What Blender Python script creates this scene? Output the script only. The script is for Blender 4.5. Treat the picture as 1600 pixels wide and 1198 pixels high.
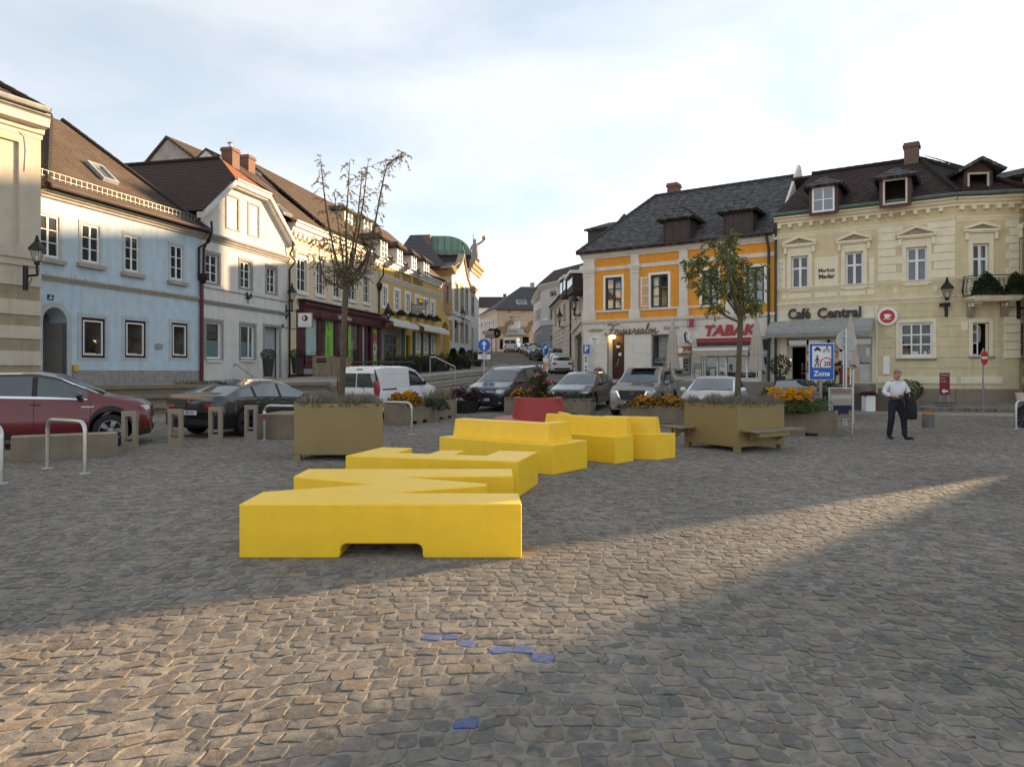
import bpy,bmesh,math,random
import numpy as np
from mathutils import Vector,Matrix
from mathutils.bvhtree import BVHTree
for _o in list(bpy.data.objects):
 bpy.data.objects.remove(_o)
SC=bpy.context.scene
COL=SC.collection
R=math.radians
rnd=random.Random(7)
# camera
FPX,CXP,HY,CAMZ=1109.0,800.0,582.0,1.6
cam_d=bpy.data.cameras.new("camera")
cam=bpy.data.objects.new("camera",cam_d)
COL.objects.link(cam)
cam.location=(0,0,CAMZ)
cam.rotation_euler=(R(90),0,0)
cam_d.sensor_width=36.0
cam_d.lens=FPX/1600.0*36.0
cam_d.shift_y=-(599.0-HY)/1600.0
cam_d.clip_start,cam_d.clip_end=0.05,3000
SC.camera=cam
# light
SUN_EL=13.5
SUN_H=Vector((0.845,0.535,0)).normalized()
SUN_T=Vector((-SUN_H.y,SUN_H.x,0))
SUN_DIR=Vector((SUN_H.x*math.cos(R(SUN_EL)),SUN_H.y*math.cos(R(SUN_EL)),math.sin(R(SUN_EL))))
SKY_STRENGTH,SUN_STRENGTH,EXPOSURE=0.075,4.7,2.1
sun_d=bpy.data.lights.new("sun",'SUN')
sun_d.energy=SUN_STRENGTH
sun_d.angle=R(0.5)
sun_d.color=(1.0,0.69,0.39)
sun=bpy.data.objects.new("sun",sun_d)
COL.objects.link(sun)
sun.rotation_euler=(-SUN_DIR).to_track_quat('-Z','Y').to_euler()
sun.location=(30,20,40)
world=bpy.data.worlds.new("World")
SC.world=world
world.use_nodes=True
wt=world.node_tree
wt.nodes.clear()
def _n(t,typ,**kw):
 n=t.nodes.new(typ)
 for k,v in kw.items():
  setattr(n,k,v)
 return n
w_out=_n(wt,'ShaderNodeOutputWorld')
w_bg=_n(wt,'ShaderNodeBackground')
w_bg.inputs['Strength'].default_value=SKY_STRENGTH
sky=_n(wt,'ShaderNodeTexSky',sky_type='NISHITA',sun_disc=False)
sky.sun_elevation=R(SUN_EL)
sky.sun_rotation=math.atan2(SUN_DIR.x,SUN_DIR.y)
sky.altitude=250
sky.air_density=1.0
sky.dust_density=0.15
sky.ozone_density=2.6
w_tc=_n(wt,'ShaderNodeTexCoord')
w_map=_n(wt,'ShaderNodeMapping')
w_map.inputs['Scale'].default_value=(1.0,1.0,2.6)
w_map.inputs['Rotation'].default_value=(0,R(-14),R(20))
w_no=_n(wt,'ShaderNodeTexNoise')
w_no.inputs['Scale'].default_value=2.6
w_no.inputs['Detail'].default_value=9
w_no.inputs['Roughness'].default_value=0.55
w_no.inputs['Distortion'].default_value=0.35
w_rp=_n(wt,'ShaderNodeValToRGB')
w_rp.color_ramp.elements[0].position=0.38
w_rp.color_ramp.elements[0].color=(0.0,0.0,0.0,1)
w_rp.color_ramp.elements[1].position=0.66
w_rp.color_ramp.elements[1].color=(0.85,0.85,0.85,1)
w_hs=_n(wt,'ShaderNodeHueSaturation')
w_hs.inputs['Saturation'].default_value=0.12
w_hs.inputs['Value'].default_value=1.25
w_hs0=_n(wt,'ShaderNodeHueSaturation')
w_hs0.inputs['Saturation'].default_value=0.55
w_hs0.inputs['Value'].default_value=1.18
w_mx=_n(wt,'ShaderNodeMixRGB')
L=wt.links.new
L(w_tc.outputs['Generated'],w_map.inputs['Vector'])
L(w_map.outputs[0],w_no.inputs['Vector'])
L(w_no.outputs['Fac'],w_rp.inputs[0])
L(sky.outputs[0],w_hs.inputs['Color'])
L(sky.outputs[0],w_hs0.inputs['Color'])
L(w_rp.outputs[0],w_mx.inputs[0])
L(w_hs0.outputs[0],w_mx.inputs[1])
L(w_hs.outputs[0],w_mx.inputs[2])
w_veil=_n(wt,'ShaderNodeMixRGB')
w_veil.inputs[0].default_value=0.62
w_veil.inputs[2].default_value=(2.0,2.19,2.35,1)
L(w_mx.outputs[0],w_veil.inputs[1])
w_cl=_n(wt,'ShaderNodeMixRGB',blend_type='ADD')
w_cl.inputs[2].default_value=(.4,.4,.4,1)
L(w_rp.outputs[0],w_cl.inputs[0])
L(w_veil.outputs[0],w_cl.inputs[1])
L(w_cl.outputs[0],w_bg.inputs['Color'])
L(w_bg.outputs[0],w_out.inputs['Surface'])
SC.view_settings.view_transform='Standard'
SC.view_settings.look='None'
SC.view_settings.gamma=1.0
SC.view_settings.exposure=EXPOSURE
SC.view_settings.use_curve_mapping=False
SC.render.engine='CYCLES'
SC.cycles.use_denoising=True
SC.cycles.max_bounces=6
SC.cycles.transparent_max_bounces=12
# helpers
def empty(name,loc=(0,0,0),rz=0.0):
 o=bpy.data.objects.new(name,None)
 COL.objects.link(o)
 o.location=loc
 o.rotation_euler=(0,0,rz)
 o.empty_display_size=0.2
 return o
def tag(o,label=None,cat=None,group=None,kind=None):
 if label:o['label']=label
 if cat:o['category']=cat
 if group:o['group']=group
 if kind:o['kind']=kind
 return o
def thing(name,label,cat,loc=(0,0,0),rz=0.0,group=None):
 return tag(empty(name,loc,rz),label,cat,group)
def copy_tree(o,parent=None):
 c=o.copy()
 COL.objects.link(c)
 c.parent=parent
 for ch in o.children:
  copy_tree(ch,c)
 return c
def link(name,me,parent=None,loc=None,rz=None):
 o=bpy.data.objects.new(name,me)
 COL.objects.link(o)
 if parent is not None:o.parent=parent
 if loc is not None:o.location=loc
 if rz is not None:o.rotation_euler=(0,0,rz)
 return o
class MB:
 def __init__(s):
  s.v,s.f,s.m,s.uv=[],[],[],{}
 def add(s,vs,fs,mi=0):
  b=len(s.v)
  s.v+=[tuple(p)for p in vs]
  s.f+=[tuple(b+i for i in f)for f in fs]
  s.m+=[mi]*len(fs)
  return b
 def poly(s,pts,mi=0,uv=None):
  s.add(pts,[tuple(range(len(pts)))],mi)
  if uv:s.uv[len(s.f)-1]=uv
 def box(s,x0,x1,y0,y1,z0,z1,mi=0):
  s.add([(x0,y0,z0),(x1,y0,z0),(x1,y1,z0),(x0,y1,z0),(x0,y0,z1),(x1,y0,z1),(x1,y1,z1),(x0,y1,z1)],
   [(0,3,2,1),(4,5,6,7),(0,1,5,4),(1,2,6,5),(2,3,7,6),(3,0,4,7)],mi)
  return s
 def extr(s,pts,vec,mi=0):
  n=len(pts);vec=Vector(vec)
  a=[Vector(p)for p in pts];b=[p+vec for p in a]
  s.add(a+b,[tuple(range(n-1,-1,-1)),tuple(range(n,2*n))]+[(i,(i+1)%n,n+(i+1)%n,n+i)for i in range(n)],mi)
  return s
 def prism(s,poly,z0,z1,mi=0):
  return s.extr([(p[0],p[1],z0)for p in poly],(0,0,z1-z0),mi)
 def tube(s,path,r,n=8,mi=0,closed=False,caps=True):
  P=[Vector(p)for p in path];k=len(P)
  rs=r if isinstance(r,(list,tuple))else[r]*k
  vs=[];up=None
  for i in range(k):
   if closed:d=P[(i+1)%k]-P[i-1]
   else:d=P[min(i+1,k-1)]-P[max(i-1,0)]
   if d.length<1e-9:d=Vector((0,0,1))
   d.normalize()
   if up is None:
    up=Vector((0,0,1))if abs(d.z)<0.9 else Vector((1,0,0))
   a=up-d*up.dot(d)
   if a.length<1e-6:
    a=Vector((1,0,0))-d*d.x
   a.normalize();up=a
   b=d.cross(a)
   for j in range(n):
    t=2*math.pi*j/n
    vs.append(P[i]+(a*math.cos(t)+b*math.sin(t))*rs[i])
  fs=[]
  for i in range(k if closed else k-1):
   i2=(i+1)%k
   for j in range(n):
    j2=(j+1)%n
    fs.append((i*n+j,i*n+j2,i2*n+j2,i2*n+j))
  if caps and not closed:
   fs.append(tuple(range(n-1,-1,-1)))
   fs.append(tuple((k-1)*n+j for j in range(n)))
  s.add(vs,fs,mi)
  return s
 def lathe(s,prof,n=16,c=(0,0,0),M=None,mi=0,arc=2*math.pi,cap=True):
  vs=[];k=len(prof)
  for r,z in prof:
   for j in range(n):
    t=arc*j/n
    p=Vector((r*math.cos(t),r*math.sin(t),z))
    if M is not None:p=M@p
    vs.append(p+Vector(c))
  fs=[(i*n+j,i*n+(j+1)%n,(i+1)*n+(j+1)%n,(i+1)*n+j)for i in range(k-1)for j in range(n)]
  if cap and prof[0][0]>1e-6:fs.append(tuple(range(n-1,-1,-1)))
  if cap and prof[-1][0]>1e-6:fs.append(tuple((k-1)*n+j for j in range(n)))
  s.add(vs,fs,mi)
  return s
 def ell(s,c,r,nu=12,nv=8,M=None,mi=0):
  prof=[(math.sin(math.pi*i/nv),-math.cos(math.pi*i/nv))for i in range(nv+1)]
  prof[0]=(1e-7,-1);prof[-1]=(1e-7,1)
  S=Matrix.Diagonal((r[0],r[1],r[2]))
  s.lathe(prof,nu,c,(M.to_3x3()@S)if M is not None else S,mi)
  return s
 def mesh(s,name,mats,smooth=None,recalc=True):
  me=bpy.data.meshes.new(name)
  me.from_pydata(s.v,[],s.f)
  mats=mats if isinstance(mats,(list,tuple))else[mats]
  for m in mats:me.materials.append(m)
  if len(mats)>1:me.polygons.foreach_set('material_index',s.m)
  if s.uv:
   ul=me.uv_layers.new(name='uv')
   for fi,uvs in s.uv.items():
    for k,li in enumerate(me.polygons[fi].loop_indices):
     ul.data[li].uv=uvs[k]
  if recalc and len(s.f)<60000:
   bm=bmesh.new();bm.from_mesh(me)
   bmesh.ops.remove_doubles(bm,verts=bm.verts,dist=1e-6)
   bmesh.ops.recalc_face_normals(bm,faces=bm.faces)
   bm.to_mesh(me);bm.free()
  if smooth is not None:
   me.polygons.foreach_set('use_smooth',[True]*len(me.polygons))
   me.set_sharp_from_angle(angle=R(smooth))
  me.update()
  return me
 def obj(s,name,mats,parent=None,smooth=None,bevel=0,seg=2,loc=None,rz=None,recalc=True):
  o=link(name,s.mesh(name,mats,smooth,recalc),parent,loc,rz)
  if bevel:add_bevel(o,bevel,seg)
  return o
def add_bevel(o,w,seg=2,ang=30):
 b=o.modifiers.new('bevel','BEVEL')
 b.width=w;b.segments=seg;b.limit_method='ANGLE';b.angle_limit=R(ang)
 b.harden_normals=False
 return b
def box_obj(name,x0,x1,y0,y1,z0,z1,m,parent=None,bevel=0):
 return MB().box(x0,x1,y0,y1,z0,z1).obj(name,m,parent,bevel=bevel)
def bake(o):
 """modifiers become plain mesh"""
 dg=bpy.context.evaluated_depsgraph_get()
 me=bpy.data.meshes.new_from_object(o.evaluated_get(dg))
 o.modifiers.clear();o.data=me
 return o
def smooth_path(pts,n=6):
 P=[Vector(p)for p in pts];out=[]
 for i in range(len(P)-1):
  p0=P[max(i-1,0)];p1=P[i];p2=P[i+1];p3=P[min(i+2,len(P)-1)]
  for j in range(n):
   t=j/n
   out.append(0.5*((2*p1)+(p2-p0)*t+(2*p0-5*p1+4*p2-p3)*t*t+(3*p1-p0-3*p2+p3)*t**3))
 out.append(P[-1])
 return out
_fontcache={}
def text(body,size,m,parent,loc,rot=(R(90),0,0),extrude=0.004,align='CENTER',shear=0.0,offset=0.0,name='lettering',width=None,space=1.0):
 cu=bpy.data.curves.new('t','FONT')
 cu.body=body;cu.size=size;cu.extrude=extrude;cu.align_x=align;cu.align_y='CENTER'
 cu.shear=shear;cu.offset=offset;cu.resolution_u=2;cu.space_character=space
 t=bpy.data.objects.new('t',cu);COL.objects.link(t)
 dg=bpy.context.evaluated_depsgraph_get();dg.update()
 me=bpy.data.meshes.new_from_object(t.evaluated_get(dg))
 bpy.data.objects.remove(t);bpy.data.curves.remove(cu)
 me.name=name
 me.materials.clear();me.materials.append(m)
 if width and len(me.vertices):
  xs=[v.co.x for v in me.vertices]
  k=width/max(max(xs)-min(xs),1e-6)
  for v in me.vertices:v.co.x*=k
 o=link(name,me,parent)
 o.location=loc;o.rotation_euler=rot
 return o
# pixel of the photograph (1600 wide) -> point
def K(x):return(x-CXP)/FPX
def PX(x,y,D):return Vector((K(x)*D,D,CAMZ+(HY-y)/FPX*D))
def GP(x,y,z=0.0):
 D=(CAMZ-z)*FPX/(y-HY)
 return Vector((K(x)*D,D,z))
# materials
MATS={}
def mat(name,col,rough=0.75,metal=0.0,var=0.12,vs=2.5,bump=0.12,bs=45.0,spec=0.4,streak=0.0,coat=0.0,tint=None,emit=None,aniso=None):
 if name in MATS:return MATS[name]
 m=bpy.data.materials.new(name);m.use_nodes=True
 t=m.node_tree;b=t.nodes['Principled BSDF'];lk=t.links.new
 b.inputs['Roughness'].default_value=rough
 b.inputs['Metallic'].default_value=metal
 b.inputs['Specular IOR Level'].default_value=spec
 b.inputs['Coat Weight'].default_value=coat
 b.inputs['Coat Roughness'].default_value=0.04
 if rough>.8:b.inputs['Diffuse Roughness'].default_value=.6
 tc=_n(t,'ShaderNodeTexCoord')
 no=_n(t,'ShaderNodeTexNoise');no.inputs['Scale'].default_value=vs;no.inputs['Detail'].default_value=7
 lk(tc.outputs['Object'],no.inputs['Vector'])
 mx=_n(t,'ShaderNodeMixRGB')
 c=Vector(col)
 tn=Vector(tint)if tint else c
 lo=c*(1-var);hi=tn*(1+var)
 mx.inputs[1].default_value=(*lo,1);mx.inputs[2].default_value=(*[min(1,q)for q in hi],1)
 mr=_n(t,'ShaderNodeMapRange');mr.inputs[1].default_value=0.3;mr.inputs[2].default_value=0.7
 lk(no.outputs['Fac'],mr.inputs[0]);lk(mr.outputs[0],mx.inputs[0])
 outc=mx.outputs[0]
 if streak:
  mp=_n(t,'ShaderNodeMapping');mp.inputs['Scale'].default_value=(3.0,3.0,0.22)
  n2=_n(t,'ShaderNodeTexNoise');n2.inputs['Scale'].default_value=1.6;n2.inputs['Detail'].default_value=8;n2.inputs['Roughness'].default_value=0.65
  lk(tc.outputs['Object'],mp.inputs[0]);lk(mp.outputs[0],n2.inputs['Vector'])
  r2=_n(t,'ShaderNodeMapRange');r2.inputs[1].default_value=0.48;r2.inputs[2].default_value=0.78;r2.inputs[3].default_value=0;r2.inputs[4].default_value=streak
  lk(n2.outputs['Fac'],r2.inputs[0])
  m2=_n(t,'ShaderNodeMixRGB');lk(r2.outputs[0],m2.inputs[0]);lk(outc,m2.inputs[1])
  g=sum(col)/3
  m2.inputs[2].default_value=(*[0.45*(0.6*q+0.4*g)for q in col],1)
  outc=m2.outputs[0]
 lk(outc,b.inputs['Base Color'])
 if bump:
  n3=_n(t,'ShaderNodeTexNoise');n3.inputs['Scale'].default_value=bs;n3.inputs['Detail'].default_value=4
  lk(tc.outputs['Object'],n3.inputs['Vector'])
  bp=_n(t,'ShaderNodeBump');bp.inputs['Strength'].default_value=bump;bp.inputs['Distance'].default_value=0.02
  lk(n3.outputs['Fac'],bp.inputs['Height']);lk(bp.outputs[0],b.inputs['Normal'])
 if emit:
  b.inputs['Emission Color'].default_value=(*emit[0],1);b.inputs['Emission Strength'].default_value=emit[1]
 MATS[name]=m
 return m
def roof_mat(name,c1,c2,bw=0.2,rh=0.28,mort=0.012,moss=None,mossamt=0.3,rough=0.8,ms=0.9):
 m=bpy.data.materials.new(name);m.use_nodes=True
 t=m.node_tree;b=t.nodes['Principled BSDF'];lk=t.links.new
 b.inputs['Roughness'].default_value=rough;b.inputs['Specular IOR Level'].default_value=0.3
 uv=_n(t,'ShaderNodeUVMap')
 br=_n(t,'ShaderNodeTexBrick');br.offset=0.5
 br.inputs['Scale'].default_value=1.0;br.inputs['Brick Width'].default_value=bw;br.inputs['Row Height'].default_value=rh
 br.inputs['Mortar Size'].default_value=mort;br.inputs['Mortar Smooth'].default_value=0.3;br.inputs['Bias'].default_value=0.0
 br.inputs['Color1'].default_value=(*c1,1);br.inputs['Color2'].default_value=(*c2,1)
 br.inputs['Mortar'].default_value=(*[0.35*q for q in c1],1)
 lk(uv.outputs[0],br.inputs['Vector'])
 no=_n(t,'ShaderNodeTexNoise');no.inputs['Scale'].default_value=ms;no.inputs['Detail'].default_value=9;no.inputs['Roughness'].default_value=0.68
 lk(uv.outputs[0],no.inputs['Vector'])
 mr=_n(t,'ShaderNodeMapRange');mr.inputs[1].default_value=0.45;mr.inputs[2].default_value=0.75;mr.inputs[4].default_value=mossamt
 lk(no.outputs['Fac'],mr.inputs[0])
 mx=_n(t,'ShaderNodeMixRGB');lk(mr.outputs[0],mx.inputs[0]);lk(br.outputs['Color'],mx.inputs[1])
 mo=moss or[1.6*q for q in c1]
 mx.inputs[2].default_value=(*mo,1)
 lk(mx.outputs[0],b.inputs['Base Color'])
 n3=_n(t,'ShaderNodeTexNoise');n3.inputs['Scale'].default_value=30
 lk(uv.outputs[0],n3.inputs['Vector'])
 ad=_n(t,'ShaderNodeMath',operation='MULTIPLY_ADD');lk(n3.outputs['Fac'],ad.inputs[0]);ad.inputs[1].default_value=0.3
 iv=_n(t,'ShaderNodeMath',operation='SUBTRACT');iv.inputs[0].default_value=1;lk(br.outputs['Fac'],iv.inputs[1]);lk(iv.outputs[0],ad.inputs[2])
 bp=_n(t,'ShaderNodeBump');bp.inputs['Strength'].default_value=0.6;bp.inputs['Distance'].default_value=0.02
 lk(ad.outputs[0],bp.inputs['Height']);lk(bp.outputs[0],b.inputs['Normal'])
 MATS[name]=m
 return m
def clear_glass(name,tint=(0.75,0.8,0.8),refl=0.25):
 m=bpy.data.materials.new(name);m.use_nodes=True
 t=m.node_tree;t.nodes.clear();lk=t.links.new
 o=_n(t,'ShaderNodeOutputMaterial');mx=_n(t,'ShaderNodeMixShader')
 tr=_n(t,'ShaderNodeBsdfTransparent');tr.inputs[0].default_value=(*tint,1)
 gl=_n(t,'ShaderNodeBsdfGlossy');gl.inputs['Roughness'].default_value=0.02;gl.inputs[0].default_value=(0.95,0.97,1,1)
 fr=_n(t,'ShaderNodeLayerWeight');fr.inputs['Blend'].default_value=.5
 pw=_n(t,'ShaderNodeMath',operation='POWER');lk(fr.outputs['Facing'],pw.inputs[0]);pw.inputs[1].default_value=4
 ma=_n(t,'ShaderNodeMath',operation='MULTIPLY_ADD');lk(pw.outputs[0],ma.inputs[0]);ma.inputs[1].default_value=.7;ma.inputs[2].default_value=refl*.2
 lk(ma.outputs[0],mx.inputs[0]);lk(tr.outputs[0],mx.inputs[1]);lk(gl.outputs[0],mx.inputs[2]);lk(mx.outputs[0],o.inputs[0])
 MATS[name]=m
 return m
m_glass=mat('window_glass',(0.022,0.026,0.03),0.04,var=0.3,vs=0.7,bump=0.015,bs=3,spec=1.0)
m_glass.node_tree.nodes['Principled BSDF'].inputs['IOR'].default_value=1.7
m_glassb=mat('window_glass_curtained',(0.10,0.10,0.10),0.05,var=0.5,vs=1.2,bump=0.015,bs=3,spec=0.8)
m_clear=clear_glass('clear_glass',(.93,.95,.95))
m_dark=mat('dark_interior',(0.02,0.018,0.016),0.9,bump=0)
m_inner=mat('shop_interior',(0.16,0.14,0.12),0.9,var=0.7,vs=1.8,bump=0)
m_white=mat('white_paint',(0.78,0.78,0.76),0.5,var=0.05,bump=0.03)
m_offwhite=mat('offwhite_stucco',(0.72,0.68,0.61),0.85,var=0.08,streak=0.25)
m_black=mat('black_metal',(0.018,0.018,0.02),0.45,var=0.2,bump=0.05,metal=0.3)
m_blackpl=mat('black_plastic',(0.02,0.02,0.021),0.6,var=0.15,bump=0.04)
m_rubber=mat('tyre_rubber',(0.022,0.022,0.022),0.85,bump=0.1)
m_steel=mat('brushed_steel',(0.5,0.5,0.49),0.33,metal=0.9,var=0.1,vs=8,bump=0.02)
m_alu=mat('aluminium',(0.55,0.56,0.57),0.4,metal=0.7,var=0.08,bump=0.02)
m_chrome=mat('chrome',(0.8,0.8,0.82),0.12,metal=1.0,var=0.02,bump=0)
m_zinc=mat('grey_zinc',(0.27,0.28,0.27),0.5,metal=0.4,var=0.15,streak=0.2)
m_copper=mat('green_copper_gutter',(0.10,0.15,0.135),0.6,metal=0.2,var=0.3,streak=0.3)
m_gutter=mat('brown_gutter',(0.06,0.04,0.035),0.5,metal=0.3,var=0.2)
m_brick=mat('chimney_brick_red',(0.30,0.11,0.065),0.9,var=0.35,vs=9,bump=0.4,bs=16)
m_brickd=mat('chimney_brick_dark',(0.17,0.10,0.075),0.9,var=0.4,vs=9,bump=0.5,bs=14)
def _bricks(m,c1,c2):
 t=m.node_tree;b=t.nodes['Principled BSDF'];tc=_n(t,'ShaderNodeTexCoord');sp=_n(t,'ShaderNodeSeparateXYZ');ad=_n(t,'ShaderNodeMath',operation='ADD');cb=_n(t,'ShaderNodeCombineXYZ');br=_n(t,'ShaderNodeTexBrick')
 lk=t.links.new;lk(tc.outputs['Object'],sp.inputs[0]);lk(sp.outputs['X'],ad.inputs[0]);lk(sp.outputs['Y'],ad.inputs[1]);lk(ad.outputs[0],cb.inputs['X']);lk(sp.outputs['Z'],cb.inputs['Y']);lk(cb.outputs[0],br.inputs['Vector'])
 for k,v in(('Scale',1),('Brick Width',.22),('Row Height',.08),('Mortar Size',.012)):br.inputs[k].default_value=v
 br.inputs['Color1'].default_value=(*c1,1);br.inputs['Color2'].default_value=(*c2,1);br.inputs['Mortar'].default_value=(.22,.18,.14,1);lk(br.outputs['Color'],b.inputs['Base Color'])
_bricks(m_brick,(.24,.09,.055),(.17,.07,.048));_bricks(m_brickd,(.18,.105,.075),(.11,.07,.055))
m_stone=mat('grey_stone',(0.30,0.285,0.26),0.85,var=0.2,vs=5,bump=0.3,bs=60,streak=0.2)
m_conc=mat('tan_concrete',(0.25,0.205,0.145),0.9,var=0.16,vs=3,bump=0.25,bs=70,streak=0.45)
m_yel=mat('yellow_coated_concrete',(0.95,0.595,0.016),0.42,var=0.04,vs=6,bump=0.12,bs=140,spec=.6,streak=.06)
m_red=mat('red_coated_concrete',(0.36,0.04,0.035),0.45,var=0.06,vs=6,bump=0.2,bs=140)
m_olive=mat('olive_powder_coat',(0.27,0.195,0.078),0.5,var=0.06,vs=2,bump=0.06,bs=150)
m_wood=mat('weathered_wood',(0.23,0.18,0.12),0.75,var=0.3,vs=6,bump=0.2,bs=40)
m_bronzebol=mat('taupe_metal',(0.27,0.22,0.165),0.5,var=0.08,bump=0.05)
m_soil=mat('dark_soil',(0.05,0.035,0.022),0.95,bump=0.6,bs=25)
# terrain
def sst(a,b,x):
 t=np.clip((np.asarray(x,float)-a)/(b-a),0,1)
 return t*t*(3-2*t)
def Hh(X,Y):
 X=np.asarray(X,float);Y=np.asarray(Y,float)
 base=np.interp(Y,[-50,23,29,34,40,50,60,80,100,130,400,900],[0,0,.08,.35,.8,1.2,1.62,3.0,4.6,6.5,12,16])
 f=1-0.65*sst(8,20,X)*(1-sst(45,60,Y))
 left=0.45*sst(2,-4,X)*sst(35,50,Y)*(1-sst(72,98,Y))
 return base*f+left
def hz(x,y):return float(Hh(x,y))
def ground_material():
 m=bpy.data.materials.new('paving_sand_and_setts');m.use_nodes=True
 t=m.node_tree;b=t.nodes['Principled BSDF'];lk=t.links.new
 b.inputs['Roughness'].default_value=0.9;b.inputs['Specular IOR Level'].default_value=0.25;b.inputs['Diffuse Roughness'].default_value=1.0
 tc=_n(t,'ShaderNodeTexCoord')
 n1=_n(t,'ShaderNodeTexNoise');n1.inputs['Scale'].default_value=1.1;n1.inputs['Detail'].default_value=3
 lk(tc.outputs['Object'],n1.inputs['Vector'])
 vm=_n(t,'ShaderNodeVectorMath',operation='MULTIPLY_ADD');lk(n1.outputs['Color'],vm.inputs[0]);vm.inputs[1].default_value=(.55,.55,0);lk(tc.outputs['Object'],vm.inputs[2])
 br=_n(t,'ShaderNodeTexBrick');br.offset=0.45
 for k,v in(('Scale',1),('Brick Width',.14),('Row Height',.12),('Mortar Size',.014),('Mortar Smooth',.4)):br.inputs[k].default_value=v
 br.inputs['Color1'].default_value=(.115,.106,.094,1);br.inputs['Color2'].default_value=(.225,.2,.168,1);br.inputs['Mortar'].default_value=(.25,.225,.19,1)
 lk(vm.outputs[0],br.inputs['Vector'])
 n2=_n(t,'ShaderNodeTexNoise');n2.inputs['Scale'].default_value=26;n2.inputs['Detail'].default_value=6
 lk(tc.outputs['Object'],n2.inputs['Vector'])
 sand=_n(t,'ShaderNodeMixRGB');lk(n2.outputs['Fac'],sand.inputs[0]);sand.inputs[1].default_value=(.22,.197,.163,1);sand.inputs[2].default_value=(.32,.284,.23,1)
 sp=_n(t,'ShaderNodeSeparateXYZ');lk(tc.outputs['Object'],sp.inputs[0])
 mr=_n(t,'ShaderNodeMapRange');mr.inputs[1].default_value=27.0;mr.inputs[2].default_value=27.8;lk(sp.outputs['Y'],mr.inputs[0])
 mx=_n(t,'ShaderNodeMixRGB');lk(mr.outputs[0],mx.inputs[0]);lk(sand.outputs[0],mx.inputs[1]);lk(br.outputs[0],mx.inputs[2])
 n4=_n(t,'ShaderNodeTexNoise');n4.inputs['Scale'].default_value=.35;n4.inputs['Detail'].default_value=6;lk(tc.outputs['Object'],n4.inputs['Vector'])
 r4=_n(t,'ShaderNodeMapRange');r4.inputs[1].default_value=.3;r4.inputs[2].default_value=.7;r4.inputs[3].default_value=.78;r4.inputs[4].default_value=1.15;lk(n4.outputs['Fac'],r4.inputs[0])
 m2=_n(t,'ShaderNodeMixRGB',blend_type='MULTIPLY');m2.inputs[0].default_value=1;lk(mx.outputs[0],m2.inputs[1]);lk(r4.outputs[0],m2.inputs[2])
 lk(m2.outputs[0],b.inputs['Base Color'])
 h=_n(t,'ShaderNodeMath',operation='SUBTRACT');h.inputs[0].default_value=1;lk(br.outputs['Fac'],h.inputs[1])
 h2=_n(t,'ShaderNodeMath',operation='MULTIPLY');lk(h.outputs[0],h2.inputs[0]);lk(mr.outputs[0],h2.inputs[1])
 h3=_n(t,'ShaderNodeMath',operation='MULTIPLY_ADD');lk(n2.outputs['Fac'],h3.inputs[0]);h3.inputs[1].default_value=.5;lk(h2.outputs[0],h3.inputs[2])
 bp=_n(t,'ShaderNodeBump');bp.inputs['Strength'].default_value=.7;bp.inputs['Distance'].default_value=.02
 lk(h3.outputs[0],bp.inputs['Height']);lk(bp.outputs[0],b.inputs['Normal'])
 return m
m_ground=ground_material()
def build_ground():
 xs=np.unique(np.concatenate([np.linspace(-900,-60,8),np.linspace(-60,60,81),np.linspace(60,900,8)]))
 ys=np.unique(np.concatenate([np.linspace(-200,-10,6),np.linspace(-10,22,9),np.linspace(22,110,89),np.linspace(110,1200,20)]))
 X,Y=np.meshgrid(xs,ys)
 Z=Hh(X,Y)
 v=np.stack([X.ravel(),Y.ravel(),Z.ravel()],1)
 nx,ny=len(xs),len(ys)
 f=[(j*nx+i,j*nx+i+1,(j+1)*nx+i+1,(j+1)*nx+i)for j in range(ny-1)for i in range(nx-1)]
 me=bpy.data.meshes.new('ground');me.from_pydata(v.tolist(),[],f);me.materials.append(m_ground)
 me.polygons.foreach_set('use_smooth',[True]*len(f))
 return tag(link('ground',me),'grey cobbled town square rising towards the street',kind='structure')
ground=build_ground()
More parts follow.
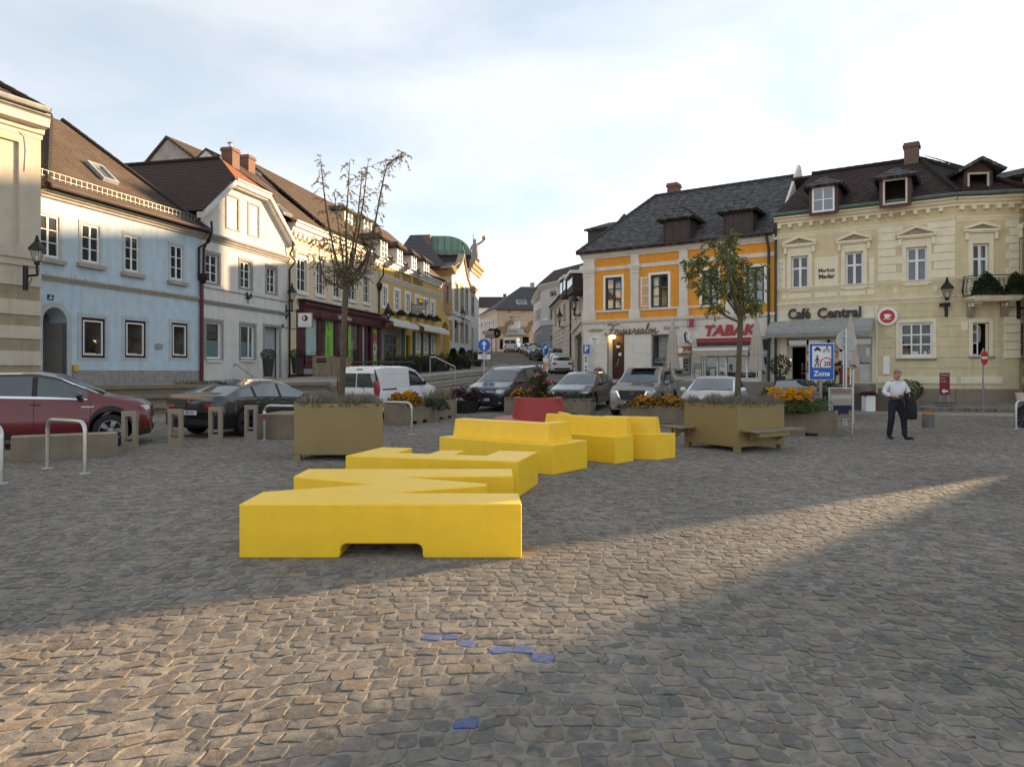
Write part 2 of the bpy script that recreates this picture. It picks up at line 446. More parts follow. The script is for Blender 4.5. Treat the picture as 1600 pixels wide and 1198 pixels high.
def stone_material():
 m=bpy.data.materials.new('granite_setts');m.use_nodes=True
 t=m.node_tree;b=t.nodes['Principled BSDF'];lk=t.links.new
 b.inputs['Specular IOR Level'].default_value=0.3;b.inputs['Diffuse Roughness'].default_value=1.0
 ge=_n(t,'ShaderNodeNewGeometry');oi=_n(t,'ShaderNodeObjectInfo');tc=_n(t,'ShaderNodeTexCoord')
 ad=_n(t,'ShaderNodeMath',operation='ADD');lk(ge.outputs['Random Per Island'],ad.inputs[0]);lk(oi.outputs['Random'],ad.inputs[1])
 fr=_n(t,'ShaderNodeMath',operation='FRACT');lk(ad.outputs[0],fr.inputs[0])
 rp=_n(t,'ShaderNodeValToRGB');e=rp.color_ramp.elements
 e[0].position=0;e[0].color=(.118,.110,.10,1);e[1].position=1;e[1].color=(.225,.187,.142,1)
 for p,c in((.25,(.162,.15,.135,1)),(.5,(.205,.186,.16,1)),(.7,(.135,.126,.115,1)),(.85,(.187,.15,.114,1))):
  q=e.new(p);q.color=c
 lk(fr.outputs[0],rp.inputs[0])
 n1=_n(t,'ShaderNodeTexNoise');n1.inputs['Scale'].default_value=24;n1.inputs['Detail'].default_value=9;n1.inputs['Roughness'].default_value=.7
 lk(ge.outputs['Position'],n1.inputs['Vector'])
 r1=_n(t,'ShaderNodeMapRange');r1.inputs[1].default_value=.3;r1.inputs[2].default_value=.7;r1.inputs[3].default_value=.7;r1.inputs[4].default_value=1.3;lk(n1.outputs['Fac'],r1.inputs[0])
 mx=_n(t,'ShaderNodeMixRGB',blend_type='MULTIPLY');mx.inputs[0].default_value=1;lk(rp.outputs[0],mx.inputs[1]);lk(r1.outputs[0],mx.inputs[2])
# sand lying on the stones in patches
 n2=_n(t,'ShaderNodeTexNoise');n2.inputs['Scale'].default_value=5.5;n2.inputs['Detail'].default_value=8;n2.inputs['Roughness'].default_value=.65
 lk(ge.outputs['Position'],n2.inputs['Vector'])
 r2=_n(t,'ShaderNodeMapRange');r2.inputs[1].default_value=.5;r2.inputs[2].default_value=.62;r2.inputs[4].default_value=.8;lk(n2.outputs['Fac'],r2.inputs[0])
 m2=_n(t,'ShaderNodeMixRGB');lk(r2.outputs[0],m2.inputs[0]);lk(mx.outputs[0],m2.inputs[1]);m2.inputs[2].default_value=(.29,.255,.203,1)
 n4=_n(t,'ShaderNodeTexNoise');n4.inputs['Scale'].default_value=.35;n4.inputs['Detail'].default_value=6;lk(ge.outputs['Position'],n4.inputs['Vector'])
 r4=_n(t,'ShaderNodeMapRange');r4.inputs[1].default_value=.3;r4.inputs[2].default_value=.7;r4.inputs[3].default_value=.8;r4.inputs[4].default_value=1.15;lk(n4.outputs['Fac'],r4.inputs[0])
 m3=_n(t,'ShaderNodeMixRGB',blend_type='MULTIPLY');m3.inputs[0].default_value=1;lk(m2.outputs[0],m3.inputs[1]);lk(r4.outputs[0],m3.inputs[2])
 lk(m3.outputs[0],b.inputs['Base Color'])
 r3=_n(t,'ShaderNodeMapRange');r3.inputs[3].default_value=.6;r3.inputs[4].default_value=.9;lk(n1.outputs['Fac'],r3.inputs[0]);lk(r3.outputs[0],b.inputs['Roughness'])
 bp=_n(t,'ShaderNodeBump');bp.inputs['Strength'].default_value=.8;bp.inputs['Distance'].default_value=.011
 lk(n1.outputs['Fac'],bp.inputs['Height']);lk(bp.outputs[0],b.inputs['Normal'])
 return m
m_sett=stone_material()
m_blue=m_sett.copy();m_blue.name='worn_blue_paint_on_stone'
def _bl(t):
 b=t.nodes['Principled BSDF'];src=b.inputs['Base Color'].links[0].from_socket;ge=_n(t,'ShaderNodeNewGeometry');no=_n(t,'ShaderNodeTexNoise');no.inputs['Scale'].default_value=30;no.inputs['Detail'].default_value=8;no.inputs['Roughness'].default_value=.75
 mr=_n(t,'ShaderNodeMapRange');mr.inputs[1].default_value=.40;mr.inputs[2].default_value=.56;mr.inputs[3].default_value=.95;mr.inputs[4].default_value=.35;mx=_n(t,'ShaderNodeMixRGB');mx.inputs[2].default_value=(.045,.115,.36,1)
 t.links.new(ge.outputs['Position'],no.inputs['Vector']);t.links.new(no.outputs['Fac'],mr.inputs[0]);t.links.new(mr.outputs[0],mx.inputs[0]);t.links.new(src,mx.inputs[1]);t.links.new(mx.outputs[0],b.inputs['Base Color'])
_bl(m_blue.node_tree)
LETTER_AREAS=[[(-2.4,6.11),(.08,6.11),(.02,8.35),(-2.4,8.35)],[(.08,9.05),(.37,10.16),(-1.98,10.78),(-2.27,9.67)],[(.63,11.05),(1.26,11.86),(-.65,13.34),(-1.28,12.53)],[(1.8,12.42),(2.89,13.49),(1.21,15.2),(.12,14.13)]]
def build_cobbles():
 g=np.random.default_rng(5)
 P0,P1,Q0,Q1=[],[],[],[]
 q=1.2
 while q<28.6:
  h=g.uniform(.095,.137)
  xm=.78*(q+1.2)+3.3
  p=-xm-g.uniform(0,.2)
  ws=g.uniform(.08,.158,int(2*xm/.08)+8)
  e=p+np.cumsum(ws)
  e=e[e<xm]
  P0.append(e[:-1]);P1.append(e[1:]);Q0.append(np.full(len(e)-1,q));Q1.append(np.full(len(e)-1,q+h))
  q+=h
 p0,p1,q0,q1=map(np.concatenate,(P0,P1,Q0,Q1))
 N=len(p0)
 gap=g.uniform(.002,.0095,(N,4))
 a,b,c,d=p0+gap[:,0],p1-gap[:,1],q0+gap[:,2],q1-gap[:,3]
# 12 outline points in the unit square, rounded corners
 k,k2=.09,.13
 U=np.array([k,.5,1-k,1,1,1,1-k,.5,k,0,0,0]);V=np.array([0,0,0,k2,.5,1-k2,1,1,1,1-k2,.5,k2])
 u=U[None]+g.normal(0,.022,(N,12));v=V[None]+g.normal(0,.03,(N,12))
 rag=np.zeros((N,12));cj=g.normal(0,.035,(N,4))
 for c4,ii in enumerate(((11,0),(2,3),(5,6),(8,9))):rag[:,ii[0]]=cj[:,c4];rag[:,ii[1]]=cj[:,c4]
 u+=rag;v+=np.roll(rag,3,1)
 sk=g.normal(0,.03,(N,1))
 px=a[:,None]+(b-a)[:,None]*u+sk*(v-.5)*.5
 py=c[:,None]+(d-c)[:,None]*v+(g.normal(0,.03,(N,1)))*(u-.5)
 def warp(x,y):
  wx=.10*np.sin(.7*y+.3*x)+.03*np.sin(1.9*y+.4)
  wy=.26*np.sin(.5*x+.25*y)+.06*np.sin(1.35*x+1+.3*y)-.16*np.log1p(np.exp((x-1)*1.5))/1.5
  return x+wx,y+wy
 X,Y=warp(px,py)
 cx,cy=X.mean(1),Y.mean(1)
 keep=(cy>1.6)&(cy<27.6)&(np.abs(cx)<.745*cy+2.4)
 X,Y,cx,cy=X[keep],Y[keep],cx[keep],cy[keep];N=len(cx)
 ht=g.uniform(.0015,.008,N);tx=g.normal(0,.024,N);ty=g.normal(0,.027,N)
 for LP in LETTER_AREAS:
  a=np.array(LP);inside=np.ones(N,bool)
  for i in range(4):
   p,q_=a[i],a[(i+1)%4];e=q_-p;inside&=(e[0]*(cy-p[1])-e[1]*(cx-p[0]))>-.14*np.hypot(*e)
  ht[inside]=.002;tx[inside]=ty[inside]=0
 s=.945
 Xt=cx[:,None]+(X-cx[:,None])*s;Yt=cy[:,None]+(Y-cy[:,None])*s
 Zt=ht[:,None]+(Xt-cx[:,None])*tx[:,None]+(Yt-cy[:,None])*ty[:,None]+g.normal(0,.0012,(N,12))
 zc=ht+.0025
 verts=np.concatenate([np.stack([X,Y,np.full_like(X,-.012)],2),np.stack([X-(X-cx[:,None])*.025,Y-(Y-cy[:,None])*.03,Zt-.005],2),np.stack([Xt,Yt,Zt],2),np.stack([cx,cy,zc],1)[:,None,:]],1)
 verts[:,:,2]+=Hh(verts[:,:,0],verts[:,:,1])
 nv=37
 fq=[(i,(i+1)%12,12+(i+1)%12,12+i)for i in range(12)]+[(12+i,12+(i+1)%12,24+(i+1)%12,24+i)for i in range(12)]
 ft=[(24+i,24+(i+1)%12,36)for i in range(12)]
 scr_in=(np.abs(cx/cy)<.735)&(cy>2.75)
 order=np.argsort(np.where(scr_in,cy,1e9))
 singles=list(order[:288])
 blues=[]
 for bx,by in((686,996),(704,998),(726,1002),(770,1012),(788,1015),(808,1019),(858,1028),(733,1122)):
  p=GP(bx,by)
  dd=(cx-p.x)**2+(cy-p.y)**2
  i=int(np.argmin(dd));blues.append(i)
 singles=[i for i in singles if i not in blues]+list(dict.fromkeys(blues))
 faces=fq+ft
 sset=np.zeros(N,bool)
 for i in singles:
  sset[i]=True
  vv=verts[i].copy();o=np.array([cx[i],cy[i],0]);vv-=o
  me=bpy.data.meshes.new('cobblestone');me.from_pydata(vv.tolist(),[],faces)
  me.materials.append(m_blue if i in blues else m_sett)
  me.polygons.foreach_set('use_smooth',[True]*36);me.set_sharp_from_angle(angle=R(38))
  ob=link('cobblestone',me,ground,tuple(o))
  if i in blues:ob['label']='cobblestone painted blue'
 rest=np.where(~sset)[0]
 n=len(rest)
 VV=verts[rest].reshape(-1,3)
 off=(np.arange(n)*nv)[:,None,None]
 Q=(np.array(fq)[None]+off).reshape(-1,4);T=(np.array(ft)[None]+off).reshape(-1,3)
 me=bpy.data.meshes.new('cobblestones')
 me.vertices.add(len(VV));me.vertices.foreach_set('co',VV.ravel())
 nl=Q.size+T.size;me.loops.add(nl);me.loops.foreach_set('vertex_index',np.concatenate([Q.ravel(),T.ravel()]).astype(np.int32))
 npoly=len(Q)+len(T);me.polygons.add(npoly)
 ls=np.concatenate([np.arange(len(Q))*4,Q.size+np.arange(len(T))*3]).astype(np.int32)
 me.polygons.foreach_set('loop_start',ls)
 me.polygons.foreach_set('use_smooth',np.ones(npoly,bool))
 me.materials.append(m_sett);me.update(calc_edges=True);me.validate()
 me.set_sharp_from_angle(angle=R(38))
 tag(link('cobblestones',me,ground),'cobblestones beyond the nearest rows',kind='stuff')
build_cobbles()
# raised pavement on the left with seat steps and stairs
EDGE=[(-30,19.5),(-20,24.0),(-14.3,28.0),(-8.1,30.8),(-4.9,37.5),(-2.2,47.0),(-1.7,53.0),(-1.9,60.0)]
def pave_z(y):return float(np.interp(y,[18,26,30,37.5,47,60,75,100],[1.0,1.08,1.18,1.42,1.75,2.08,2.9,4.7]))
def build_pavement():
 mb=MB()
 inner=[(-40,27),(-24,30),(-19,34),(-17,40),(-13.5,48),(-11.5,56),(-11,62),(-12,68)]
 top=[(*p,pave_z(p[1]))for p in EDGE];inn=[(*p,pave_z(q[1]))for p,q in zip(inner,EDGE)]
 bot=[(p[0],p[1],pave_z(p[1])-2.5)for p in EDGE]
 for i in range(len(EDGE)-1):
  mb.poly([inn[i],inn[i+1],top[i+1],top[i]])
  mb.poly([top[i],top[i+1],bot[i+1],bot[i]])
 m=mat('pavement_slabs',(0.24,0.225,0.2),0.85,var=0.16,vs=1.2,bump=0.3,bs=12)
 tag(mb.obj('pavement',m,recalc=True),'raised grey pavement in front of the left row of houses',kind='structure')
build_pavement()
def off_edge(P,d):
 out=[]
 for i,p in enumerate(P):
  a=Vector(P[max(i-1,0)]);b=Vector(P[min(i+1,len(P)-1)])
  t=(b-a).normalized();n=Vector((t.y,-t.x))
  out.append((p[0]+n.x*d,p[1]+n.y*d))
 return out
st=thing('seat_steps','broad tan seat steps up to the pavement behind the red car','steps',(-11,29,0))
for k in range(3):
 pts=EDGE[1:4]
 mb=MB()
 o0=off_edge(pts,.02+.62*k);o1=off_edge(pts,.02+.62*(k+1))
 for i in range(len(pts)-1):
  zt0=pave_z(pts[i][1])-.02-.36*(k+0);zt1=pave_z(pts[i+1][1])-.02-.36*(k+0)
  A,B,C,D=o0[i],o0[i+1],o1[i+1],o1[i]
  for dz0,dz1,ins in((0,-.13,0),(-.132,-.75,.12)):
   va=Vector((D[0]-A[0],D[1]-A[1])).normalized()*ins
   vb=Vector((C[0]-B[0],C[1]-B[1])).normalized()*ins
   p=[(A[0],A[1],zt0),(B[0],B[1],zt1),(C[0]-vb.x,C[1]-vb.y,zt1),(D[0]-va.x,D[1]-va.y,zt0)]
   up=[(q[0],q[1],q[2]+dz0)for q in p];lo=[(q[0],q[1],q[2]+dz1)for q in p]
   mb.add(up+lo,[(0,1,2,3),(7,6,5,4),(0,4,5,1),(1,5,6,2),(2,6,7,3),(3,7,4,0)])
 ob=mb.obj('step',m_conc,st);ob.location=(11,-29,0)
st2=thing('stone_stairs','long stone stairs running along the pavement in front of the yellow hotel','stairs',(-4,42,0))
for k in range(5):
 pts=EDGE[3:7]
 mb=MB()
 o0=off_edge(pts,.01+.34*k);o1=off_edge(pts,.01+.34*(k+1))
 for i in range(len(pts)-1):
  z0=pave_z(pts[i][1])-.012-.165*k;z1=pave_z(pts[i+1][1])-.012-.165*k
  A,B,C,D=o0[i],o0[i+1],o1[i+1],o1[i]
  p=[(A[0],A[1],z0),(B[0],B[1],z1),(C[0],C[1],z1),(D[0],D[1],z0)]
  lo=[(q[0],q[1],q[2]-.7)for q in p]
  mb.add(p+lo,[(0,1,2,3),(7,6,5,4),(0,4,5,1),(1,5,6,2),(2,6,7,3),(3,7,4,0)])
 ob=mb.obj('step',m_conc if k%2 else m_stone,st2);ob.location=(4,-42,0)
# house kit
class House:
 def __init__(s,name,label,x0,D0,x1,D1,zg,cat='house',group=None,root_of=None):
  s.P=Vector((K(x0)*D0,D0));s.Q=Vector((K(x1)*D1,D1))
  d=s.Q-s.P;s.L=d.length;s.U=d.normalized();s.N=Vector((-s.U.y,s.U.x));s.zg=zg
  s.opens=[]
  mw=Matrix.Translation((s.P.x,s.P.y,zg))@Matrix.Rotation(math.atan2(s.U.y,s.U.x),4,'Z')
  if root_of is None:
   s.root=thing(name,label,cat,(s.P.x,s.P.y,zg),math.atan2(s.U.y,s.U.x),group)
   s.M=Matrix.Identity(4);s.mw=mw
  else:
   s.root=root_of.root;s.M=root_of.mw.inverted()@mw;s.mw=mw
 def u(s,x,d=0.0):
  k=K(x);o=s.P+s.N*d
  return(k*o.y-o.x)/(s.U.x-k*s.U.y)
 def Dp(s,x,d=0.0):return(s.P+s.N*d+s.U*s.u(x,d)).y
 def z(s,x,y,d=0.0):return CAMZ+(HY-y)/FPX*s.Dp(x,d)-s.zg
 def loc(s,x,y,d=0.0):return Vector((s.u(x,d),d,s.z(x,y,d)))
 def rect(s,xa,xb,yt,yb,d=0.0):
  xc=(xa+xb)/2
  return s.u(xa,d),s.u(xb,d),s.z(xc,yb,d),s.z(xc,yt,d)
 def put(s,mb,name,m,smooth=None,bevel=0,seg=1):
  o=mb.obj(name,m,s.root,smooth,bevel,seg);o.matrix_basis=s.M
  return o
 def hit(s,x,y,de,ze,m):
  """ray through a pixel onto the roof plane z = ze + m (d - de), local point"""
  k=K(x);q=(HY-y)/FPX;n=s.N.x*k+s.N.y;c=s.N.dot(s.P)
  D=(ze-m*(c+de)-CAMZ+s.zg)/(q-m*n)
  w=Vector((k*D,D))-s.P
  return Vector((w.dot(s.U),w.dot(s.N),CAMZ+q*D-s.zg))
# -- walls
 def wall(s,m,z0,z1,u0=0.0,u1=None,reveal=.22,name='wall',depth=None,d=0.0,extra=None,label=None):
  u1=s.L if u1 is None else u1
  ops=[o for o in s.opens if o[1]>u0 and o[0]<u1 and o[3]>z0 and o[2]<z1]
  us=sorted({u0,u1,*[min(max(q,u0),u1)for o in ops for q in o[:2]]});zs=sorted({z0,z1,*[min(max(q,z0),z1)for o in ops for q in o[2:4]]})
  mb=MB()
  for i in range(len(us)-1):
   for j in range(len(zs)-1):
    uc,zc=(us[i]+us[i+1])/2,(zs[j]+zs[j+1])/2
    if us[i+1]-us[i]<1e-5 or zs[j+1]-zs[j]<1e-5:continue
    if any(o[0]<uc<o[1]and o[2]<zc<o[3]for o in ops):continue
    mb.poly([(us[i],d,zs[j]),(us[i+1],d,zs[j]),(us[i+1],d,zs[j+1]),(us[i],d,zs[j+1])])
  for a,b,c,e in ops:
   r=d+reveal
   mb.poly([(a,d,c),(a,d,e),(a,r,e),(a,r,c)]);mb.poly([(b,d,c),(b,r,c),(b,r,e),(b,d,e)])
   mb.poly([(a,d,c),(a,r,c),(b,r,c),(b,d,c)]);mb.poly([(a,d,e),(b,d,e),(b,r,e),(a,r,e)])
  if depth:
   for uu in(u0,u1):
    mb.poly([(uu,d,z0),(uu,d+depth,z0),(uu,d+depth,z1),(uu,d,z1)])
   mb.poly([(u0,d+depth,z0),(u1,d+depth,z0),(u1,d+depth,z1),(u0,d+depth,z1)])
  for p in(extra or[]):mb.poly(p)
  o=s.put(mb,name,m)
  if label:o['label']=label
  return o
 def band(s,z0,z1,proud,m,name='cornice',u0=0.0,u1=None,back=.06,bevel=0):
  u1=s.L if u1 is None else u1
  return s.put(MB().box(u0,u1,-proud,back,z0,z1),name,m,bevel=bevel)
 def prof(s,pts,m,name='cornice',u0=0.0,u1=None):
  """moulding: polygon of (proud, z) swept along the front"""
  u1=s.L if u1 is None else u1
  return s.put(MB().extr([(u0,-p,z)for p,z in pts],(u1-u0,0,0)),name,m)
 def cornice(s,z,h,p,m,name='cornice',u0=0.0,u1=None):
  return s.prof([(-.05,z),(.25*p,z),(.3*p,z+.3*h),(.55*p,z+.36*h),(.62*p,z+.62*h),(.95*p,z+.7*h),(p,z+h),(-.05,z+h)],m,name,u0,u1)
 def gutter(s,z,d,m,u0=-.1,u1=None,r=.075):
  u1=s.L+.1 if u1 is None else u1
  return s.put(MB().tube([(u0,d,z),(u1,d,z)],r,8),'gutter',m,40)
 def pipe(s,pts,m,r=.05,name='downpipe'):
  return s.put(MB().tube(pts,r,8),name,m,40)
 def window(s,u0,u1,z0,z1,fm=None,cols=2,rows=(1,1,1),fw=.065,mw=.032,mid=.07,dep=.14,glass=None,sur=None,sill=None,panes=True,inside=None,name='window',label=None,d=0.0,open_hole=True,room=False):
  fm=fm or m_white;glass=glass or m_glass
  if open_hole:s.opens.append((u0,u1,z0,z1))
  dep=d+dep
  mb=MB();y0,y1=dep-.03,dep+.035
  mb.box(u0,u0+fw,y0,y1,z0,z1);mb.box(u1-fw,u1,y0,y1,z0,z1)
  mb.box(u0+fw,u1-fw,y0,y1,z0,z0+fw);mb.box(u0+fw,u1-fw,y0,y1,z1-fw,z1)
  U=[u0+fw+(u1-u0-2*fw)*i/cols for i in range(cols+1)]
  tot=sum(rows);acc=0;Z=[z0+fw]
  for r_ in rows:
   acc+=r_;Z.append(z0+fw+(z1-z0-2*fw)*acc/tot)
  for i in range(1,cols):
   w=mid if(cols%2==0 and i==cols//2)else mw
   mb.box(U[i]-w/2,U[i]+w/2,y0+.004,y1-.004,z0+fw,z1-fw)
  for j in range(1,len(rows)):
   mb.box(u0+fw,u1-fw,y0+.009,y1-.009,Z[j]-mw/2,Z[j]+mw/2)
  w=s.put(mb,name,fm)
  if label:w['label']=label
  if panes:
   for i in range(cols):
    for j in range(len(rows)):
     pw,ph=U[i+1]-U[i],Z[j+1]-Z[j]
     o=link('pane',pane_mesh(pw,ph,glass),w)
     o.location=((U[i]+U[i+1])/2,dep+.006,(Z[j]+Z[j+1])/2)
     o.rotation_euler=(rnd.uniform(-.012,.012),0,rnd.uniform(-.012,.012))
  else:
   MB().box(u0+fw*.5,u1-fw*.5,dep-.002,dep+.008,z0+fw*.5,z1-fw*.5).obj('pane',glass,w)
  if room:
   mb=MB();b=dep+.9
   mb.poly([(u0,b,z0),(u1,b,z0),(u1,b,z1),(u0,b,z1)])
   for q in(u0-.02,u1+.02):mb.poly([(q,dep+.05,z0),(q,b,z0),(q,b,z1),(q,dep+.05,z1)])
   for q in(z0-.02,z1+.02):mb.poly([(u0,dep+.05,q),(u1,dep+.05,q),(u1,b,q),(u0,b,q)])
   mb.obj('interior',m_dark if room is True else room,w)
  if inside:
   mb=MB();n=14
   for(a,b)in inside[1:]:
    a_,b_=u0+(u1-u0)*a,u0+(u1-u0)*b
    for i in range(n):
     t0,t1=i/n,(i+1)/n
     f=lambda t:dep+.14+.025*math.sin(t*40*(b_-a_))
     mb.poly([(a_+(b_-a_)*t0,f(t0),z0),(a_+(b_-a_)*t1,f(t1),z0),(a_+(b_-a_)*t1,f(t1),z1),(a_+(b_-a_)*t0,f(t0),z1)])
   mb.obj('curtain',inside[0],w,60)
  if sur:
   sw,sm,sp=sur;mb=MB()
   mb.box(u0-sw,u0,d-sp,d+.05,z0-sw*.6,z1+sw);mb.box(u1,u1+sw,d-sp,d+.05,z0-sw*.6,z1+sw)
   mb.box(u0,u1,d-sp+.002,d+.05,z1,z1+sw-.002);mb.box(u0,u1,d-sp+.002,d+.05,z0-sw*.6+.002,z0)
   mb.obj('surround',sm,w,bevel=.008,)
  if sill:
   sm,ov,h,pj=sill
   b=z0-(sur[0]*.6 if sur else 0)
   MB().box(u0-ov,u1+ov,d-pj,d+.05,b-h,b-.003).obj('sill',sm,w,bevel=.01)
  return w
 def wpx(s,xa,xb,yt,yb,d=0.0,**kw):
  return s.window(*s.rect(xa,xb,yt,yb,d),d=d,**kw)
_pm={}
def pane_mesh(w,h,m):
 k=(round(w,2),round(h,2),m.name)
 if k not in _pm:
  me=bpy.data.meshes.new('pane');a,b=w/2,h/2
  me.from_pydata([(-a,0,-b),(a,0,-b),(a,0,b),(-a,0,b)],[],[(0,1,2,3)])
  me.materials.append(m);_pm[k]=me
 return _pm[k]
def clip(poly,axis,val,keep_ge):
 out=[];n=len(poly)
 for i in range(n):
  a,b=poly[i],poly[(i+1)%n]
  ia=(a[axis]>=val)if keep_ge else(a[axis]<=val);ib=(b[axis]>=val)if keep_ge else(b[axis]<=val)
  if ia:out.append(a)
  if ia!=ib:
   t=(val-a[axis])/(b[axis]-a[axis])
   out.append((a[0]+(b[0]-a[0])*t,a[1]+(b[1]-a[1])*t))
 return out
def roof_face(mb,pts,row=.28,lip=.03):
 """tiled roof plane: pts planar, first edge is the eave; courses of tiles overlap one another"""
 P=[Vector(p)for p in pts];O=P[0]
 N=Vector((0,0,0))
 for i in range(len(P)):
  a,b=P[i]-O,P[(i+1)%len(P)]-O
  N+=a.cross(b)
 N.normalize()
 if N.z<0:N=-N
 U=(P[1]-P[0]);U.z=0 if abs(U.z)<.05 else U.z;U.normalize()
 V=N.cross(U).normalized()
 if V.z<0:V=-V
 poly=[((p-O).dot(U),(p-O).dot(V))for p in P]
 v0,v1=min(q[1]for q in poly),max(q[1]for q in poly)
 k=0;v=v0
 while v<v1-1e-4:
  ve=min(v+row,v1)
  c=clip(clip(poly,1,v,True),1,ve,False)
  if len(c)>=3:
   up=[]
   for(a,b)in c:
    up.append(O+U*a+V*b+N*(lip*(1-(b-v)/row)))
   mb.poly(up,0,uv=[(q[0],q[1])for q in c])
   lo=[q for q in c if abs(q[1]-v)<1e-6]
   if len(lo)>=2:
    a,b=min(q[0]for q in lo),max(q[0]for q in lo)
    A,B=O+U*a+V*v,O+U*b+V*v
    mb.poly([A,B,B+N*lip,A+N*lip],0,uv=[(a,v),(b,v),(b,v+.02),(a,v+.02)])
  v=ve
# closed underside
 mb.poly([p-N*.12 for p in P],0,uv=[(q[0],q[1])for q in poly])
 for i in range(len(P)):
  a,b=P[i],P[(i+1)%len(P)]
  mb.poly([a,b,b-N*.12,a-N*.12],0,uv=[poly[i],poly[(i+1)%len(P)],poly[(i+1)%len(P)],poly[i]])
def ridge_caps(H,a,b,m,r=.11,step=.38,name='ridge_tiles'):
 a,b=Vector(a),Vector(b);n=max(2,int((b-a).length/step));mb=MB()
 d=(b-a)/n
 for i in range(n):
  p=a+d*i
  mb.tube([p,p+d*1.08],[r,r*.86],7)
 return H.put(mb,name,m,50)
def dormer(H,rect,df,slope,m_cheek,m_roof,rise=.55,over=.22,hip=True,frame=None,fm=None,rows=(1,1),cols=2,glass=None,wrect=None,louvre=None,sunlit=None,roofname='dormer_roof',gable=False,pan=True):
 u0,u1,z0,z1=rect
 db=df+(z1-z0)/slope+.25
 mb=MB()
 for uu,vv in((u0,u0+.06),(u1-.06,u1)):
  mb.extr([(uu,df,z0),(uu,df,z1),(uu,db,z1)],(vv-uu,0,0))
 if wrect is None:wrect=(u0+.1,u1-.1,z0+.08,z1-.06)
 a,b,c,e=wrect
 mb.box(u0+.06,a,df+.002,df+.08,z0,z1);mb.box(b,u1-.06,df+.002,df+.08,z0,z1)
 mb.box(a,b,df+.002,df+.08,e,z1);mb.box(a,b,df+.002,df+.08,z0,c)
 w=H.put(mb,'dormer',m_cheek)
 uc=(u0+u1)/2
 F,B_,O=df-over,df+(z1+rise-z0)/slope+.3,over
 mr=MB();A=(u0-O,F,z1);Bp=(u1+O,F,z1)
 if hip:
  ridge_f=(uc,F+(u1-u0)*.45,z1+rise)
  roof_face(mr,[A,Bp,ridge_f],.24,.02)
 else:
  ridge_f=(uc,F,z1+rise)
  mb2=MB();mb2.poly([(u0,df+.01,z1),(u1,df+.01,z1),(uc,df+.01,z1+rise*.86)]);mb2.obj('gable',m_cheek,w)
 rb=(uc,B_,z1+rise)
 db2=df+(z1-z0)/slope+.2
 roof_face(mr,[(u0-O,db2,z1),A,ridge_f,rb],.24,.02)
 roof_face(mr,[Bp,(u1+O,db2,z1),rb,ridge_f],.24,.02)
 mr.obj(roofname,m_roof,w)
 if louvre:
  MB().box(a,b,df+.04,df+.07,c,e).obj('shutter_panel',louvre,w)
  for k in range(3):
   x=a+(b-a)*(k+.5)/3
   MB().box(x-(b-a)/6+.02,x+(b-a)/6-.02,df+.02,df+.045,c+.04,e-.04).obj('panel',louvre,w,bevel=.01)
 else:
  mbf=MB();fw=.08
  fm=fm or m_white
  mbf.box(a,a+fw,df-.02,df+.05,c,e);mbf.box(b-fw,b,df-.02,df+.05,c,e);mbf.box(a+fw,b-fw,df-.02,df+.05,c,c+fw);mbf.box(a+fw,b-fw,df-.02,df+.05,e-fw,e)
  for i in range(1,cols):x=a+(b-a)*i/cols;mbf.box(x-.03,x+.03,df-.015,df+.045,c+fw,e-fw)
  for j in range(1,len(rows)):z=c+(e-c)*sum(rows[:j])/sum(rows);mbf.box(a+fw,b-fw,df-.012,df+.042,z-.02,z+.02)
  mbf.obj('dormer_window',fm,w)
  if glass is not False:
   MB().box(a+.02,b-.02,df+.012,df+.02,c+.02,e-.02).obj('pane',glass or m_glass,w)
  else:
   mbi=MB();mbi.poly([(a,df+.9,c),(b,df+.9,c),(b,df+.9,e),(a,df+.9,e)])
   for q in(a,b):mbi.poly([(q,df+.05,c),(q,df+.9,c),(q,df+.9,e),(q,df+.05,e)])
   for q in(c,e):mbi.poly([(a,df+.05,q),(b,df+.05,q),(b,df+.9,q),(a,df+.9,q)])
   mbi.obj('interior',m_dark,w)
 return w
def chimney(H,u0,u1,d0,d1,z0,z1,m,cap=None):
 mb=MB().box(u0,u1,d0,d1,z0,z1-.22)
 mb.box(u0-.06,u1+.06,d0-.06,d1+.06,z1-.22,z1-.1);mb.box(u0-.02,u1+.02,d0-.02,d1+.02,z1-.1,z1)
 o=H.put(mb,'chimney',m)
 if cap:
  MB().lathe([(.12,z1),(.12,z1+.28),(.2,z1+.34),(.02,z1+.46)],10,((u0+u1)/2,(d0+d1)/2,0)).obj('flue_cap',m_alu,o,40)
 return o
m_tile_brown=roof_mat('brown_roof_tiles',(.07,.052,.042),(.10,.07,.052),.17,.17,.01,(.17,.15,.11),.35)
m_tile_brown2=roof_mat('brown_mossy_roof_tiles',(.07,.051,.041),(.10,.07,.052),.17,.17,.01,(.14,.125,.09),.5)
m_tile_red=roof_mat('dark_red_roof_tiles',(.058,.037,.034),(.082,.05,.044),.17,.18,.012,(.09,.05,.045),.3)
m_tile_orange=roof_mat('orange_roof_tiles',(.25,.10,.05),(.32,.13,.062),.17,.18,.012,(.3,.12,.07),.3)
m_slate=roof_mat('dark_slate_roof',(.038,.036,.04),(.085,.078,.08),.26,.22,.014,(.26,.25,.24),.75,.6,3.2)
m_slate2=roof_mat('grey_slate_roof',(.06,.058,.062),(.075,.07,.075),.4,.4,.01,(.1,.095,.095),.3,.65)
m_tile_cafe=roof_mat('maroon_roof_tiles',(.045,.03,.03),(.088,.055,.05),.2,.22,.016,(.13,.10,.09),.3)
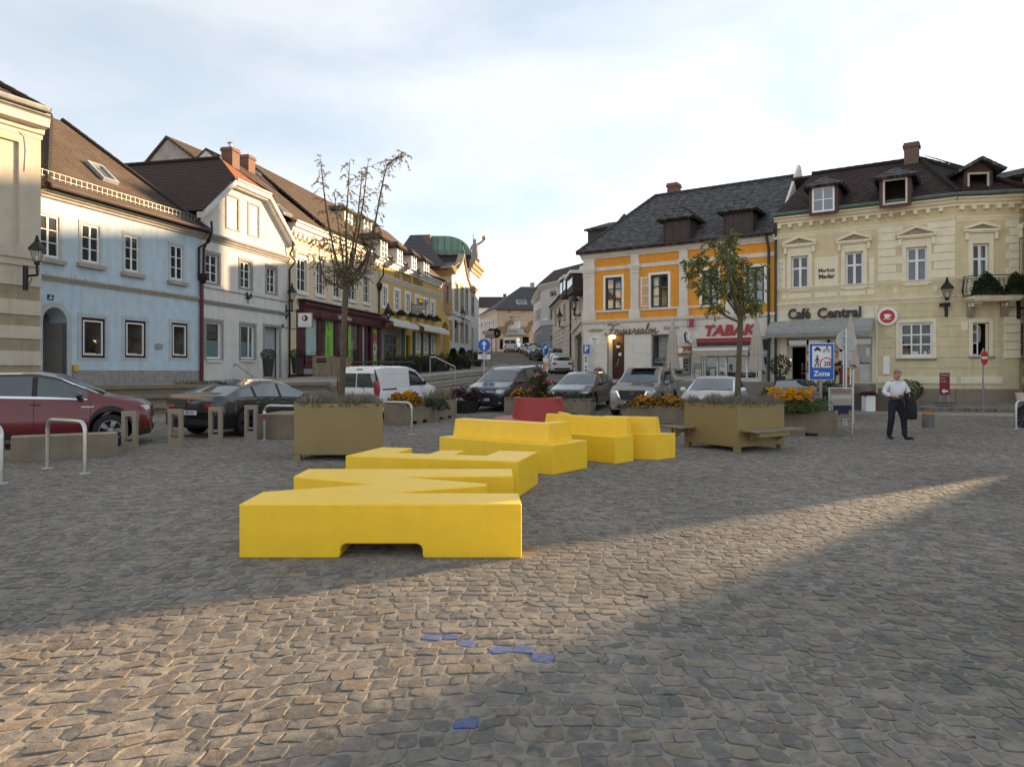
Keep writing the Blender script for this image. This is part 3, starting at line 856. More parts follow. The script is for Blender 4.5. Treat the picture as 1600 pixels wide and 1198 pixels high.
# cream house at the left edge
m_cream=mat('cream_stucco',(0.58,0.52,0.415),0.85,var=0.07,streak=0.28)
m_creamd=mat('tan_stucco',(0.36,0.30,0.20),0.88,var=0.12,streak=0.35)
H=House('cream_house','cream stucco house with rusticated bands at the left edge behind the red car',-944,13.35,60,24.0,1.0)
zt=H.z(56,213)
uE=H.L
H.wall(m_cream,0,zt,depth=9)
zs=H.z(58,418);zs2=H.z(58,404)
H.band(zs2-.06,zs2+.1,.14,m_cream,'string_course',0,uE+.1)
H.band(zs,zs2-.06,.08,m_cream,'string_course',0,uE+.05)
for yt,yb in((426,449),(471,493.5),(510.5,530),(549,571),(580,600)):
 H.band(H.z(60,yb),H.z(60,yt),.07,m_cream,'rustication_band',0,uE+.06)
for yt,yb in((449,471),(493.5,510.5),(530,549),(571,580)):
 H.band(H.z(60,yb),H.z(60,yt),.03,m_creamd,'rustication_band',0,uE+.03)
up_=H.u(27)
H.band(zs2+.35,zt-.1,.10,m_cream,'pilaster',up_,uE+.02)
H.band(H.z(25,222),zt-.1,.10,m_cream,'frieze',0,up_)
H.band(zs2+.1,zs2+.35,.12,m_cream,'plinth_band',0,uE+.04)
H.band(zs2+.36,H.z(25,224),.025,m_cream,'wall_panel',0,H.u(20))
m_cornc=mat('cream_cornice',(0.60,0.53,0.41),0.8,var=0.07,streak=0.15)
zc=zt-.1
H.prof([(-.05,zc),(.12,zc),(.14,zc+.12),(.22,zc+.16),(.26,zc+.3),(.5,zc+.36),(.55,zc+.62),(.62,zc+.66),(-.05,zc+.75)],m_cornc,'cornice',0,uE+.06)
H.gutter(zc+.86,-.72,m_zinc,0,uE-.1,.11)
H.gutter(zc+.72,-.62,m_zinc,0,uE,.05)
ze=zc+.78
A=(0,-.65,ze);B=(uE+.5,-.65,ze);uh=H.u(0,1.0)
sl=.72
Rg=4.2
mb=MB();roof_face(mb,[(0,-.65,ze),(uE+.05,-.65,ze),(uE+.05-Rg-.65,Rg,ze+(Rg+.65)*sl),(0,Rg,ze+(Rg+.65)*sl)])
roof_face(mb,[(uE+.05,-.65,ze),(uE+.05,2*Rg+.65,ze),(uE+.05-Rg-.65,Rg,ze+(Rg+.65)*sl)])
H.put(mb,'roof',m_tile_brown)
ridge_caps(H,(uE,-.6,ze+.08),(uE+.05-Rg-.65,Rg,ze+(Rg+.65)*sl+.06),m_tile_brown,.13)
cp=[H.loc(36,205,-.2),H.loc(40,213,-.13),H.loc(41,235,-.12),H.loc(39,268,-.12)]
H.pipe(cp,m_zinc,.012,'cable')
# light blue house
m_blue_st=mat('light_blue_stucco',(0.50,0.60,0.66),0.85,var=0.08,streak=0.3)
m_sillst=mat('beige_stone_trim',(0.40,0.36,0.30),0.85,var=0.12,streak=0.3)
m_greysur=mat('pale_grey_surround',(0.46,0.50,0.51),0.85,var=0.07,streak=0.2)
m_maroon=mat('dark_maroon_paint',(0.10,0.018,0.018),0.45,var=0.15)
m_bluew=mat('whitewashed_lintel',(0.66,0.64,0.58),.85,var=.06)
H=House('blue_house','light blue two storey house with brown tiled roof and arched doorway',62,25.5,313,33.6,1.08)
blue=H
ztop=(H.z(80,312)+H.z(300,371))/2
for xa,xb,yt,yb in((58,92,336,401),(127,155,352,410),(194.5,217,369,424),(266,285.5,384,437)):
 H.wpx(xa,xb,yt,yb,fm=m_white,sur=(.13,m_greysur,.025),sill=(m_sillst,.22,.16,.16),dep=.05,rows=(1,1,1))
sz=(H.z(80,439)+H.z(300,469))/2
for xa,xb,yt,yb in((127,164,497,559),(195,227.5,501,559),(268,293,505,559)):
 u0,u1,z0,z1=H.rect(xa,xb,yt,yb)
 w=H.window(u0,u1,z0,z1,fm=mat('dark_brown_frame',(.03,.012,.011),.5),cols=1,rows=(1,),fw=.1,dep=.06,glass=m_clear,room=m_inner,sur=(.17,m_greysur,.02),name='shop_window')
 mb=MB();q=.1;r=.05
 mb.box(u0+q,u0+q+r,.01,.05,z0+q,z1-q);mb.box(u1-q-r,u1-q,.01,.05,z0+q,z1-q);mb.box(u0+q+r,u1-q-r,.01,.05,z0+q,z0+q+r);mb.box(u0+q+r,u1-q-r,.01,.05,z1-q-r,z1-q)
 mb.obj('inner_frame',m_white,w)
 MB().box(u0+.2,u1-.2,.25,.5,z0+.12,z0+.2).obj('display_shelf',mat('pale_green_strip',(.5,.55,.25),.6),w)
 MB().ell(((u0+u1)/2-.1,.6,z0+.5),(.16,.16,.3),10,8).obj('display_piece',mat('shop_goods',(.3,.16,.09),.6,var=.6,vs=8),w,60)
# arched doorway
ua,ub=H.u(66),H.u(104);za=H.z(85,480);zsp=H.z(85,503)
H.opens.append((ua,ub,0.0,za))
n=12;uc=(ua+ub)/2;ra=(ub-ua)/2
arc=[(uc-ra*math.cos(math.pi*i/n),zsp+(za-zsp)*math.sin(math.pi*i/n))for i in range(n+1)]
H.wall(m_blue_st,0,ztop+.35,depth=8.5)
mb=MB()
for i in range(n):
 (a0,b0),(a1,b1)=arc[i],arc[i+1]
 mb.poly([(a0,-.004,b0),(a1,-.004,b1),(a1,-.004,za+.01),(a0,-.004,za+.01)]);mb.poly([(a0,-.004,b0),(a1,-.004,b1),(a1,.8,b1),(a0,.8,b0)])
H.put(mb,'arch',m_blue_st)
mb=MB();w_=.2
for i in range(n):
 t0,t1=math.pi*i/n,math.pi*(i+1)/n
 o=lambda t,k:(uc-(ra+k)*math.cos(t),zsp+((za-zsp)+k)*math.sin(t))
 a,b,c,d_=o(t0,0),o(t1,0),o(t1,w_),o(t0,w_)
 mb.extr([(p[0],-.03,p[1])for p in(a,b,c,d_)],(0,.04,0))
mb.box(ub,ub+w_,-.03,.02,0,zsp);mb.box(ua-w_,ua,-.03,.02,0,zsp)
H.put(mb,'arch_surround',m_greysur)
mb=MB();m_pass=mat('grey_passage_plaster',(.33,.30,.28),.9,var=.1)
mb.poly([(ua,0,0),(ua,2.2,0),(ua,2.2,za),(ua,0,za)]);mb.poly([(ub,0,0),(ub,2.2,0),(ub,2.2,za),(ub,0,za)]);mb.poly([(ua,2.2,0),(ub,2.2,0),(ub,2.2,za),(ua,2.2,za)]);mb.poly([(ua,0,za+.02),(ub,0,za+.02),(ub,2.2,za+.02),(ua,2.2,za+.02)])
H.put(mb,'passage',m_pass)
H.put(MB().box(ua+.4,ub-.2,2.1,2.16,0,2.1),'door',m_zinc)
H.cornice(sz-.02,.2,.14,m_sillst,'string_course')
H.put(MB().box(ub+.21,H.L,-.05,.03,-.5,H.z(200,578.5)),'plinth',m_stone)
H.cornice(ztop+.05,.3,.35,m_sillst,'cornice',0,H.L+.05)
ze=ztop+.36;de=-.45
mb=MB();mb.tube([H.loc(62,302,-.5),(H.L+.1,-.5,ze+.05)],.07,8)
H.put(MB().tube([(0,-.52,ze+.02),(H.L+.12,-.52,ze+.02)],.075,8),'gutter',m_gutter,40)
apex=H.loc(88,186,4.6)
slb=(apex.z-ze)/(4.6-de)
mb=MB();roof_face(mb,[(-.1,de,ze),(H.L+.15,de,ze),(apex.x+.3,4.6,apex.z),(apex.x-.3,4.6,apex.z)],.17,.02)
roof_face(mb,[(H.L+.15,de,ze),(H.L+.15,9.6,ze),(apex.x+.3,4.6,apex.z)],.17,.02)
roof_face(mb,[(-.1,9.6,ze),(-.1,de,ze),(apex.x-.3,4.6,apex.z)],.17,.02)
H.put(mb,'roof',m_tile_brown2)
ridge_caps(H,(H.L+.1,de+.03,ze+.06),(apex.x+.3,4.6,apex.z+.05),m_tile_brown2,.12)
ridge_caps(H,(-.05,de+.03,ze+.06),(apex.x-.3,4.6,apex.z+.05),m_tile_brown2,.12)
# snow guard: two rails on short posts, bars between
mb=MB();dg,zg_=.0,ze+.45*slb
mb.tube([(0,dg,zg_+.07),(H.L-.3,dg,zg_+.07)],.009,6);mb.tube([(0,dg,zg_+.27),(H.L-.3,dg,zg_+.27)],.009,6)
uu=.1
while uu<H.L-.3:
 mb.box(uu-.006,uu+.006,dg-.006,dg+.006,zg_-.1,zg_+.28);uu+=.24
H.put(mb,'snow_guard',m_zinc)
p=H.hit(158,272,de,ze,slb)
def skylight(H,x,y,w,h,de,ze,m,opened=0):
 p=H.hit(x,y,de,ze,m);V=Vector((0,1,m)).normalized();N=Vector((0,-m,1)).normalized();Uv=Vector((1,0,0))
 q=lambda a,b,c:p+Uv*a+V*b+N*c
 mb=MB()
 for(a0,a1,b0,b1)in((-w/2,-w/2+.09,-h/2,h/2),(w/2-.09,w/2,-h/2,h/2),(-w/2+.09,w/2-.09,-h/2,-h/2+.09),(-w/2+.09,w/2-.09,h/2-.09,h/2)):
  mb.extr([q(a0,b0,.02),q(a1,b0,.02),q(a1,b1,.02),q(a0,b1,.02)],N*.16)
 f=H.put(mb,'skylight',m_alu)
 mb=MB();mb.extr([q(-w/2+.07,-h/2+.07,.05),q(w/2-.07,-h/2+.07,.05),q(w/2-.07,h/2-.07,.05),q(-w/2+.07,h/2-.07,.05)],N*.06)
 mb.obj('pane',m_glass,f)
skylight(H,158,273,.8,1.2,de,ze,slb)
# downpipe and hopper
ux=H.L-.03;zh=H.z(312,437)
H.pipe([(ux-.25,-.5,ze),(ux+.1,-.55,ze-.1),(ux+.12,-.4,ze-.5),(ux-.2,-.12,ze-.8),(ux-.22,-.12,zh+.2)],m_black,.055)
H.pipe([(ux+.18,-.5,ze+.5),(ux+.22,-.5,ze),(ux+.12,-.12,ze-.8),(ux+.1,-.12,zh+.2)],m_black,.055)
H.put(MB().lathe([(.09,zh-.2),(.2,zh),(.22,zh+.25),(.18,zh+.27)],8,(ux-.05,-.2,0)),'pipe_hopper',m_black,40)
H.pipe([(ux-.05,-.14,zh-.1),(ux-.05,-.14,.02)],m_maroon,.09)
u0,u1,z0,z1=H.rect(73.5,83,460.5,468.5)
s_=tag(H.put(MB().box(u0,u1,-.03,-.005,z0,z1),'house_number',mat('enamel_blue',(.012,.02,.13),.35)),None)
text('6',.16,m_white,s_,((u0+u1)/2,-.034,(z0+z1)/2+.03));MB().box(u0+.05,u1-.05,-.034,-.031,z0+.04,z0+.07).obj('lettering',m_white,s_)
u0,u1,z0,z1=H.rect(241,254,536.5,546)
H.put(MB().extr([((u0+u1)/2+(u1-u0)/2*math.copysign(abs(math.cos(t))**.6,math.cos(t)),-.04,(z0+z1)/2+(z1-z0)/2*math.copysign(abs(math.sin(t))**.6,math.sin(t)))for t in[i*math.pi/10 for i in range(20)]],(0,.06,0)),'plaque',m_stone)
u0,u1,z0,z1=H.rect(112,119,570,580)
H.put(MB().box(u0,u1,-.12,0,z0,z1),'post_box',mat('yellow_box',(.6,.38,.05),.5))
# bird spikes on the string course
mb=MB()
for i in range(70):
 uu=rnd.uniform(.2,H.L-.2);a=rnd.uniform(-.1,.1)
 if rnd.random()<.5:mb.tube([(uu,-.1,sz+.18),(uu+a,-.12,sz+.18+rnd.uniform(.08,.2))],.006,4)
H.put(mb,'bird_spikes',m_zinc)
# pale house with the half hipped gable
m_pale=mat('pale_grey_stucco',(0.64,0.62,0.58),0.85,var=0.08,streak=0.32)
m_grtrim=mat('grey_plaster_trim',(0.30,0.285,0.27),0.85,var=0.1,streak=0.2)
H=House('gable_house','pale grey house with a half hipped gable front and two small attic windows',313.5,33.62,450,41.2,1.2)
pale=H
zc1=(H.z(318,372)+H.z(449,406))/2
for xa,xb,yt,yb in((321,341,398,441.5),(375.5,392,409,450),(417,431,419,457.5)):
 H.wpx(xa,xb,yt,yb,sur=(.17,m_grtrim,.03),dep=.12,rows=(1,1,1))
m_frost=mat('frosted_teal_pane',(.13,.2,.2),.25,var=.1,bump=0)
for xa,xb,yt,yb in((322,346,503,560.5),(376,398,508,560.5)):
 u0,u1,z0,z1=H.rect(xa,xb,yt,yb)
 w=H.window(u0,u1,z0,z1,cols=1,rows=(1,),fw=.09,dep=.14,sur=(.15,m_grtrim,.03),sill=(m_white,.02,.07,.1),panes=False)
 MB().box(u0+.1,u1-.1,.128,.136,z0+.1,z0+(z1-z0)*.5).obj('frosted_film',m_frost,w)
 if xa>350:
  mb=MB();mb.extr([(u1-.5,.08,z0+.1),(u1-.42,.08,z0+.1),(u1-.62,-.08,z1-.1),(u1-.7,-.08,z1-.1)],(0,.04,0));mb.obj('tilted_sash',m_white,w)
u0,u1,z0,z1=H.rect(413,437,511,588);z0=0
H.opens.append((u0,u1,z0,z1))
d_=H.put(MB().box(u0,u1,.3,.36,z0,z1),'door',mat('pale_blue_grey_door',(.36,.38,.40),.5))
MB().box(u1-.22,u1-.17,.24,.3,z0+.95,z0+1.2).obj('handle',m_steel,d_)
mb=MB();mb.box(u0-.14,u0,-.03,.05,0,z1+.14);mb.box(u1,u1+.14,-.03,.05,0,z1+.14);mb.box(u0,u1,-.028,.05,z1,z1+.138);mb.obj('surround',m_grtrim,d_)
gw=[(352.5,376,307,360),(387,408,320,370.5)]
m_curt=mat('white_curtain',(.75,.73,.68),.9,var=.08,bump=.05)
for xa,xb,yt,yb in gw:
 H.wpx(xa+2,xb-4.5,yt+2,yb-2.5,cols=2,rows=(1,),sur=(.14,m_grtrim,.03),dep=.06,glass=mat('white_roller_blind',(.75,.73,.68),.25,var=.05,bump=.02),panes=False)
el,er=H.loc(311,338),H.loc(450,372)
tl,tr=H.loc(359,286),H.loc(413,304)
zg0=(el.z+er.z)/2;zt1=(tl.z+tr.z)/2
zw1=zg0
H.wall(m_pale,0,zc1+.05,depth=9)
# gable field
us=[o for o in H.opens if o[2]>zc1]
def gable_cell(u):
 if u<tl.x:return zc1+.05+max(0,(zg0-zc1))+(zt1-zg0)*(u/tl.x)
 if u>tr.x:return zc1+.05+max(0,(zg0-zc1))+(zt1-zg0)*((H.L-u)/(H.L-tr.x))
 return zt1+zc1*0+(.05)
mb=MB();zb=zc1+.05
cuts=sorted({0,H.L,tl.x,tr.x,*[q for o in us for q in o[:2]]})
for i in range(len(cuts)-1):
 a,b=cuts[i],cuts[i+1];mid_=(a+b)/2
 o=[w for w in us if w[0]<mid_<w[1]]
 ha,hb=gable_cell(a+1e-6),gable_cell(b-1e-6)
 if o:
  mb.poly([(a,0,zb),(b,0,zb),(b,0,o[0][2]),(a,0,o[0][2])]);mb.poly([(a,0,o[0][3]),(b,0,o[0][3]),(b,0,hb),(a,0,ha)])
  aa,bb,c,e=o[0];r=.2
  mb.poly([(aa,0,c),(aa,0,e),(aa,r,e),(aa,r,c)]);mb.poly([(bb,0,c),(bb,r,c),(bb,r,e),(bb,0,e)]);mb.poly([(aa,0,c),(aa,r,c),(bb,r,c),(bb,0,c)]);mb.poly([(aa,0,e),(bb,0,e),(bb,r,e),(aa,r,e)])
 else:
  mb.poly([(a,0,zb),(b,0,zb),(b,0,hb),(a,0,ha)])
H.put(mb,'gable',m_pale)
H.cornice(zc1-.12,.36,.22,m_grtrim,'cornice')
H.band((H.z(318,452)+H.z(448,467))/2-.06,(H.z(318,452)+H.z(448,467))/2,.03,m_grtrim,'string_course')
H.cornice((H.z(318,470)+H.z(449,493))/2-.1,.22,.1,m_grtrim,'string_course')
# roof: ridge runs back from the gable, half hip at the front
zr=H.z(364,257,1.6);ur=(tl.x+tr.x)/2
back=11
OV=.35
eL=(-.2,-OV,zb+max(0,zg0-zc1));eR=(H.L+.2,-OV,zb+max(0,zg0-zc1))
TL=(tl.x,-OV,zt1+.08);TR=(tr.x,-OV,zt1+.08);RF=(ur,1.6,zr);RB=(ur,back,zr)
EL2=(eL[0],back,eL[2]);ER2=(eR[0],back,eR[2])
mb=MB();roof_face(mb,[EL2,eL,TL,RF,RB],.18,.02);roof_face(mb,[eR,ER2,RB,RF,TR],.18,.02)
H.put(mb,'roof',m_tile_red)
mb=MB();roof_face(mb,[TL,TR,RF],.18,.02);H.put(mb,'half_hip',m_tile_orange)
ridge_caps(H,(ur,1.6,zr+.05),(ur,back,zr+.05),m_tile_red,.12)
mb=MB()
for a,b in((eL,TL),(TL,TR),(TR,eR)):
 a_,b_=Vector(a),Vector(b)
 mb.extr([a_+Vector((0,-.06,-.28)),b_+Vector((0,-.06,-.28)),b_+Vector((0,-.06,0)),a_+Vector((0,-.06,0))],(0,.12,0))
 mb.extr([a_+Vector((0,.06,-.36)),b_+Vector((0,.06,-.36)),b_+Vector((0,.06,-.1)),a_+Vector((0,.06,-.1))],(0,OV,0))
H.put(mb,'bargeboard',m_pale)
H.gutter(zt1+.08,-OV-.08,m_alu,tl.x,tr.x,.07)
ms=(zr-zt1)/(ur-tl.x)if False else 1
ux=H.L-.08
H.pipe([(ux,-.35,er.z+.2),(ux+.1,-.3,er.z-.6),(ux+.05,-.12,er.z-1.0),(ux+.05,-.12,zc1+.4),(ux+.3,-.35,zc1),(ux+.05,-.12,zc1-.5),(ux+.05,-.12,.02)],m_black,.055)
# rooster ornament
p=H.loc(385.5,465)
mb=MB();mb.ell((p.x,-.1,p.z),(.16,.05,.12),10,6);mb.ell((p.x-.12,-.1,p.z+.2),(.06,.04,.08),8,6);mb.tube([(p.x-.1,-.1,p.z),(p.x-.13,-.1,p.z+.2)],.05,6)
for k in range(4):mb.tube([(p.x+.1,-.1,p.z+.02),(p.x+.25,-.1,p.z+.1+.05*k),(p.x+.3,-.1,p.z-.02+.1*k)],.025,5)
mb.tube([(p.x-.03,-.1,p.z-.1),(p.x-.05,-.1,p.z-.26),(p.x+.1,-.1,p.z-.27)],.015,5);mb.tube([(p.x,0,p.z-.26),(p.x,-.12,p.z-.26)],.02,5)
tag(H.put(mb,'rooster_ornament',m_black,60),None)
u0,u1,z0,z1=H.rect(439.5,443.5,507,512);H.put(MB().box(u0,u1,-.03,0,z0,z1),'house_number',mat('enamel_grey',(.1,.1,.11),.4))
# tall house behind with the bare grey gable and its chimneys
m_rough=mat('bare_grey_plaster',(.42,.375,.34),.9,var=.15,vs=1.5,streak=.35,bump=.3)
bx=Vector((K(300)*47,47))
H=House('rear_house','tall house behind with a bare grey gable wall and mossy brown roof',212,46,345,44,1.2)
za=H.z(262,213);zb=H.z(215,270)
uA,u0,u1=H.u(262),H.u(196),H.u(362)
zL=6
mb=MB();zz=H.z(345,268)
mb.poly([(u0,0,0),(u1,0,0),(u1,0,H.z(362,282)),(uA,0,za),(u0,0,H.z(196,292))]);H.put(mb,'wall',m_rough)
mb=MB();roof_face(mb,[(u1+2.2,-.15,H.z(362,282)-1.9),(u1+2.2,14,H.z(362,282)-1.9),(uA,14,za),(uA,-.15,za)],.17,.02)
roof_face(mb,[(u0-1,14,H.z(196,292)-.9),(u0-1,-.15,H.z(196,292)-.9),(uA,-.15,za),(uA,14,za)],.17,.02)
H.put(mb,'roof',m_tile_brown2)
# cream house with the maroon shop front
m_cream2=mat('pale_yellow_stucco',(0.66,0.56,0.38),0.85,var=0.07,streak=0.25)
m_trimw=mat('white_stucco_trim',(0.68,0.64,0.56),0.8,var=0.06,streak=0.15)
m_marsh=mat('maroon_shopfront',(0.08,0.012,0.017),0.4,var=0.15,spec=.5)
H=House('shop_house','cream house with a maroon wooden shop front and green posters',450.5,41.25,592,54.3,1.5)
shop=H
zc=(H.z(455,372)+H.z(588,409))/2
for xa,xb,yt,yb in((463.5,478.5,405,455),(494,506,412.5,460),(520.5,532,419.5,464.5),(545,555.5,426.5,468.5),(567,576.5,433,472.5)):
 u0,u1,z0,z1=H.rect(xa,xb,yt,yb)
 w=H.window(u0,u1,z0,z1,rows=(1,1,.9),sur=(.2,m_trimw,.05),dep=.1,sill=(m_trimw,.12,.12,.14),panes=xa<530)
 mb=MB();zz=z1+.3
 mb.extr([(u0-.38,0,zz),(u0-.38,-.12,zz),(u0-.38,-.28,zz+.14),(u0-.38,-.3,zz+.22),(u0-.38,0,zz+.24)],(u1-u0+.76,0,0))
 mb.box(u0-.3,u0-.12,-.14,0,zz-.3,zz);mb.box(u1+.12,u1+.3,-.14,0,zz-.3,zz)
 mb.obj('hood',m_trimw,w)
 mb=MB();q=z0-.3
 mb.box(u0-.2,u1+.2,-.05,.02,q-.85,q);mb.obj('apron',m_trimw,w)
 MB().box(u0-.02,u1+.02,-.062,-.03,q-.62,q-.22).obj('apron_panel',m_creamd,w)
zf1=(H.z(470,476)+H.z(590,493))/2
zfb=(H.z(490,500)+H.z(590,511))/2
H.wall(m_cream2,zf1-.3,zc+.1,depth=9)
H.put(MB().box(0,H.u(463),0,.5,0,zf1-.3),'wall',m_cream2)
H.cornice(zc-.1,.7,.5,m_trimw,'cornice',0,H.L+.1)
mb=MB();uu=.3
while uu<H.L-.2:
 H.put(MB().box(uu,uu+.16,-.26,0,zc-.2,zc+.1),'modillion',m_trimw);uu+=.55
H.gutter(zc+.68,-.55,m_trimw,0,H.L)
ze=zc+.68
Rr=H.loc(440,289,5.2);slp=(Rr.z-ze)/5.7
mb=MB();roof_face(mb,[(-.3,-.5,ze),(H.L+.1,-.5,ze),(H.L+.1,5.2,Rr.z),(-.3,5.2,Rr.z)],.17,.02)
roof_face(mb,[(H.L+.1,10.9,ze),(-.3,10.9,ze),(-.3,5.2,Rr.z),(H.L+.1,5.2,Rr.z)],.17,.02)
H.put(mb,'roof',m_tile_brown2)
for q in(-.28,H.L+.08):MB().extr([(q,0,ze),(q,10.5,ze),(q,5.2,Rr.z-.1)],(.05,0,0)).obj('gable',m_pale,H.root)
u2=H.u(462,2)
mb=MB();roof_face(mb,[(u2,-.1,ze+.3*slp+.35),(H.L+.1,-.1,ze+.3*slp+.35),(H.L+.1,5.6,Rr.z+.75),(u2,5.6,Rr.z+.75)],.17,.02);H.put(mb,'upper_roof',m_tile_brown)
mb=MB();mb.extr([(u2+.02,0,ze),(u2+.02,5.6,Rr.z+.6),(u2+.02,9,ze)],(.2,0,0));H.put(mb,'parapet',m_pale)
# parapet wall rising over the ridge on the left part
mb=MB();a=H.hit(438,292,-.5,ze,slp);b=H.hit(600,395,-.5,ze,slp)
u0=H.u(428,5)
skylight(H,439,330,.8,1.1,-.5,ze,slp)
m_dcheek=mat('dormer_cream',(.62,.55,.43),.85,var=.06)
for xa,xb,yt,yb in((539,550,332,355),(569,580,345,366)):
 p=H.hit((xa+xb)/2,yb,-.5,ze,slp);u0,u1,z0,z1=H.rect(xa,xb,yt,yb,p.y)
 dormer(H,(u0-.1,u1+.1,p.z-.05,z1+.1),p.y,slp,m_dcheek,m_tile_brown,rise=.5,hip=True)
# chimneys in front of the rear roof
for xa,yt,D0 in((363,229,4.0),(388.5,241,4.6)):
 u0=H.u(xa,D0);zt=H.z(xa,yt,D0)
 chimney(H,u0,u0+.75,D0,D0+.75,ze+1,zt,m_brick,cap=xa<370)
# shop front: fascia, pillars, panes
zfs=.0
fr=H.put(MB().extr([(H.u(466),0,zfb),(H.u(466),-.32,zfb),(H.u(466),-.36,zfb+.5),(H.u(466),-.5,zf1-.12),(H.u(466),-.5,zf1),(H.u(466),0,zf1+.12)],(H.L-H.u(466)+.35,0,0)),'shop_fascia',m_marsh)
for k in range(7):
 uu=H.u(470)+(H.L-H.u(470))*k/7
 MB().box(uu+.06,uu+(H.L-H.u(470))/7-.06,-.375,-.33,zfb+.1,zfb+.46).obj('panel',m_marsh,fr,bevel=.015)
H.put(MB().box(H.u(463)-.05,H.L+.2,-.56,.05,zf1+.13,zf1+.2),'lead_flashing',m_zinc)
zsl=H.z(480,566);zsl2=zsl-.1
for xa,xb in((463,473),(496.5,501.5),(522.5,527.5),(537.5,542.5),(559.5,565),(570.5,573),(578,581.5),(590.3,594)):
 H.put(MB().box(H.u(xa),H.u(xb),-.09,.1,0,zfb+.02),'shop_pillar',m_marsh,bevel=.02)
H.put(MB().box(H.u(473),H.u(570.5),-.12,.02,.35,zsl2),'shop_stallriser',m_marsh)
for j in range(3):H.put(MB().box(H.u(474),H.u(496),-.135,-.1,.42+j*.26,.42+j*.26+.22),'plank',m_marsh,bevel=.01)
H.put(MB().box(H.u(473),H.L,-.1,.02,0,.35),'plinth',m_stone)
m_aqua=mat('pale_aqua_blind',(.62,.73,.73),.6,var=.06,bump=0)
m_green=mat('lime_green_poster',(.30,.78,.05),.5,var=.06,bump=0)
m_greyp=mat('grey_display',(.33,.32,.27),.7,var=.3,vs=4,bump=0)
m_ink=mat('dark_print',(.04,.1,.02),.6,bump=0)
def shoppane(xa,xb,posters,floor=False):
 u0,u1=H.u(xa),H.u(xb);z0=.1 if floor else zsl2
 g=H.put(MB().box(u0,u1,.0,.012,z0,zfb),'shop_window',m_clear)
 mb=MB();mb.poly([(u0,1.3,z0),(u1,1.3,z0),(u1,1.3,zfb),(u0,1.3,zfb)])
 for q in(u0,u1):mb.poly([(q,.05,z0),(q,1.3,z0),(q,1.3,zfb),(q,.05,zfb)])
 for q in(z0,zfb):mb.poly([(u0,.05,q),(u1,.05,q),(u1,1.3,q),(u0,1.3,q)])
 mb.obj('interior',m_inner,g)
 for a,b,m,zz0,zz1,dd in posters:
  ua,ub=H.u(a),H.u(b)
  MB().box(ua,ub,dd,dd+.02,z0+(zfb-z0)*zz0,z0+(zfb-z0)*zz1).obj('poster',m,g)
 return g,z0
shoppane(473,496.5,[(480.5,496,m_aqua,0,1,.1),(473.5,480,m_greyp,.0,.95,.5)])
g,z0=shoppane(501.5,522.5,[(510,522,m_green,0,1,.06),(502,509.5,m_greyp,.02,.6,.3)])
for k in range(9):
 zz=z0+(zfb-z0)*(.62-.05*k);MB().box(H.u(512),H.u(512)+(H.u(518.5)-H.u(512))*rnd.uniform(.6,1),.052,.058,zz,zz+.06).obj('print_line',m_ink,g)
shoppane(527.5,537.5,[(528,537,m_greyp,0,1,.5)])
shoppane(542.5,559.5,[(542.8,550,m_green,0,1,.06),(551,558,m_greyp,.02,.6,.3)])
shoppane(565,570.5,[(565.3,570.3,m_aqua,0,1,.06)],True)
g,z0=shoppane(581.5,590.3,[(581.7,590,m_green,0,1,.06)],True)
H.put(MB().box(H.u(573),H.u(578),.25,.32,.05,zfb),'door',m_marsh)
for zc_,m_,r_ in((.55,mat('white_print',(.75,.75,.73),.6,bump=0),.55),(.76,mat('red_print',(.5,.03,.02),.6,bump=0),.42)):
 MB().lathe([(1e-5,0),(r_,0),(r_,.01)],20,(H.u(586),.055,z0+(zfb-z0)*zc_),Matrix.Rotation(R(90),3,'X')).obj('roundel',m_,g)
MB().box(H.u(585),H.u(587),.03,.04,z0+(zfb-z0)*.5,z0+(zfb-z0)*.58).obj('print_mark',m_ink,g)
text('Information',.42,m_white,fr,(H.u(531),-.39,zfb+.3),name='lettering')
for k in range(5):
 uu=H.u((476,505,531,546,567)[k]);H.put(MB().tube(smooth_path([(uu,-.3,zfb),(uu,-.34,zfb-.5),(uu+.12,-.34,zfb-.62),(uu+.3,-.34,zfb-.55)],4),.018,5),'lamp_hook',m_black)
ux=H.L-.2
H.pipe([(ux,-.6,ze),(ux+.2,-.6,ze-.3),(ux-.1,-.5,ze-.9),(ux+.1,-.4,ze-1.4),(ux,-.1,ze-1.9),(ux,-.1,zf1+.1)],m_black,.06)
H.put(MB().lathe([(.1,ze-2.6),(.22,ze-2.3),(.22,ze-2.0)],8,(ux,-.15,0)),'pipe_hopper',m_black)
# yellow hotel
m_yelst=mat('warm_yellow_stucco',(0.62,0.43,0.13),0.85,var=0.06,streak=0.15)
H=House('yellow_hotel','yellow hotel with flower boxes under its upper windows and white dormers',592,54.4,687.5,69.5,2.0,cat='hotel')
hotel=H
zc=(H.z(596,415)+H.z(684,447))/2
zs=(H.z(596,433.5)+H.z(684,463))/2
zwt=(H.z(600,448)+H.z(676,473))/2;zwb=(H.z(600,481)+H.z(676,496))/2
for xa,xb in((597,604),(616.5,623.5),(634,640),(649.3,655),(662,667.3),(673,678)):
 H.window(H.u(xa),H.u(xb),zwb,zwt,rows=(1,1,1),sur=(.28,m_white,.05),dep=.08,panes=False,fw=.12,mid=.14,mw=.06)
zg1=(H.z(652,524)+H.z(676,529))/2;zg0=(H.z(652,550)+H.z(676,551))/2
for xa,xb in((650,655.5),(662.5,667.5),(673.5,678)):
 H.window(H.u(xa),H.u(xb),zg0,zg1,rows=(1,1,1),sur=(.2,m_white,.05),dep=.08,panes=False,fw=.12,mid=.14,mw=.06)
u0,u1=H.u(599.5),H.u(623);zd=H.z(611,524)
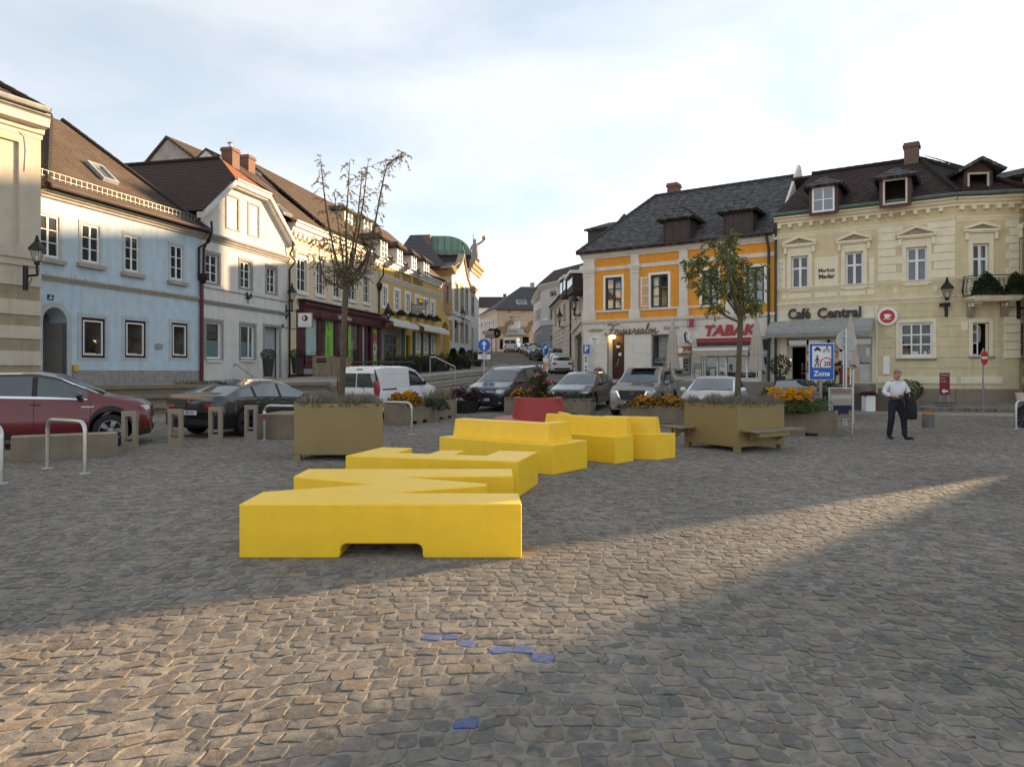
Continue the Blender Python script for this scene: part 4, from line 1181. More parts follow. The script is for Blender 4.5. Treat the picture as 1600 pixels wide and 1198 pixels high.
H.window(u0,u1,.05,zd,fm=mat('grey_frame',(.16,.165,.165),.5),cols=4,rows=(3,1),fw=.2,mw=.14,mid=.14,dep=.2,sur=(.5,mat('grey_shop_surround',(.22,.22,.21),.7),.05),panes=True,name='glass_door')
H.opens.append((H.u(634.5),H.u(641.5),0,H.z(638,524)))
H.put(MB().box(H.u(634.5),H.u(641.5),.35,.4,0,H.z(638,524)),'door',m_dark)
H.wall(m_yelst,0,zc+.1,depth=10)
m_grsh=mat('dark_green_shutter',(.035,.085,.05),.55,var=.2)
for xa,xb in((627.2,631.5),(644.2,648),(657,660.3),(669.3,672)):
 H.put(MB().box(H.u(xa),H.u(xb),-.09,.0,zg0-.9,zg1+.35),'shutter',m_grsh,bevel=.02)
H.cornice(zc,.55,.45,m_white,'cornice',0,H.L+.1)
H.cornice(zs-.1,.36,.16,m_trimw,'string_course')
H.put(MB().box(0,H.L,-.06,0,0,.5),'plinth',m_yelst)
ze=zc+.6
H.gutter(ze+.05,-.55,m_gutter,0,H.L+.3,.1)
slp=.85
mb=MB();roof_face(mb,[(-.1,-.5,ze),(H.L+.1,-.5,ze),(H.L+.1,5.5,ze+6*slp),(-.1,5.5,ze+6*slp)],.35,.03)
roof_face(mb,[(H.L+.1,11.5,ze),(-.1,11.5,ze),(-.1,5.5,ze+6*slp),(H.L+.1,5.5,ze+6*slp)],.35,.03)
H.put(mb,'roof',m_tile_red)
for xa,xb,yt,yb in((594.5,605.5,374.5,404),(620.5,629.3,388,413.5),(643,651,399,422.5),(662,670.5,408.6,430.8)):
 p=H.hit((xa+xb)/2,yb,-.5,ze,slp);u0,u1,z0,z1=H.rect(xa,xb,yt,yb,p.y)
 dormer(H,(u0,u1,p.z-.02,z1),p.y,slp,m_pale,m_tile_red,rise=.55,over=.3,hip=True,rows=(1,1,1))
m_text=mat('grey_fresco_letters',(.22,.18,.1),.85)
zt_=(zc+zs)/2+.12
ws_=H.put(MB().box(H.u(620),H.u(620)+.05,-.012,-.006,zt_-.02,zt_+.02),'wall_lettering',m_text)
for s_,xa,xb,hh in(('HOTEL',616,624.5,.55),('ZUR POST',628,643,.85),('RESTAURANT',645.5,660.5,.5)):
 text(s_,hh*1.35,m_text,ws_,((H.u(xa)+H.u(xb))/2,-.012,zt_),width=H.u(xb)-H.u(xa),extrude=.008,offset=.008)
m_awn=mat('cream_awning',(.6,.56,.47),.8,var=.06)
for xa,xb,yt,yb in((595.5,637,501,506.5),(645.5,686.5,509.5,515)):
 z1=(H.z(xa,yt-2)+H.z(xb,yt+8))/2
 u0,u1=H.u(xa),H.u(xb)
 a=H.put(MB().extr([(u0,0,z1+.25),(u0,-.25,z1+.3),(u0,-1.0,z1-.1),(u0,-1.02,z1-.14),(u0,0,z1+.1)],(u1-u0,0,0)),'awning',m_awn)
 MB().box(u0,u1,-1.04,-1.02,z1-.45,z1-.1).obj('valance',m_white,a)
 for uu in(u0+.3,u1-.3):MB().tube([(uu,0,z1),(uu,-.5,z1-.3),(uu,-1,z1-.12)],.03,6).obj('awning_arm',m_white,a)
text('ZUR POST',.5,m_text,ws_,(H.u(606),-.012,H.z(606,514)),width=3.0)
# arched gateway wall right of the hotel
u0,u1=H.L,H.L+3.6
mb=MB();uc=H.L+1.9;rr=1.25;zsn=H.z(690,521)
pts=[(u0,.05,0),(uc-rr,.05,0)]+[(uc-rr*math.cos(t),.05,zsn+rr*math.sin(t))for t in[math.pi*i/10 for i in range(11)]]+[(uc+rr,.05,0),(u1,.05,0),(u1,.05,H.z(696,492)*.85),(u0+1.5,.05,H.z(690,486)),(u0,.05,H.z(686,478))]
mb.extr(pts,(0,.7,0));H.put(mb,'gateway',m_yelst)
# town hall with the green copper dome roof
m_thw=mat('white_limewash',(.66,.65,.62),.85,var=.05,streak=.15)
m_tan=mat('tan_sandstone',(.40,.29,.17),.85,var=.15,streak=.2)
m_crm=mat('cream_limewash',(.56,.48,.37),.85,var=.06,streak=.2)
m_shut=mat('grey_green_shutter',(.25,.29,.26),.6,var=.1)
H=House('town_hall','white and tan town hall with a swept gable and green copper dome roof',706,74.5,734,86,2.4,cat='town hall')
th=H
zc=(H.z(707,428)+H.z(733,446))/2
S=House('','',664,76.8,706,74.5,2.4,root_of=H)
zsl=S.z(698,489)
u0,u1,z0,z1=S.rect(697,702.5,446,474)
S.window(u0,u1,z0,z1,fm=m_shut,rows=(1,1,1,1),sur=(.32,m_tan,.06),panes=False,sill=(m_tan,.35,1.1,.06))
u0,u1,z0,z1=S.rect(695.5,703,505,529)
S.window(u0,u1,z0,z1,fm=m_shut,rows=(1,1,1),sur=(.3,m_tan,.06),panes=False)
S.wall(m_crm,zsl,zc);S.wall(m_thw,1.6,zsl);S.band(0,1.6,.06,m_tan,'plinth');S.band(zsl-.15,zsl+.3,.15,m_tan,'string_course',0,S.L+.1)
S.cornice(zc-.2,.9,.7,m_tan,'cornice',0,S.L+.6)
for xa,xb in((711.2,715),(719.8,723.6),(727.2,730.6)):
 for yt,yb in((444,484),(505,532)):
  dy=(xa-711)*.55 if yt<500 else(xa-711)*.2
  u0,u1,z0,z1=H.rect(xa,xb,yt+dy,yb+dy*.6)
  H.window(u0,u1,z0,z1,fm=m_shut,rows=(1,)*5,cols=2,sur=(.3,m_tan,.05),panes=False,glass=m_shut)
H.wall(m_thw,1.6,zc+.1);H.band(0,1.6,.06,m_tan,'plinth');H.band(zsl-.1,zsl+.25,.12,m_thw,'string_course')
# swept gable
top=H.loc(723.5,399)
uA=top.x;zA=top.z;mb=MB()
def sweep(t):return .75*t**2.2+.25*t
gl=[(uA*(i/10),zc+.1+(zA-zc-.1)*sweep(i/10))for i in range(11)]
gr=[(H.L-(H.L-uA)*(i/10),zc+.1+(zA-zc-.1)*sweep(i/10))for i in range(10,-1,-1)]
out=gl+gr[1:]
mb.extr([(p[0],0,p[1])for p in out],(0,.5,0));H.put(mb,'gable',m_thw)
mb=MB()
for i in range(len(out)-1):
 a,b=out[i],out[i+1]
 mb.extr([(a[0],-.22,a[1]),(b[0],-.22,b[1]),(b[0],-.22,b[1]+.2),(a[0],-.22,a[1]+.2)],(0,.75,0))
H.put(mb,'gable_coping',m_tan)
H.put(MB().lathe([(.12,0),(.2,.3),(.05,.5),(.05,.9),(.22,1.15),(.01,1.4)],10,(uA,0,zA+.2)),'finial',m_copper,40)
mb=MB();roof_face(mb,[(-.4,0,zc+.4),(-.4,10,zc+.4),(uA,10,zA-1.5),(uA,0,zA-.5)],.4,.03);roof_face(mb,[(H.L,10,zc+.4),(H.L,0,zc+.4),(uA,0,zA-.5),(uA,10,zA-1.5)],.4,.03)
H.put(mb,'roof',m_slate2)
S2=House('','',628,80,706,79,2.4,root_of=H)
mb=MB();roof_face(mb,[(0,-4.6,zc+.7),(S2.L+.6,-4.6,zc+.7),(S2.L-4.5,3,zc+5.6),(0,3,zc+5.6)],.4,.03);S2.put(mb,'roof',m_slate2)
# tower block further back with mansard, copper dome and statue
T=House('','',734,86.2,748,93,2.4,root_of=H)
zt2=T.z(741,425)
T.opens.append((T.u(736.5),T.u(740),0,T.z(738,512)))
T.wall(m_thw,0,zt2,depth=11);T.put(MB().box(T.u(736.5),T.u(740),.5,.6,0,T.z(738,512)),'door',m_dark)
T.cornice(zt2-.3,1.3,.7,m_tan,'cornice',0,T.L+.7)
T.cornice(T.z(740,459),.7,.5,m_tan,'cornice',0,T.L*.55)
u0,u1,z0,z1=T.rect(736.5,740,464,492);T.window(u0,u1,z0,z1,fm=m_shut,rows=(1,)*4,sur=(.3,m_tan,.05),panes=False,open_hole=False,dep=-.05)
Dm=98.0
x0_,x1_=K(640)*Dm,K(735)*Dm
zb1,zb2,zt3=CAMZ+(HY-428)/FPX*Dm-2.4,CAMZ+(HY-396)/FPX*Dm-2.4,CAMZ+(HY-369)/FPX*Dm-2.4
inv=H.mw.inverted()
def W(x,y,z):return inv@Vector((x,y,z+2.4))
mb=MB();o=H.root
mb.add([W(x0_,Dm-1.2,zb1),W(x1_+1.0,Dm-1.2,zb1),W(x1_,Dm,zb2),W(x0_,Dm,zb2)],[(0,1,2,3)]);mb.add([W(x1_+1.0,Dm-1.2,zb1),W(x1_+1.0,Dm+10,zb1),W(x1_,Dm+9,zb2),W(x1_,Dm,zb2)],[(0,1,2,3)])
mb.obj('mansard',m_slate2,H.root)
mb=MB();n=10;rr=zt3-zb2
prev=None
sec=[(x1_-rr*1.5*(1-math.cos(t)),zb2+rr*math.sin(t))for t in[i*math.pi/2/n for i in range(n+1)]]+[(x0_,zt3)]
m_copr=mat('green_copper_sheet',(.12,.23,.19),.6,var=.2,vs=.4,streak=.3,bump=.05)
for i in range(len(sec)-1):
 (a,za_),(b,zb_)=sec[i],sec[i+1]
 mb.add([W(a,Dm-.2,za_),W(a,Dm+9,za_),W(b,Dm+9,zb_),W(b,Dm-.2,zb_)],[(0,1,2,3)])
mb.add([W(p[0],Dm-.2,p[1])for p in sec]+[W(x0_,Dm-.2,zb2)],[tuple(range(len(sec)+1))])
dome=mb.obj('copper_dome',m_copr,H.root)
mb=MB()
for k in range(9):
 x=x0_+(x1_-x0_)*(k+.3)/9.2
 zz=zb2+(rr if x<x1_-rr*1.5 else rr*math.sqrt(max(0.02,1-((x-(x1_-rr*1.5))/(rr*1.5))**2)))
 mb.add([W(x-.05,Dm-.3,zb2),W(x+.05,Dm-.3,zb2),W(x+.05,Dm-.3,zz-.03),W(x-.05,Dm-.3,zz-.03)],[(0,1,2,3)])
mb.obj('standing_seams',m_copper,dome)
mb=MB();mb.add([W(x0_,Dm-.5,zb2-.25),W(x1_+.3,Dm-.5,zb2-.25),W(x1_+.3,Dm-.5,zb2+.12),W(x0_,Dm-.5,zb2+.12),W(x0_,Dm+.2,zb2-.25),W(x1_+.3,Dm+8,zb2-.25),W(x1_+.3,Dm+8,zb2+.12),W(x0_,Dm+.2,zb2+.12)],[(0,1,2,3),(1,5,6,2),(3,2,6,7),(0,4,5,1)]);mb.obj('copper_gutter',m_copper,dome)
c=W(K(668)*Dm,Dm-.8,zb2);MB().box(c.x-.7,c.x+.7,c.y-.6,c.y+.6,c.z-3,c.z+2.3).obj('chimney',m_brickd,H.root)
# statue group on the cornice
stt=thing('roof_statue','stone statue holding a gilded ball on the corner of the town hall','statue',(*(T.P+T.U*(T.L*.55))[:],2.4+zt2+1.0))
mb=MB();mb.box(-.6,.6,-.5,.5,0,.6);mb.lathe([(.45,.6),(.5,1.2),(.36,1.9),(.42,2.4),(.2,2.75),(.001,2.8)],10);mb.ell((0,0,3.0),(.22,.22,.28),10,8)
mb.tube([(.3,0,2.5),(.9,0,2.9),(1.2,0,3.2)],.13,7);mb.tube([(-.35,0,2.4),(-.6,0,1.7),(-.3,-.3,1.4)],.12,7);mb.tube([(-.2,.1,1.0),(-.2,.1,3.9)],.05,6)
mb.obj('figure',m_stone,stt,60)
MB().ell((1.15,0,3.4),(.28,.28,.28),14,10).obj('gilded_ball',mat('gold_leaf',(.6,.36,.08),.3,metal=.8,bump=0),stt,60)
# houses at the end of the street
m_peach=mat('peach_stucco',(.58,.48,.38),.85,var=.06,streak=.15)
H=House('peach_house','peach house with painted facade closing the far end of the street',776.5,110,838,110.6,4.6)
zc=(H.z(778,484)+H.z(832,484))/2
u0,u1,z0,z1=H.rect(797,815,499.5,512)
H.window(u0,u1,z0,z1,fm=m_white,cols=5,rows=(1,),fw=.1,mw=.5,mid=.5,panes=True)
for xa,xb in((793.5,798.5),(815,819.5)):
 H.window(*H.rect(xa,xb,485.8,489),fm=m_greysur,cols=2,rows=(1,),panes=False)
for xa,xb,yt,yb in((816.5,827,526,547),(790,806,528,549),(781,786,530,549)):
 u0,u1,z0,z1=H.rect(xa,xb,yt,yb);H.opens.append((u0,u1,0,z1));H.put(MB().box(u0,u1,.6,.7,0,z1),'door',m_dark)
H.wall(m_peach,0,zc,depth=14)
Sd=House('','',749,124,776.5,110,4.6,root_of=H)
for k in range(4):
 xa=752+k*6.2
 Sd.window(*Sd.rect(xa,xa+2.6,502,516),fm=m_white,panes=False,rows=(1,1),cols=2,sur=(.2,m_white,.05),glass=m_greysur)
Sd.wall(m_peach,0,zc)
H.band(zc-1.6,zc-1.4,.1,m_greysur,'string_course');Sd.band(zc-1.6,zc-1.4,.1,m_greysur,'string_course');H.band(H.z(800,494.5),H.z(800,493.7),.12,m_greysur,'string_course',H.u(794),H.u(818))
u0,u1,z0,z1=H.rect(789.5,821.5,514.5,523)
H.put(MB().box(u0,u1,-.9,.0,z0,z0+.25),'canopy',m_greysur);H.put(MB().box(u0+.4,u1-1.4,-.6,-.3,z0+.3,z1-.1),'sign_board',m_shut);H.put(MB().box(u0+.3,u1-.3,-.3,.0,z0+.2,z1),'canopy_wall',m_greysur)
m_fres=mat('brown_fresco',(.33,.24,.16),.9)
for xc,s_ in((788,1),(824,-1)):
 mb=MB();p=H.loc(xc,513)
 for k in range(9):
  t=k*.7;q=[(p.x,-.012,p.z-1.0),(p.x+.5*math.sin(t),-.012,p.z),(p.x+1.3*math.sin(t*1.3+1),-.012,p.z+.6+1.1*math.cos(t))]
  mb.tube(smooth_path(q,4),.09,4);mb.ell((q[2][0],-.01,q[2][2]),(.35,.02,.3),8,5)
 H.put(mb,'wall_painting',m_fres)
ze=zc;rz_=H.z(816,448,7)
uc0,uc1=H.u(814,7),H.u(842,7)
mb=MB();roof_face(mb,[(-.5,-.6,ze),(H.L+1,-.6,ze),(H.L+1,7,rz_),(uc0,7,rz_)],.5,.03)
w1=inv2=H.mw.inverted()
far=w1@Vector((K(749)*124,124,4.6+ze));far2=w1@Vector((K(790)*122,122,4.6+rz_-1.5))
roof_face(mb,[(far.x-.5,far.y,ze),(-.5,-.6,ze),(uc0,7,rz_)],.5,.03)
H.put(mb,'roof',m_slate2)
chimney(H,H.u(829,7),H.u(834.5,7),6.6,7.6,rz_-.5,H.z(831,442,7),m_sillst);chimney(H,H.u(787,12),H.u(791,12),12,13,rz_-5,H.z(789,459,12),m_brick)
skylight(H,814.5,473.5,1.6,1.6,-.6,ze,(rz_-ze)/7.6)
B2=thing('far_white_house','plain white house with red roof glimpsed behind the peach house','house',(K(757)*135,135,5))
mb=MB();zt_=(HY-480)/FPX*135-3.4;mb.box(-5,9,0,8,0,zt_);mb.obj('wall',m_white,B2)
mb=MB();roof_face(mb,[(-5,-.3,zt_),(9,-.3,zt_),(9,5,zt_+2.5),(-5,5,zt_+2.5)],.5,.03);mb.obj('roof',m_tile_red,B2)
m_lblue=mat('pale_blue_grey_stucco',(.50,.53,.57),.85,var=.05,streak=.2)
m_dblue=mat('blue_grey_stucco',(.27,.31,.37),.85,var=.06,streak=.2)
H=House('pale_blue_house','tall pale blue grey house with a red brown roof where the street bends',846,84,893,78,3.4)
zc=H.z(850,448.5);zm=H.z(850,507.5)
for xa,xb,yt,yb in((859.5,869,454.5,463),(859.2,864,483,499),(859,863.5,524,534)):
 H.window(*H.rect(xa,xb,yt,yb),fm=m_greysur,panes=False,rows=(1,),sur=(.12,m_greysur,.03))
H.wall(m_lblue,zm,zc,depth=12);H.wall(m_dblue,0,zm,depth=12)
S=House('','',833.5,104,846,84,3.4,root_of=H)
for k in range(5):
 xa=835.3+k*2.1
 for yt,yb in((461-k*1.6,475-k*1.6),(487-k*1.2,502-k*1.0),(523-k*.2,540+k*.8)):
  S.window(*S.rect(xa,xa+1.0,yt,yb),fm=m_greysur,panes=False,rows=(1,),cols=1,sur=(.1,m_greysur,.03))
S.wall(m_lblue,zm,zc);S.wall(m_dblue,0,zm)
H.cornice(zc-.3,.6,.4,m_greysur,'cornice',-.3);S.cornice(zc-.3,.6,.4,m_greysur,'cornice',0,S.L+.3);H.band(zm-.1,zm+.2,.1,m_lblue,'string_course');S.band(zm-.1,zm+.2,.1,m_lblue,'string_course')
rzz=H.z(868,422,6)
b_=H.mw.inverted()@Vector((S.P.x,S.P.y,3.4+zc+.2))
uu=H.u(866,6)
mb=MB();roof_face(mb,[(-.4,-.4,zc+.3),(H.L+2,-.4,zc+.3),(H.L+2,6,rzz),(uu,6,rzz)],.4,.03);roof_face(mb,[(b_.x-.4,b_.y,zc+.3),(-.4,-.4,zc+.3),(uu,6,rzz)],.4,.03)
H.put(mb,'roof',m_tile_red)
u0,u1,z0,z1=H.rect(848.5,856,496.5,501);H.put(MB().box(u0,u1,-.04,0,z0,z1),'shop_sign',m_white)
u0,u1,z0,z1=H.rect(847,856.5,527.5,531.5);H.put(MB().box(u0,u1,-.05,0,z0,z1),'shop_sign',m_dblue)
m_ivory=mat('ivory_stucco',(.60,.56,.47),.85,var=.06,streak=.2)
H=House('ivory_house','ivory house with dark boxy dormers on the right of the rising street',863.5,79,893.5,60.5,2.3)
zc=(H.z(864,478)+H.z(890,458))/2;zm=(H.z(866,516)+H.z(892,509))/2
for xa,dy in((867,0),(873,-4),(881,-9)):
 H.window(*H.rect(xa,xa+2.6,484+dy,504+dy*.9),fm=m_greysur,panes=False,rows=(1,1),sur=(.15,m_ivory,.04),sill=(m_ivory,.2,.15,.1),glass=m_glassb)
 H.window(*H.rect(xa+5,xa+7.6,521+dy*.4,540),fm=m_greysur,panes=False,rows=(1,),sur=(.12,m_ivory,.04))
H.wall(m_ivory,0,zc,depth=10)
for j in range(7):H.band(.5+j*(zm-.6)/7,.5+j*(zm-.6)/7+(zm-.6)/7-.06,.03,m_ivory,'rustication_band')
H.band(zm-.1,zm+.15,.08,m_ivory,'string_course');H.cornice(zc-.3,.35,.3,m_ivory,'cornice');H.gutter(zc+.1,-.4,m_gutter)
m_=1.3
mb=MB();roof_face(mb,[(0,-.4,zc+.05),(H.L,-.4,zc+.05),(H.L,4.5,zc+.05+4.9*m_),(0,4.5,zc+.05+4.9*m_)],.35,.03);roof_face(mb,[(H.L,9.4,zc+.05),(0,9.4,zc+.05),(0,4.5,zc+.05+4.9*m_),(H.L,4.5,zc+.05+4.9*m_)],.35,.03);H.put(mb,'roof',m_tile_brown)
m_dk=mat('dark_brown_boarding',(.045,.032,.03),.7,var=.2)
for xa,xb,yt,yb in((875.5,879,439,461),(880.5,884,435,456),(886.5,895,432,452)):
 p=H.hit((xa+xb)/2,yb,-.4,zc+.05,m_);u0,u1,z0,z1=H.rect(xa,xb,yt,yb,p.y)
 w=H.put(MB().box(u0,u1,p.y,p.y+4,p.z-.3,z1),'dormer',m_dk);MB().box(u0-.15,u1+.15,p.y-.2,p.y+4,z1,z1+.18).obj('dormer_roof',m_white,w);MB().box(u0+.15,u1-.15,p.y-.02,p.y+.01,p.z+.15,z1-.15).obj('pane',m_glass,w)
H.pipe([(H.L-.2,-.4,zc),(H.L-.25,-.1,zc-.8),(H.L-.25,-.1,.1)],m_gutter,.07)
H=House('arched_house','cream house with an arched shop entrance next to the orange house',893.5,60.3,912.5,44.5,1.6)
zc=(H.z(896,466)+H.z(911,430))/2;zm=(H.z(896,512)+H.z(911,506))/2
for xa,yt,yb in((898.5,468,492),(905,450,484)):
 H.window(*H.rect(xa,xa+2.8,yt,yb),fm=m_greysur,panes=False,rows=(1,1),sur=(.18,m_ivory,.05),sill=(m_ivory,.2,.15,.1))
u0,u1=H.u(898),H.u(909);H.opens.append((u0,u1,0,H.z(903,522)))
H.wall(m_ivory,0,zc,depth=9)
g=H.put(MB().box(u0,u1,.5,.55,0,H.z(903,522)),'shop_window',m_glass)
for k in range(5):uu=u0+(u1-u0)*k/4;MB().box(uu-.05,uu+.05,.42,.5,0,H.z(903,522)).obj('frame',m_zinc,g)
uc,rr=(u0+u1)/2,(u1-u0)/2;zz=H.z(903,522)
mb=MB()
for i in range(12):
 t0,t1=math.pi*i/12,math.pi*(i+1)/12;f=lambda t,k:(uc-(rr+k)*math.cos(t),-.04,zz-.4+(1.6+k)*math.sin(t))
 mb.extr([f(t0,0),f(t1,0),f(t1,.35),f(t0,.35)],(0,.08,0))
H.put(mb,'arch_surround',m_ivory)
H.band(zm-.1,zm+.2,.1,m_ivory,'string_course');H.cornice(zc-.3,.4,.35,m_ivory,'cornice')
mb=MB();roof_face(mb,[(0,-.4,zc+.1),(H.L,-.4,zc+.1),(H.L,4.5,zc+4.4),(0,4.5,zc+4.4)],.35,.03);H.put(mb,'roof',m_tile_brown)
for xa,xb,yt,yb in((903,907,420,445),(908,911.5,418,438)):
 p=H.hit((xa+xb)/2,yb,-.4,zc+.1,.88);u0,u1,z0,z1=H.rect(xa,xb,yt,yb,p.y)
 w=H.put(MB().box(u0,u1,p.y,p.y+4,p.z-.3,z1),'dormer',m_white);MB().box(u0+.15,u1-.15,p.y-.02,p.y+.01,p.z+.15,z1-.15).obj('pane',m_glass,w)
# orange house with hairdresser and tobacconist
m_orange=mat('orange_stucco',(0.78,0.36,0.045),0.85,var=0.08,streak=0.25)
m_dkgreen=mat('dark_green_frame',(.018,.035,.03),.5,var=.2)
m_block=mat('cream_ashlar',(0.74,0.70,0.63),0.85,var=0.07,streak=0.15)
ZT=1.22
H=House('orange_house','orange house with white pilasters, hairdresser and tobacconist on the ground floor',912,40.5,1212,34.7,ZT)
org=H
zc=(H.z(920,402)+H.z(1200,376))/2-.02
zf=(H.z(920,506)+H.z(1200,494))/2
zsil=(H.z(960,486)+H.z(1025,482))/2
for i,(xa,xb,yt,yb)in enumerate(((946,971.5,433.5,482),(1017,1044,429,478),(1097,1122,422,475),(1166,1194,417,470))):
 u0,u1,z0,z1=H.rect(xa,xb,yt,yb)
 z0=zsil+.06
 w=H.window(u0,u1,z0,z1,fm=m_dkgreen,cols=2,rows=(1,1,1),fw=.1,mid=.12,mw=.05,dep=.1,sur=(.13,m_white,.03),glass=m_glass if i!=1 else m_clear,room=i==1,inside=(m_curt,(.05,.45))if i==1 else None,open_hole=True)
 if i==1:
  q=H.u(1004.5);fr=MB()
  fr.box(q,q+.06,-.3,-.26,z0+.05,z1-.1);fr.box(u0-.1,u0-.04,-.06,-.02,z0+.05,z1-.1)
  for zz in(z0+.05,z0+.05+(z1-z0)*.32,z0+.05+(z1-z0)*.63,z1-.15):fr.extr([(q,-.3,zz),(u0-.06,-.06,zz),(u0-.06,-.06,zz+.05),(q,-.3,zz+.05)],(0,.04,0))
  fr.obj('open_sash',m_white,w)
  MB().extr([(q+.05,-.28,z0+.1),(u0-.1,-.05,z0+.1),(u0-.1,-.05,z1-.15),(q+.05,-.28,z1-.15)],(0,.008,0)).obj('pane',m_clear,w)
# ground floor openings
dzu=H.u(948.5),H.u(975.5);zdt=H.z(962,523)
H.opens.append((dzu[0],dzu[1],.02,zdt))
H.put(MB().box(dzu[0],dzu[1],-.05,.9,-.7,.02),'door_step',m_stone)
dr=H.put(MB().box(dzu[0],dzu[1],.72,.78,0.02,zdt),'door',mat('dark_brown_door',(.075,.032,.022),.5,var=.2,vs=8))
da,db=H.u(953,.72),H.u(971,.72)
for k in range(7):MB().box(da,db,.69,.72,.08+k*.13,.2+k*.13).obj('plank',mat('dark_brown_door',(0,0,0)),dr,bevel=.01)
MB().box(da+.2,db-.1,.7,.715,1.05,2.1).obj('pane',m_glass,dr)
MB().box(da+.42,da+.62,.69,.7,1.78,1.9).obj('sticker',m_white,dr);MB().box(da+.55,da+.72,.69,.7,1.32,1.5).obj('sticker',m_white,dr)
MB().tube([(db-.1,.66,1.2),(db-.25,.62,.75),(db-.42,.64,.72)],.02,6).obj('handle',m_steel,dr)
mb=MB();mb.poly([(dzu[0],0,.02),(dzu[0],.78,.02),(dzu[0],.78,zdt),(dzu[0],0,zdt)]);H.put(mb,'reveal',m_block)
lamp=H.put(MB().ell(((da+db)/2,.35,zdt-.1),(.17,.17,.1),12,8),'door_lamp',mat('warm_lamp',(.8,.6,.3),.4,bump=0,emit=((1.0,.62,.2),4.0)),60)
u0,u1,z0,z1=H.rect(1017,1047,522,574)
w=H.window(u0,u1,z0,z1,fm=m_zinc,cols=1,rows=(1,),fw=.07,dep=.16,glass=m_clear,room=m_inner,name='shop_window',sill=(m_block,.05,.08,.08))
mb=MB();mb.box(u0+.1,u1-.1,.3,.32,z0+.08,z0+.5);mb.obj('window_film',m_greyp,w)
MB().box(u0+.1,u1-.1,.29,.31,z0+.1,z0+.25).obj('shelf',m_dark,w)
text('Friseur Mode',.3,m_black,w,((u0+u1)/2,.13,z0+.42),width=1.0)
m_net=mat('net_curtain',(.42,.41,.38),.9,var=.25,vs=5,bump=0)
MB().box(u0+.25,u1-.25,.5,.52,z0+.5,z1-.1).obj('net_curtain',m_net,w)
# tobacconist opening
tu0,tu1=H.u(1096),H.u(1187);tz1=H.z(1140,551);tz0=H.z(1140,590)
H.opens.append((tu0,tu1,tz0,tz1))
H.wall(m_block,-1.0,zf,reveal=.25,depth=9)
g=H.put(MB().box(tu0+.1,tu1-.1,.12,.13,tz0,tz1),'shop_window',m_clear)
for x in(1096,1099.5,1119,1133,1150,1165,1184):uu=H.u(x);MB().box(uu,uu+.08,.06,.14,tz0,tz1).obj('frame',m_alu,g)
mb=MB();mb.poly([(tu0,1.6,tz0),(tu1,1.6,tz0),(tu1,1.6,tz1),(tu0,1.6,tz1)])
for q in(tu0,tu1):mb.poly([(q,.2,tz0),(q,1.6,tz0),(q,1.6,tz1),(q,.2,tz1)])
for q in(tz0,tz1):mb.poly([(tu0,.2,q),(tu1,.2,q),(tu1,1.6,q),(tu0,1.6,q)])
mb.obj('interior',m_inner,g)
MB().box(H.u(1120),H.u(1132),.2,.24,tz0,tz1).obj('poster_panel',mat('cream_panel',(.55,.47,.33),.7,bump=0),g)
for k,zz in enumerate((.62,.42)):MB().extr([(H.u(1126)-.18,.17,tz0+zz*(tz1-tz0)),(H.u(1126)+.18,.17,tz0+zz*(tz1-tz0)),(H.u(1126),.17,tz0+(zz+.18)*(tz1-tz0))],(0,.015,0)).obj('print_mark',m_blackpl,g)
MB().box(H.u(1124),H.u(1128.5),.17,.19,tz0+.18,tz0+.3).obj('print_mark',m_blackpl,g)
for(xa,xb,a,b,dd,m_)in((1101,1118,.0,.3,.7,m_alu),(1103,1116,.45,.9,1.2,mat('shelf_goods',(.28,.16,.1),.7,var=.8,vs=12,bump=0)),(1134,1150,0,.5,.5,m_blackpl),(1152,1164,.1,.9,.9,m_greyp),(1167,1184,0,.45,.6,m_blackpl),(1106,1113,.05,.35,.4,m_white)):
 MB().box(H.u(xa),H.u(xb),dd,dd+.25,tz0+a*(tz1-tz0),tz0+b*(tz1-tz0)).obj('display',m_,g)
H.put(MB().box(H.u(1190),H.u(1201),-.02,.05,H.z(1195,596),H.z(1195,552)),'ticket_machine',m_zinc)
for(a,b,y0,y1,m_)in((1193,1198,558,569,m_blackpl),(1192,1196,572,584,m_dark),(1190,1201,525,549,m_greyp),(1192,1200,530,547,m_blackpl)):
 H.put(MB().box(H.u(a),H.u(b),-.06,0,H.z(1195,y1),H.z(1195,y0)),'machine_panel',m_)
# ashlar blocks, each one proud of the joints
bh=.365;zz=-.4;row=0
zones=[(0.0,dzu[0]),(dzu[1],u0),(u1,H.u(1056)),(H.u(1056),tu0-.02)]
while zz<zf-.55:
 for a,b in zones:
  if b-a<.3:continue
  uu=a+.0;first=.55 if row%2 else 1.05
  while uu<b-.02:
   e=min(uu+first,b)
   if b-e<.25:e=b
   H.put(MB().box(uu+.008,e-.008,-.014,.02,zz+.008,min(zz+bh,zf-.42)-.008),'stone_block',m_block,bevel=.006)
   uu=e;first=1.05
 zz+=bh;row+=1
for a,b in((tu0,H.u(1203)),):
 for j in range(3):
  z0_=tz1+.55+j*.33
  if z0_+.32<zf-.05:
   for k in range(5):H.put(MB().box(a+(b-a)*k/5+.008,a+(b-a)*(k+1)/5-.008,-.012,.02,z0_,z0_+.315),'stone_block',m_block,bevel=.005)
H.prof([(-.05,zf-.36),(.03,zf-.36),(.03,zf-.04),(.1,zf),(.16,zf+.08),(.18,zf+.18),(-.05,zf+.2)],m_offwhite,'string_course',-.05,H.L)
H.wall(m_orange,zf,zc+.02,reveal=.25,depth=9)
for a,b in((929.6,985.8),(999,1061),(1075,1135),(1147,1203)):
 H.band(zsil-.06,zsil+.05,.07,m_offwhite,'sill_band',H.u(a),H.u(b))
ztb=(H.z(960,421)+H.z(1030,415))/2
